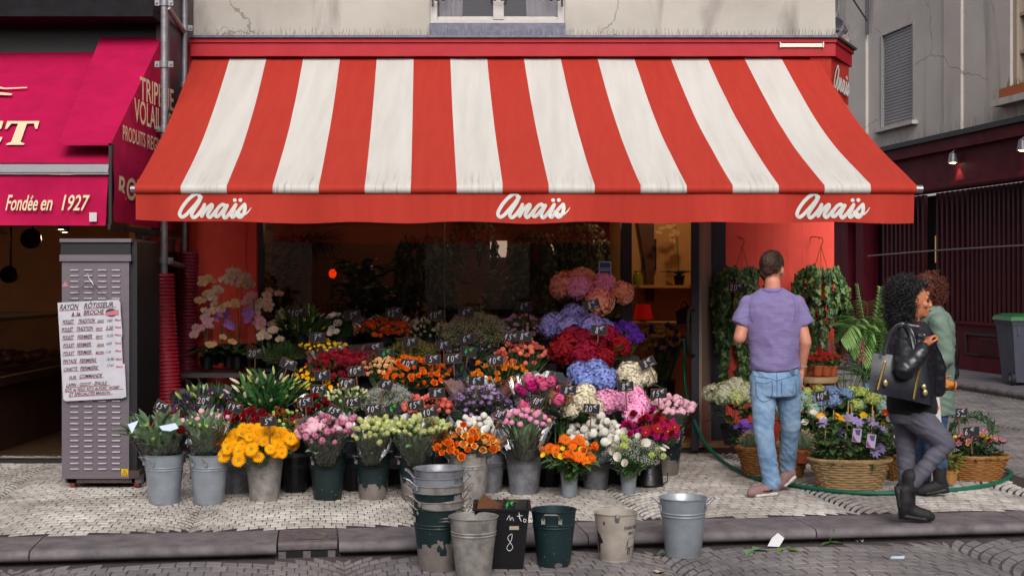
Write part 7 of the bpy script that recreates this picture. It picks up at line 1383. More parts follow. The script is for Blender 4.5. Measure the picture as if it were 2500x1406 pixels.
bunch('dried_bunch', 'dried tan flowers with dark purple blooms inside the doorway', 13.6, (1558, 778, 1672, 862), [K('orchid', pm('#a87a4a', '#8a6238'), 5, 1.2), K('ruffle', pm('#38206a'), 2)], 50, .033, (1615, 930), M_leafd, 50, seed=71); bucket('black bucket of dried flowers inside the doorway', (W(1615, 0, 13.6).x, 13.6, .03), .55, .14, .1, M_blk, .2, handles=False)
hv = thing('leather_bag', 'dark handbag hanging inside the glazed door', 'bag', W(1660, 790, 14.0)); part('bag', M_black, hv, lambda m: m.poly([W(1650, 760, 14.0), W(1678, 745, 14.0), W(1690, 760, 14.0), W(1690, 790, 14.0), W(1655, 792, 14.0)], thick=(0, .1, 0)), smooth=False); part('strap', M_black, hv, lambda m: m.tube(smooth_path([W(1660, 758, 14.05), W(1668, 735, 14.05), W(1682, 750, 14.05)], 4), .008, 5))
# ================================================================== people
def prims_mesh(prims):
    m = MB()
    for p in prims:
        if p[0] == 'cap':
            a, r0, b, r1 = Vector(p[1]), p[2], Vector(p[3]), p[4]; d = b-a; L_ = d.length; d = d.normalized() if L_ > 1e-6 else Vector((0, 0, 1)); pts, rr_ = [], []
            for i in range(5): t_ = -PI/2+PI/2*i/5+.12; pts.append(a+d*r0*math.sin(t_)); rr_.append(r0*math.cos(t_))
            for i in range(5): t_ = i/4; pts.append(a.lerp(b, t_)); rr_.append(r0+(r1-r0)*t_)
            for i in range(5): t_ = PI/2*(i+1)/5-.12; pts.append(b+d*r1*math.sin(t_)); rr_.append(max(.001, r1*math.cos(t_)))
            m.tube(pts, rr_, 16)
        elif p[0] == 'cone': m.tube([Vector(p[1]).lerp(Vector(p[3]), i/6) for i in range(7)], [p[2]+(p[4]-p[2])*i/6 for i in range(7)], 18)
        elif p[0] == 'ell': m.ell(p[1], p[2], 20, 14, rot=p[3] if len(p) > 3 else None)
        elif p[0] == 'loft':
            n = 28; vs = []
            for (c, rx, ry) in p[1]:
                for j in range(n): a = 2*PI*j/n; vs.append(Vector(c)+Vector((rx*math.cos(a), ry*math.sin(a), 0)))
            k = len(p[1]); up = p[1][-1][0][2] > p[1][0][0][2]
            fs = [(i*n+j, i*n+(j+1) % n, (i+1)*n+(j+1) % n, (i+1)*n+j) for i in range(k-1) for j in range(n)]+[tuple(range(n-1, -1, -1)), tuple((k-1)*n+j for j in range(n))]
            if not up: fs = [f[::-1] for f in fs]
            m.add(vs, fs)
        elif p[0] == 'box': m.box(p[1], p[2], 0, p[3] if len(p) > 3 else None)
    return m
def blob(name, prims, mats, parent, voxel=.01, smooth=4, disp=None):
    me = prims_mesh(prims).mesh('tmp', [], smooth=False); ob = bpy.data.objects.new('tmp', me); COL.objects.link(ob)
    md = ob.modifiers.new('r', 'REMESH'); md.mode = 'VOXEL'; md.voxel_size = voxel; md.adaptivity = 0
    if smooth: ms = ob.modifiers.new('s', 'SMOOTH'); ms.factor = .5; ms.iterations = smooth
    dg = bpy.context.evaluated_depsgraph_get(); dg.update(); out = bpy.data.meshes.new_from_object(ob.evaluated_get(dg)); bpy.data.objects.remove(ob); out.name = name
    if disp:
        nr = [v.normal.copy() for v in out.vertices]
        for v, n in zip(out.vertices, nr): v.co += n*disp(v.co, n)
    off = wloc(parent)
    for v in out.vertices: v.co -= off
    out.materials.clear()
    for mt in (mats if isinstance(mats, list) else [mats]): out.materials.append(mt)
    out.polygons.foreach_set('use_smooth', [True]*len(out.polygons)); o = bpy.data.objects.new(name, out); COL.objects.link(o); o.parent = parent; return o
def cloth(amp, f, sx=1.0, sz=1.0):
    def d(c, n):
        v = Vector((c.x*f*sx, c.y*f*sx, c.z*f*sz)); a = mnoise.noise(v); b = mnoise.noise(v*2.3+Vector((5, 1, 3)))
        return amp*((1-abs(a)*2.4)*.6+b*.5)
    return d
def hand(pr, wrist, d, side, size=1.0, curl=.5, spread=1.0):
    """palm from wrist along d, side = direction of the thumb; fingers of unequal length bend at the knuckles"""
    w = Vector(wrist); d = Vector(d).normalized(); s = Vector(side); s = (s-d*s.dot(d)).normalized(); n = d.cross(s)
    pr.append(('cap', w, .026*size, w+d*.03*size, .028*size))
    for k, (o, L_) in enumerate(((.028, .075), (.010, .086), (-.009, .08), (-.027, .062))):
        b = w+d*.075*size+s*o*size; pr.append(('cap', w+d*.02*size+s*o*.8*size, .015*size, b, .012*size)); q = b; a = 0
        for j in range(3):
            a += curl*(.5 if j == 0 else .8); q2 = q+(d*math.cos(a)+n*math.sin(a)+s*o*.8*spread)*L_*size*(.42, .32, .26)[j]; pr.append(('cap', q, .0095*size, q2, .0088*size)); q = q2
    b = w+d*.022*size+s*.03*size; q = b+(d*.6+s*.75+n*.25)*.042*size; pr.append(('cap', b, .014*size, q, .011*size)); pr.append(('cap', q, .0105*size, q+(d*.9+s*.2+n*.4*curl)*.034*size, .009*size))
def head(pr, c, f, rz=.118, w=.076, dp=.094):
    """skull, jaw, nose, brow, lips and ears; f = facing direction"""
    c = Vector(c); f = Vector(f).normalized(); s = f.cross(Vector((0, 0, 1))).normalized(); u = Vector((0, 0, 1)); rot = Matrix((s, f, u)).transposed()
    P = lambda a, b, d: c+f*a+s*b+u*d
    pr += [('ell', P(-.008, 0, .012), (w, dp, rz*.88), rot), ('ell', P(.018, 0, -.045), (w*.72, dp*.72, rz*.62), rot), ('ell', P(.055, 0, -.088), (.026, .026, .022), rot), ('cap', P(.088, 0, .008), .010, P(.102, 0, -.026), .0125), ('ell', P(.097, .012, -.03), .009), ('ell', P(.097, -.012, -.03), .009),
           ('ell', P(.082, 0, -.056), (.020, .012, .007), rot), ('ell', P(.080, 0, -.066), (.018, .012, .008), rot), ('cap', P(.077, .036, .022), .008, P(.086, .012, .02), .008), ('cap', P(.077, -.036, .022), .008, P(.086, -.012, .02), .008), ('ell', P(.062, .042, -.025), (.02, .018, .02)), ('ell', P(.062, -.042, -.025), (.02, .018, .02))]
    for sg in (-1, 1): pr += [('ell', P(-.008, sg*(w+.004), -.012), (.010, .019, .032), Matrix.Rotation(sg*.0, 3, 'Z') @ rot)]
    return P
M_skin = mat('skin_tan', '#c08068', .5, var=.1, vscale=20, spec=.4); M_skin2 = mat('skin_warm', '#b4704e', .5, var=.12, vscale=20, spec=.4)
M_jean = mat('light_denim', '#5f7fa4', .85, col2='#90aac4', vscale=5, bump=.2, bscale=160); M_jean2 = mat('charcoal_denim', '#4a4854', .8, col2='#5a5866', vscale=7, bump=.2, bscale=160); M_jean3 = mat('blue_denim', '#2f4668', .8, var=.2, vscale=8)
M_tee = mat('lavender_jersey', '#7a6d9a', .9, var=.22, vscale=10, bump=.25, bscale=40, stretch=(1, 1, 9))
M_leath = mat('black_leather', '#15151c', .34, var=.3, vscale=12, bump=.25, bscale=40, spec=.6); M_bknit = mat('black_knit', '#0c0b0e', .9, bump=.3, bscale=120)
M_boot = mat('black_suede', '#121116', .75, var=.2, vscale=20)
def eyes(P, parent):
    m = MB()
    for sg in (-1, 1): m.ell(P(.079, sg*.03, .002), (.010, .010, .008), 10, 8)
    m.build('eyes', mat('eye_dark', '#1e1412', .25), parent)
    m = MB()
    for sg in (-1, 1): m.tube([P(.080, sg*.048, .022), P(.090, sg*.032, .030), P(.093, sg*.014, .026)], [.003, .005, .004], 6)
    m.build('eyebrows', mat('brow_dark', '#1a1210', .8), parent)
from mathutils.bvhtree import BVHTree
def onto(objs, pts, off=.0025):        # lay a line of photo points on the camera-facing side of a garment
    out = []; trees = []
    for o in objs:
        l = wloc(o.parent); trees.append(BVHTree.FromPolygons([v.co+l for v in o.data.vertices], [tuple(p.vertices) for p in o.data.polygons]))
    e = Vector((0, 0, EYE))
    for px, py in pts:
        d = (W(px, py, 5)-e).normalized(); best = None
        for t in trees:
            h = t.ray_cast(e, d)
            if h[0] is not None and (best is None or h[3] < best[1]): best = (h[0]+h[1]*off, h[3])
        if best: out.append(best[0])
    return out
def stitch(name, obj, lines, w, mt, sub=6, dome=.001):
    m = MB()
    for ln in lines:
        p2 = [(q.x, q.y) for q in smooth_path([Vector((a, b, 0)) for a, b in ln], sub)]; p3 = onto([obj], p2)
        if len(p3) > 2: m.ribbon(p3, w, (0, -1, 0), dome=dome)
    return m.build(name, mt, obj)
# ------------------------------------------------------------------ man in lavender T-shirt, seen from behind, walking off
MD = 9.98
def A(px, py, dy=0.0): return W(px, py, MD+dy)
man = thing('person', 'person in lavender T-shirt and light blue jeans walking away past the plants', 'person', (A(1870, 0).x, MD, 0))
pr = []; hf = Vector((.6, .8, -.1)); Pm = head(pr, A(1887, 656), hf)
pr += [('cap', A(1886, 690, -.02), .058, A(1886, 722, -.02), .064), ('cap', A(1826, 745), .046, A(1806, 824, -.03), .047), ('cap', A(1806, 824, -.03), .045, A(1838, 806, .24), .031),
       ('cap', A(1946, 745), .046, A(1966, 836, -.04), .046), ('cap', A(1966, 836, -.04), .045, A(1956, 902, .02), .030), ('loft', [(A(1894, 900), .14, .09), (A(1890, 840), .14, .09), (A(1886, 760), .17, .09), (A(1886, 725), .10, .07)])]
hand(pr, A(1838, 806, .24), (.7, .6, .1), (0, .1, 1), 1, .5); hand(pr, A(1956, 902, .02), (-.12, .05, -1), (-.3, .9, 0), 1, .35)
pr += [('cap', A(1866, 910), .085, A(1864, 1050, -.02), .055), ('cap', A(1864, 1050, -.02), .052, A(1882, 1172), .038), ('cap', A(1925, 910), .085, A(1930, 1042, .10), .052), ('cap', A(1930, 1042, .10), .048, A(1921, 1146, .28), .034), ('cap', A(1884, 1178), .036, A(1862, 1198), .035), ]
blob('body', pr, M_skin, man, .0075, 3)
hair = [('ell', Pm(-.020, 0, .036), (.080, .098, .094), Matrix((hf.cross(Vector((0, 0, 1))).normalized(), hf.normalized(), Vector((0, 0, 1)))).transposed()), ('ell', Pm(-.05, 0, -.01), (.064, .055, .055))]
blob('hair', hair, mat('hair_brown', '#3a2014', .6, var=.3, vscale=50, bump=.5, bscale=180), man, .006, 2, lambda c, n: .005*mnoise.noise(c*60)+.003*mnoise.noise(c*140))
def strands(name, parent, cen, rad, n, L_, mt, seed, keep, r0=.0012):
    r = random.Random(seed); m = MB()
    for i in range(n):
        d = Vector((r.gauss(0, 1), r.gauss(0, 1), r.gauss(0, 1))).normalized(); q = Vector(cen)+Vector((d.x*rad[0], d.y*rad[1], d.z*rad[2]))
        if not keep(q): continue
        t_ = Vector((r.uniform(-.5, .5), r.uniform(-.5, .5), -.9)); t_ = (t_-d*t_.dot(d)).normalized(); l = L_*r.uniform(.6, 1.2); m.tube([q-d*.006, q+t_*l*.5+d*.004, q+t_*l+d*.002], [r0, r0*.8, r0*.3], 3, cap=False)
    return m.build(name, mt, parent, ang=None)
strands('hair_strands', man, Pm(-.020, 0, .036), (.084, .090, .097), 2200, .03, mat('hair_brown_strand', '#40240f', .5, objvar=.0), 5, lambda q: q.z > A(0, 668).z and not (q.x > A(1902, 0).x and q.z < A(0, 650).z))
tee = [('loft', [(A(1892, 903, 0), .176, .135), (A(1892, 880, 0), .178, .138), (A(1890, 845, 0), .182, .132), (A(1888, 800, 0), .205, .138), (A(1886, 760, 0), .222, .140), (A(1886, 740, 0), .222, .126), (A(1886, 724, 0), .185, .108), (A(1886, 712, -.01), .12, .09), (A(1886, 704, -.02), .078, .078)]),
       ('ell', A(1828, 742), .066), ('cone', A(1828, 742), .066, A(1805, 792, -.012), .067), ('ell', A(1944, 742), .066), ('cone', A(1944, 742), .066, A(1967, 794, -.017), .066)]
def teed(c, n):
    z = c.z; a = mnoise.noise(Vector((c.x*6-c.z*5, c.y*5, c.z*9+c.x*6))); return .012*(1-2.2*abs(a))*(.35+.65*max(0, min(1, (1.35-z)/.4)))+.003*mnoise.noise(c*22)
ts = blob('t_shirt', tee, M_tee, man, .0085, 5, teed)
M_tst = mat('jersey_seam', '#665692', .9)
stitch('neck_rib', ts, [[(1862, 707), (1874, 712), (1886, 713), (1898, 712), (1909, 706)]], .012, M_tst)
stitch('sleeve_seam', ts, [[(1838, 724), (1832, 745), (1834, 770), (1840, 786)], [(1935, 724), (1941, 745), (1940, 770), (1936, 788)]], .005, M_tst)
jn = [('loft', [(A(1894, 965), .165, .13), (A(1894, 935), .182, .145), (A(1894, 905), .176, .135), (A(1893, 888), .168, .125)]), ('cap', A(1865, 925), .105, A(1864, 1050, -.02), .073), ('cap', A(1864, 1050, -.02), .073, A(1882, 1165), .060), ('cap', A(1882, 1165), .062, A(1884, 1178), .064), ('cap', A(1922, 925), .102, A(1930, 1040, .10), .072), ('cap', A(1930, 1040, .10), .070, A(1922, 1138, .28), .056)]
def jd(c, n):
    z = c.z; k = 1.0 if z < .3 else .45; a = mnoise.noise(Vector((c.x*11+c.z*4, c.y*9, c.z*17+c.x*12))); return .007*k*(1-2.4*abs(a))+.003*mnoise.noise(c*30)
j_ = blob('jeans', jn, M_jean, man, .0085, 4, jd)
def _pock(m):
    for x0, s in ((1850, 1), (1915, 1)):
        pts = [A(x0, 930, -.155), A(x0+3, 968, -.150), A(x0+22, 978, -.152), A(x0+42, 966, -.15), A(x0+42, 930, -.155), A(x0, 930, -.155)]
M_stx = mat('denim_seam', '#45608a', .9)
stitch('back_pocket', j_, [[(1846, 932), (1849, 968), (1866, 980), (1884, 968), (1885, 930)], [(1908, 930), (1910, 966), (1926, 976), (1942, 962), (1942, 928)]], .006, M_stx)
stitch('seam', j_, [[(1841, 918), (1880, 924), (1896, 930)], [(1896, 930), (1920, 922), (1947, 914)], [(1896, 905), (1897, 930), (1897, 968), (1894, 990)], [(1846, 932), (1868, 936), (1885, 930)]], .005, M_stx)
stitch('belt', j_, [[(1842, 903), (1870, 907), (1895, 908), (1925, 905), (1946, 898)]], .010, mat('belt_dark', '#20242e', .7))
part('leather_patch', mat('patch_brown', '#4a5a70', .8), j_, lambda m: m.box(A(1930, 908, -.118), (.06, .012, .035)))
def shoe(name, parent, ankle, heel, toe, mt, solem, swoosh=None, lift=0.0, w=.043, boot=0.0):
    heel, toe, ankle = Vector(heel), Vector(toe), Vector(ankle); d = toe-heel; L_ = d.length; d.normalize(); s = d.cross(Vector((0, 0, 1))).normalized(); u = s.cross(d).normalized()
    up = [('cap', heel+d*.03+u*.05, .038, heel+d*.10+u*.05, .044), ('cap', heel+d*.10+u*.045, .044, heel+d*(L_-.06)+u*.035, .040), ('cap', heel+d*(L_-.10)+u*.036, .043, heel+d*(L_-.035)+u*.028, .030), ('cap', heel+d*.035+u*.05, .040, ankle, .044)]
    if boot: up += [('cap', ankle, .048, ankle+Vector((0, 0, boot)), .054)]
    o = blob(name, up, mt, parent, .007, 3)
    so = [('cap', heel+d*.03+u*.014, .018, heel+d*(L_-.04)+u*.012, .016), ('cap', heel+d*.035+s*.022+u*.014, .017, heel+d*(L_-.07)+s*.026+u*.012, .015), ('cap', heel+d*.035-s*.022+u*.014, .017, heel+d*(L_-.07)-s*.026+u*.012, .015)]
    if boot: so.append(('box', heel+d*.03+u*.018, (.06, .06, .05), Matrix((d, s, u)).transposed()))
    so_ = blob('sole', so, solem, o, .007, 2)
    if swoosh:
        m = MB(); m.ribbon(smooth_path([heel+d*.05+u*.075+s*swoosh*.047, heel+d*.10+u*.045+s*swoosh*.050, heel+d*.17+u*.045+s*swoosh*.050, heel+d*.02+u*.07+s*swoosh*.046][::1][:3], 5), [.018-.0013*i for i in range(11)], s*swoosh); m.build('side_mark', M_black, o)
    return o
M_shoe = mat('dusty_pink_knit', '#8a6a68', .8, var=.15, vscale=40, bump=.3, bscale=150); M_sole = mat('white_rubber', '#c9c2ba', .6)
shoe('shoe', man, A(1882, 1180), (A(1902, 0).x, MD+.03, .002), (A(1818, 0).x, MD-.09, .002), M_shoe, M_sole, -1)
shoe('shoe', man, A(1921, 1150, .29), A(1948, 1160, .27), A(1898, 1200, .24), M_shoe, M_sole)
part('sock', M_black, man, lambda m: (m.tube([A(1883, 1168), A(1884, 1186)], [.046, .046], 14), m.tube([A(1921, 1136, .28), A(1921, 1152, .29)], [.042, .042], 12)))
part('bracelet', mat('bracelet_cord', '#b89a70', .6), man, lambda m: m.tube([A(1957, 893, .015)+Vector((.036*math.cos(a), .036*math.sin(a), .006*math.sin(a))) for a in [2*PI*i/16 for i in range(16)]], .003, 5, closed=True))
# ------------------------------------------------------------------ woman in black leather jacket walking to the right
WD = 8.85
def B(px, py, dy=0.0): return W(px, py, WD+dy)
wo1 = thing('person', 'person with dark curly hair in black leather jacket and charcoal jeans striding along the kerb', 'person', (B(2220, 0).x, WD, 0))
pr = []; hf = Vector((1, -.12, -.08)); Pw = head(pr, B(2234, 733), hf, .114, .070, .088)
pr += [('cap', B(2226, 765), .050, B(2222, 800), .058), ('cap', B(2205, 815, -.17), .05, B(2208, 900, -.36), .042), ('cap', B(2208, 900, -.36), .040, B(2258, 848, -.32), .028), ('cap', B(2235, 815, .17), .05, B(2268, 900, .2), .042), ('cap', B(2268, 900, .2), .04, B(2293, 938, .08), .028),
       ('loft', [(B(2224, 1005), .12, .15), (B(2222, 940), .11, .14), (B(2222, 860), .11, .16), (B(2222, 805), .08, .14)])]
hand(pr, B(2258, 848, -.32), (.45, .25, .85), (.3, -.7, .3), .9, 1.25); hand(pr, B(2293, 938, .08), (.9, -.4, -.1), (-.1, .1, 1), .92, .8)
pr += [('cap', B(2212, 1015, .09), .075, B(2212, 1105, .08), .052), ('cap', B(2212, 1105, .08), .05, B(2213, 1215, .06), .036), ('cap', B(2240, 1015, -.08), .070, B(2306, 1083, -.10), .046), ('cap', B(2306, 1083, -.10), .045, B(2226, 1180, -.08), .032), ('cap', B(2213, 1215, .06), .030, B(2216, 1245, .05), .026), ('cap', B(2226, 1180, -.08), .03, B(2214, 1194, -.08), .024)]
blob('body', pr, M_skin2, wo1, .0075, 3); eyes(Pw, wo1)
part('lips', mat('lips_rose', '#8a3c38', .45), wo1, lambda m: m.ell(Pw(.094, 0, -.061), (.009, .016, .006), 10, 6))
jk = [('loft', [(B(2224, 968), .150, .185), (B(2224, 930), .150, .182), (B(2226, 880), .155, .19), (B(2226, 840), .152, .205), (B(2224, 812), .130, .205), (B(2224, 796), .10, .15), (B(2226, 786), .085, .10)]),
      ('cap', B(2207, 820, -.185), .075, B(2209, 900, -.37), .068), ('cap', B(2209, 902, -.37), .068, B(2252, 856, -.325), .052), ('cap', B(2235, 818, .18), .075, B(2266, 900, .2), .062), ('cap', B(2266, 900, .2), .06, B(2288, 932, .10), .048),
      ('cap', B(2266, 830, -.10), .040, B(2288, 900, -.05), .055), ('cap', B(2288, 900, -.05), .055, B(2292, 952, -.03), .045)]
def jkd(c, n):
    a = mnoise.noise(Vector((c.x*7, c.y*7, c.z*20+c.x*8))); return .006*(1-2.2*abs(a))+.003*mnoise.noise(c*26)
ja = blob('leather_jacket', jk, M_leath, wo1, .0085, 3, jkd)
blob('collar', [('cap', B(2202, 792, -.12), .022, B(2245, 800, -.13), .024), ('cap', B(2245, 800, -.13), .024, B(2268, 826, -.10), .020), ('cap', B(2202, 792, -.12), .022, B(2196, 786, .0), .022), ('cap', B(2196, 786, 0), .022, B(2206, 790, .12), .022), ('cap', B(2206, 790, .12), .022, B(2256, 806, .10), .022)], M_leath, ja, .008, 3)
part('snap_button', mat('snap_metal', '#a09080', .3, metal=.9), ja, lambda m: (m.ell(B(2256, 818, -.20), .010, 8, 6), m.ell(B(2310, 945, -.07), .010, 8, 6)))
blob('black_top', [('loft', [(B(2226, 1008), .158, .165), (B(2226, 985), .160, .172), (B(2226, 955), .148, .168)])], M_bknit, wo1, .009, 3, cloth(.006, 9))
jn = [('loft', [(B(2226, 1030), .135, .155), (B(2226, 1008), .148, .160), (B(2226, 990), .142, .155)]), ('cap', B(2214, 1018, .085), .096, B(2212, 1105, .08), .060), ('cap', B(2212, 1105, .08), .060, B(2213, 1205, .06), .046), ('cap', B(2240, 1018, -.08), .098, B(2308, 1082, -.10), .062), ('cap', B(2308, 1082, -.10), .061, B(2226, 1180, -.08), .046)]
def jd2(c, n): a = mnoise.noise(Vector((c.x*6, c.y*6, c.z*26+c.x*14))); return .0045*(1-2.4*abs(a))+.002*mnoise.noise(c*30)
blob('jeans', jn, M_jean2, wo1, .0085, 4, jd2)
M_bsole = mat('boot_sole', '#0c0b0d', .6)
hx = B(2200, 0).x
shoe('boot', wo1, B(2216, 1240, .05), (hx, WD+.06, .028), (B(2288, 0).x, WD+.03, .004), M_boot, M_bsole, boot=.13)
shoe('boot', wo1, B(2222, 1190, -.08), B(2186, 1186, -.07), B(2196, 1262, -.08), M_boot, M_bsole, boot=.07)
# curly hair: thousands of small coils over the skull
def curls(name, parent, cen, rad, n, mt, seed, keep, size=.022, drop=0.0, r0=.0042):
    r = random.Random(seed); m = MB()
    for i in range(n):
        d = Vector((r.gauss(0, 1), r.gauss(0, 1), r.gauss(0, 1))).normalized(); k = r.uniform(.72, 1.04); q = Vector(cen)+Vector((d.x*rad[0], d.y*rad[1], d.z*rad[2]))*k
        if not keep(q): continue
        ax = (d*.6+Vector((r.uniform(-.6, .6), r.uniform(-.6, .6), -1.0+r.uniform(-.4, .6)))).normalized(); x = ax.orthogonal().normalized(); y = ax.cross(x); ph = r.random()*6; R_ = size*r.uniform(.35, .6)
        m.tube([q+ax*(t_/9*size*2.6)+(x*math.cos(ph+t_*1.25)+y*math.sin(ph+t_*1.25))*R_ for t_ in range(10)], [r0*(1-.5*t_/9) for t_ in range(10)], 4, cap=False)
    return m.build(name, mt, parent, ang=None)
M_hblk = mat('hair_black', '#0d090c', .38, var=.3, vscale=30, spec=.6); M_haub = mat('hair_auburn', '#5a2410', .45, var=.4, vscale=20)
hc = B(2208, 722)
def keepw(q): 
    px = CX+q.x/q.y*FPX; py = HY-(q.z-EYE)*FPX/q.y; return not (px > 2233 and py > 699+max(0, 2262-px)*.2 and q.y < WD+.10)
blob('hair', [('ell', B(2214, 718, .01), (.092, .098, .104)), ('ell', B(2198, 758, .02), (.062, .095, .085)), ('cap', B(2240, 692, 0), .035, B(2256, 696, .02), .028)], M_hblk, wo1, .008, 2, lambda c, n: .012*mnoise.noise(c*38)+.006*mnoise.noise(c*80))
curls('curls', wo1, hc, (.112, .125, .142), 2600, M_hblk, 3, keepw, .019, r0=.0022)
curls('curls', wo1, B(2197, 768), (.074, .115, .085), 1100, M_hblk, 4, keepw, .022, r0=.0022)
# shoulder bag
bagc = B(2200, 920, -.34); bag = thing('handbag', 'large black leather tote bag with gold zips on the shoulder of the curly haired person', 'bag', B(2195, 985, -.34))
def bagp(px, py, dy): return B(px, py+3, dy+.07)
def _bag(m):
    f = [bagp(2130, 858, -.36), bagp(2262, 872, -.36), bagp(2272, 986, -.39), bagp(2121, 953, -.39)]; bk = [bagp(2134, 858, -.27), bagp(2264, 872, -.27), bagp(2280, 984, -.25), bagp(2128, 952, -.25)]
    n = 8; vs = []
    for k, quad in enumerate((f, bk)):
        for j in range(n+1):
            for i in range(n+1):
                u, v = i/n, j/n; p = quad[0].lerp(quad[1], u).lerp(quad[3].lerp(quad[2], u), v); p.y += (-1 if k == 0 else 1)*.028*math.sin(PI*u)*math.sin(PI*(v*.9+.05))+.004*mnoise.noise(p*14); vs.append(p)
    N = (n+1)*(n+1); e = n+1
    fs = [(j*e+i, (j+1)*e+i, (j+1)*e+i+1, j*e+i+1) for j in range(n) for i in range(n)]+[(N+j*e+i, N+j*e+i+1, N+(j+1)*e+i+1, N+(j+1)*e+i) for j in range(n) for i in range(n)]
    for j in range(n): fs += [(j*e, N+j*e, N+(j+1)*e, (j+1)*e), (j*e+n, (j+1)*e+n, N+(j+1)*e+n, N+j*e+n)]
    for i in range(n): fs += [(n*e+i, N+n*e+i, N+n*e+i+1, n*e+i+1), (i, i+1, N+i+1, N+i)]
    m.add(vs, fs)
part('bag_body', mat('tote_leather', '#1a1c26', .38, var=.2, vscale=10, bump=.15, bscale=120, spec=.5), bag, _bag, ang=60)
part('zip', mat('gold_zip', '#a88a50', .35, metal=.8), bag, lambda m: (m.ribbon([B(2162, 883, -.325), B(2152, 918, -.335), B(2143, 951, -.345)], .014, (0, -1, 0), dome=.004), m.ribbon([B(2245, 900, -.322), B(2238, 933, -.335), B(2231, 973, -.342)], .014, (0, -1, 0), dome=.004)))
part('tassel', mat('gold_charm', '#c0a878', .3, metal=.7), bag, lambda m: (m.ell(B(2162, 935, -.35), (.015, .008, .022), 10, 7), m.ell(B(2256, 944, -.352), (.015, .008, .018), 10, 7), m.ell(B(2259, 958, -.355), (.016, .008, .02), 10, 7)))
part('handle', M_leath, bag, lambda m: (m.tube(smooth_path([B(2158, 866, -.37), B(2165, 835, -.33), B(2180, 805, -.26), B(2203, 795, -.22), B(2222, 812, -.30), B(2236, 874, -.38)], 6), .012, 8, flat=.6), m.tube(smooth_path([B(2160, 866, -.27), B(2166, 830, -.26), B(2184, 800, -.22), B(2206, 790, -.20), B(2226, 812, -.25), B(2240, 874, -.28)], 6), .012, 8, flat=.6)))
gl = thing('mustard_pouch', 'mustard yellow knitted pouch held in the hand of the curly haired person', 'pouch', B(2303, 952, .03))
blob('pouch', [('cap', B(2284, 952, .03), .028, B(2312, 940, .0), .026), ('cap', B(2312, 940, .0), .026, B(2324, 938, -.01), .018)], mat('mustard_knit', '#b8711a', .9, bump=.5, bscale=120), gl, .008, 3)
# ------------------------------------------------------------------ woman in grey green coat walking to the left behind her
VD = 10.0
def C_(px, py, dy=0.0): return W(px-12, py, VD+dy)
wo2 = thing('person', 'person with auburn hair in grey green coat half hidden behind the curly haired one', 'person', (C_(2285, 0).x, VD, 0))
pr = []; hf = Vector((-1, .1, -.05)); Pv = head(pr, C_(2268, 712), hf, .112, .070, .088)
pr += [('cap', C_(2274, 745), .05, C_(2280, 775), .056), ('cap', C_(2300, 790, -.17), .05, C_(2318, 875, -.2), .04), ('cap', C_(2318, 875, -.2), .038, C_(2278, 905, -.26), .028), ('cap', C_(2280, 790, .17), .05, C_(2285, 880, .2), .04), ('cap', C_(2285, 880, .2), .038, C_(2240, 910, .15), .028), ('loft', [(C_(2288, 990), .11, .15), (C_(2290, 900), .11, .15), (C_(2290, 790), .09, .15)])]
hand(pr, C_(2278, 905, -.26), (-.9, 0, -.3), (0, -.3, 1), .92, .9); hand(pr, C_(2240, 910, .15), (-.8, 0, -.5), (0, .3, 1), .92, .7)
pr += [('cap', C_(2280, 1000, .08), .08, C_(2262, 1090, .08), .054), ('cap', C_(2262, 1090, .08), .05, C_(2268, 1168, .12), .03), ('cap', C_(2296, 1000, -.08), .08, C_(2290, 1095, -.08), .054), ('cap', C_(2290, 1095, -.08), .05, C_(2306, 1160, -.06), .03), ]
blob('body', pr, M_skin2, wo2, .0085, 3); eyes(Pv, wo2)
ct_ = [('loft', [(C_(2286, 1010), .165, .19), (C_(2288, 960), .155, .18), (C_(2290, 900), .145, .175), (C_(2291, 840), .150, .185), (C_(2292, 790), .138, .195), (C_(2288, 765), .11, .15), (C_(2282, 752), .085, .10)]), ('cap', C_(2304, 790, -.18), .075, C_(2320, 872, -.2), .064), ('cap', C_(2320, 874, -.2), .064, C_(2284, 902, -.25), .05), ('cap', C_(2284, 790, .18), .07, C_(2288, 880, .2), .06), ('cap', C_(2288, 880, .2), .06, C_(2245, 908, .16), .048), ('cap', C_(2262, 762, -.10), .035, C_(2300, 758, -.08), .04), ('cap', C_(2300, 758, -.08), .04, C_(2304, 760, .08), .04)]
blob('coat', ct_, mat('sage_cotton', '#66786c', .8, col2='#5a6b60', vscale=5, bump=.1, bscale=100), wo2, .009, 3, jkd)
blob('jeans', [('loft', [(C_(2288, 1010), .13, .15), (C_(2288, 985), .13, .15)]), ('cap', C_(2280, 1005, .08), .095, C_(2262, 1090, .08), .066), ('cap', C_(2262, 1090, .08), .064, C_(2268, 1165, .12), .05), ('cap', C_(2296, 1005, -.08), .095, C_(2290, 1095, -.08), .066), ('cap', C_(2290, 1095, -.08), .064, C_(2306, 1130, -.07), .056)], M_jean3, wo2, .009, 3, jd2)
shoe('boot', wo2, C_(2306, 1168, -.06), (C_(2322, 0).x, VD-.05, .035), (C_(2242, 0).x, VD-.07, .004), M_boot, M_bsole, boot=.17)
shoe('boot', wo2, C_(2268, 1172, .12), (C_(2282, 0).x, VD+.13, .03), (C_(2206, 0).x, VD+.11, .004), M_boot, M_bsole, boot=.14)
blob('hair', [('ell', C_(2276, 702, 0), (.092, .088, .105)), ('cap', C_(2288, 690), .05, C_(2300, 730, -.02), .036), ('cap', C_(2300, 730, -.02), .036, C_(2296, 756, -.04), .02)], M_haub, wo2, .008, 2, lambda c, n: .010*mnoise.noise(Vector((c.x*60, c.y*60, c.z*18))))
curls('curls', wo2, C_(2284, 706), (.095, .10, .135), 420, M_haub, 8, lambda q: q.x > C_(2262, 0).x, .024, r0=.0035)
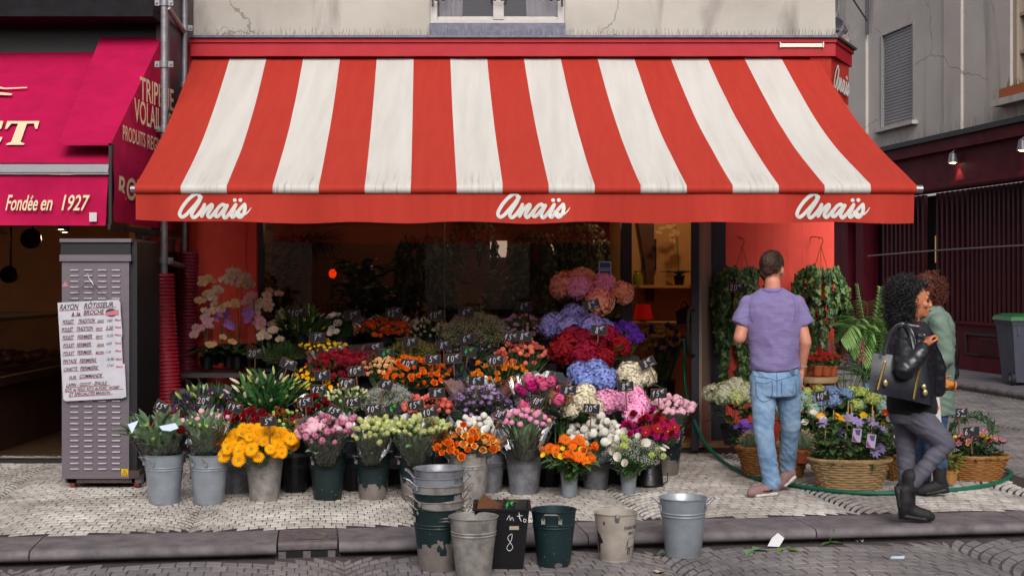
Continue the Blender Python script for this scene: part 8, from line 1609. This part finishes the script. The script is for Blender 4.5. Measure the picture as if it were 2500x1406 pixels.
dt = thing('dotted_tote', 'white cloth tote printed with orange dots hanging beside the grey green coat', 'bag', C_(2292, 1060, -.34))
def _tote(m):
    f = [C_(2276, 968, -.33), C_(2305, 962, -.33), C_(2312, 1050, -.36), C_(2276, 1062, -.36)]; m.poly(f, thick=(0, .06, 0))
part('tote_body', mat('tote_white', '#b9b4b4', .85, var=.12, vscale=9), dt, _tote, smooth=False)
def _dots(m):
    for px, py, rr_ in ((2284, 982, 5), (2300, 996, 6), (2290, 1010, 4.5), (2302, 1028, 5), (2284, 1034, 4.5), (2294, 1046, 4)): c = C_(px, py, -.366+.0); m.add([c]+[c+Vector((rr_*.003*math.cos(a), 0, rr_*.003*math.sin(a))) for a in [2*PI*i/12 for i in range(12)]], [(0, i+1, (i+1) % 12+1) for i in range(12)])
part('orange_dots', mat('dot_orange', '#b8622a', .8), dt, _dots, smooth=False)
part('strap', mat('tote_white', '#b9b4b4'), dt, lambda m: m.tube(smooth_path([C_(2280, 970, -.31), C_(2279, 930, -.30), C_(2281, 908, -.29), C_(2290, 928, -.30), C_(2301, 966, -.31)], 5), .006, 6))
sbg = thing('shoulder_bag', 'small black shoulder bag behind the grey green coat', 'bag', C_(2332, 915, .05))
blob('bag_body', [('cap', C_(2330, 880, .05), .04, C_(2336, 912, .05), .055)], M_leath, sbg, .009, 3); part('strap', M_leath, sbg, lambda m: m.tube(smooth_path([C_(2330, 880, .05), C_(2338, 830, .02), C_(2318, 780, .05)], 5), .008, 6))
# a bicycle wheel glimpsed behind the coat, across the street
bw_c = RB(2318, 858, .3); bcy = thing('bicycle_wheel', 'dark bicycle wheel leaning on the burgundy front behind the coat', 'wheel', bw_c-Vector((0, 0, .33)))
part('tyre', M_black, bcy, lambda m: m.tube([bw_c+RE*.33*math.cos(a)+Vector((0, 0, .33*math.sin(a))) for a in [2*PI*i/36 for i in range(36)]], .018, 6, closed=True)); part('spokes', mat('spoke_grey', '#5a565c', .3, metal=.8), bcy, lambda m: [m.tube([bw_c, bw_c+RE*.32*math.cos(a)+Vector((0, 0, .32*math.sin(a)))], .0025, 3) for a in [2*PI*i/24 for i in range(24)]])
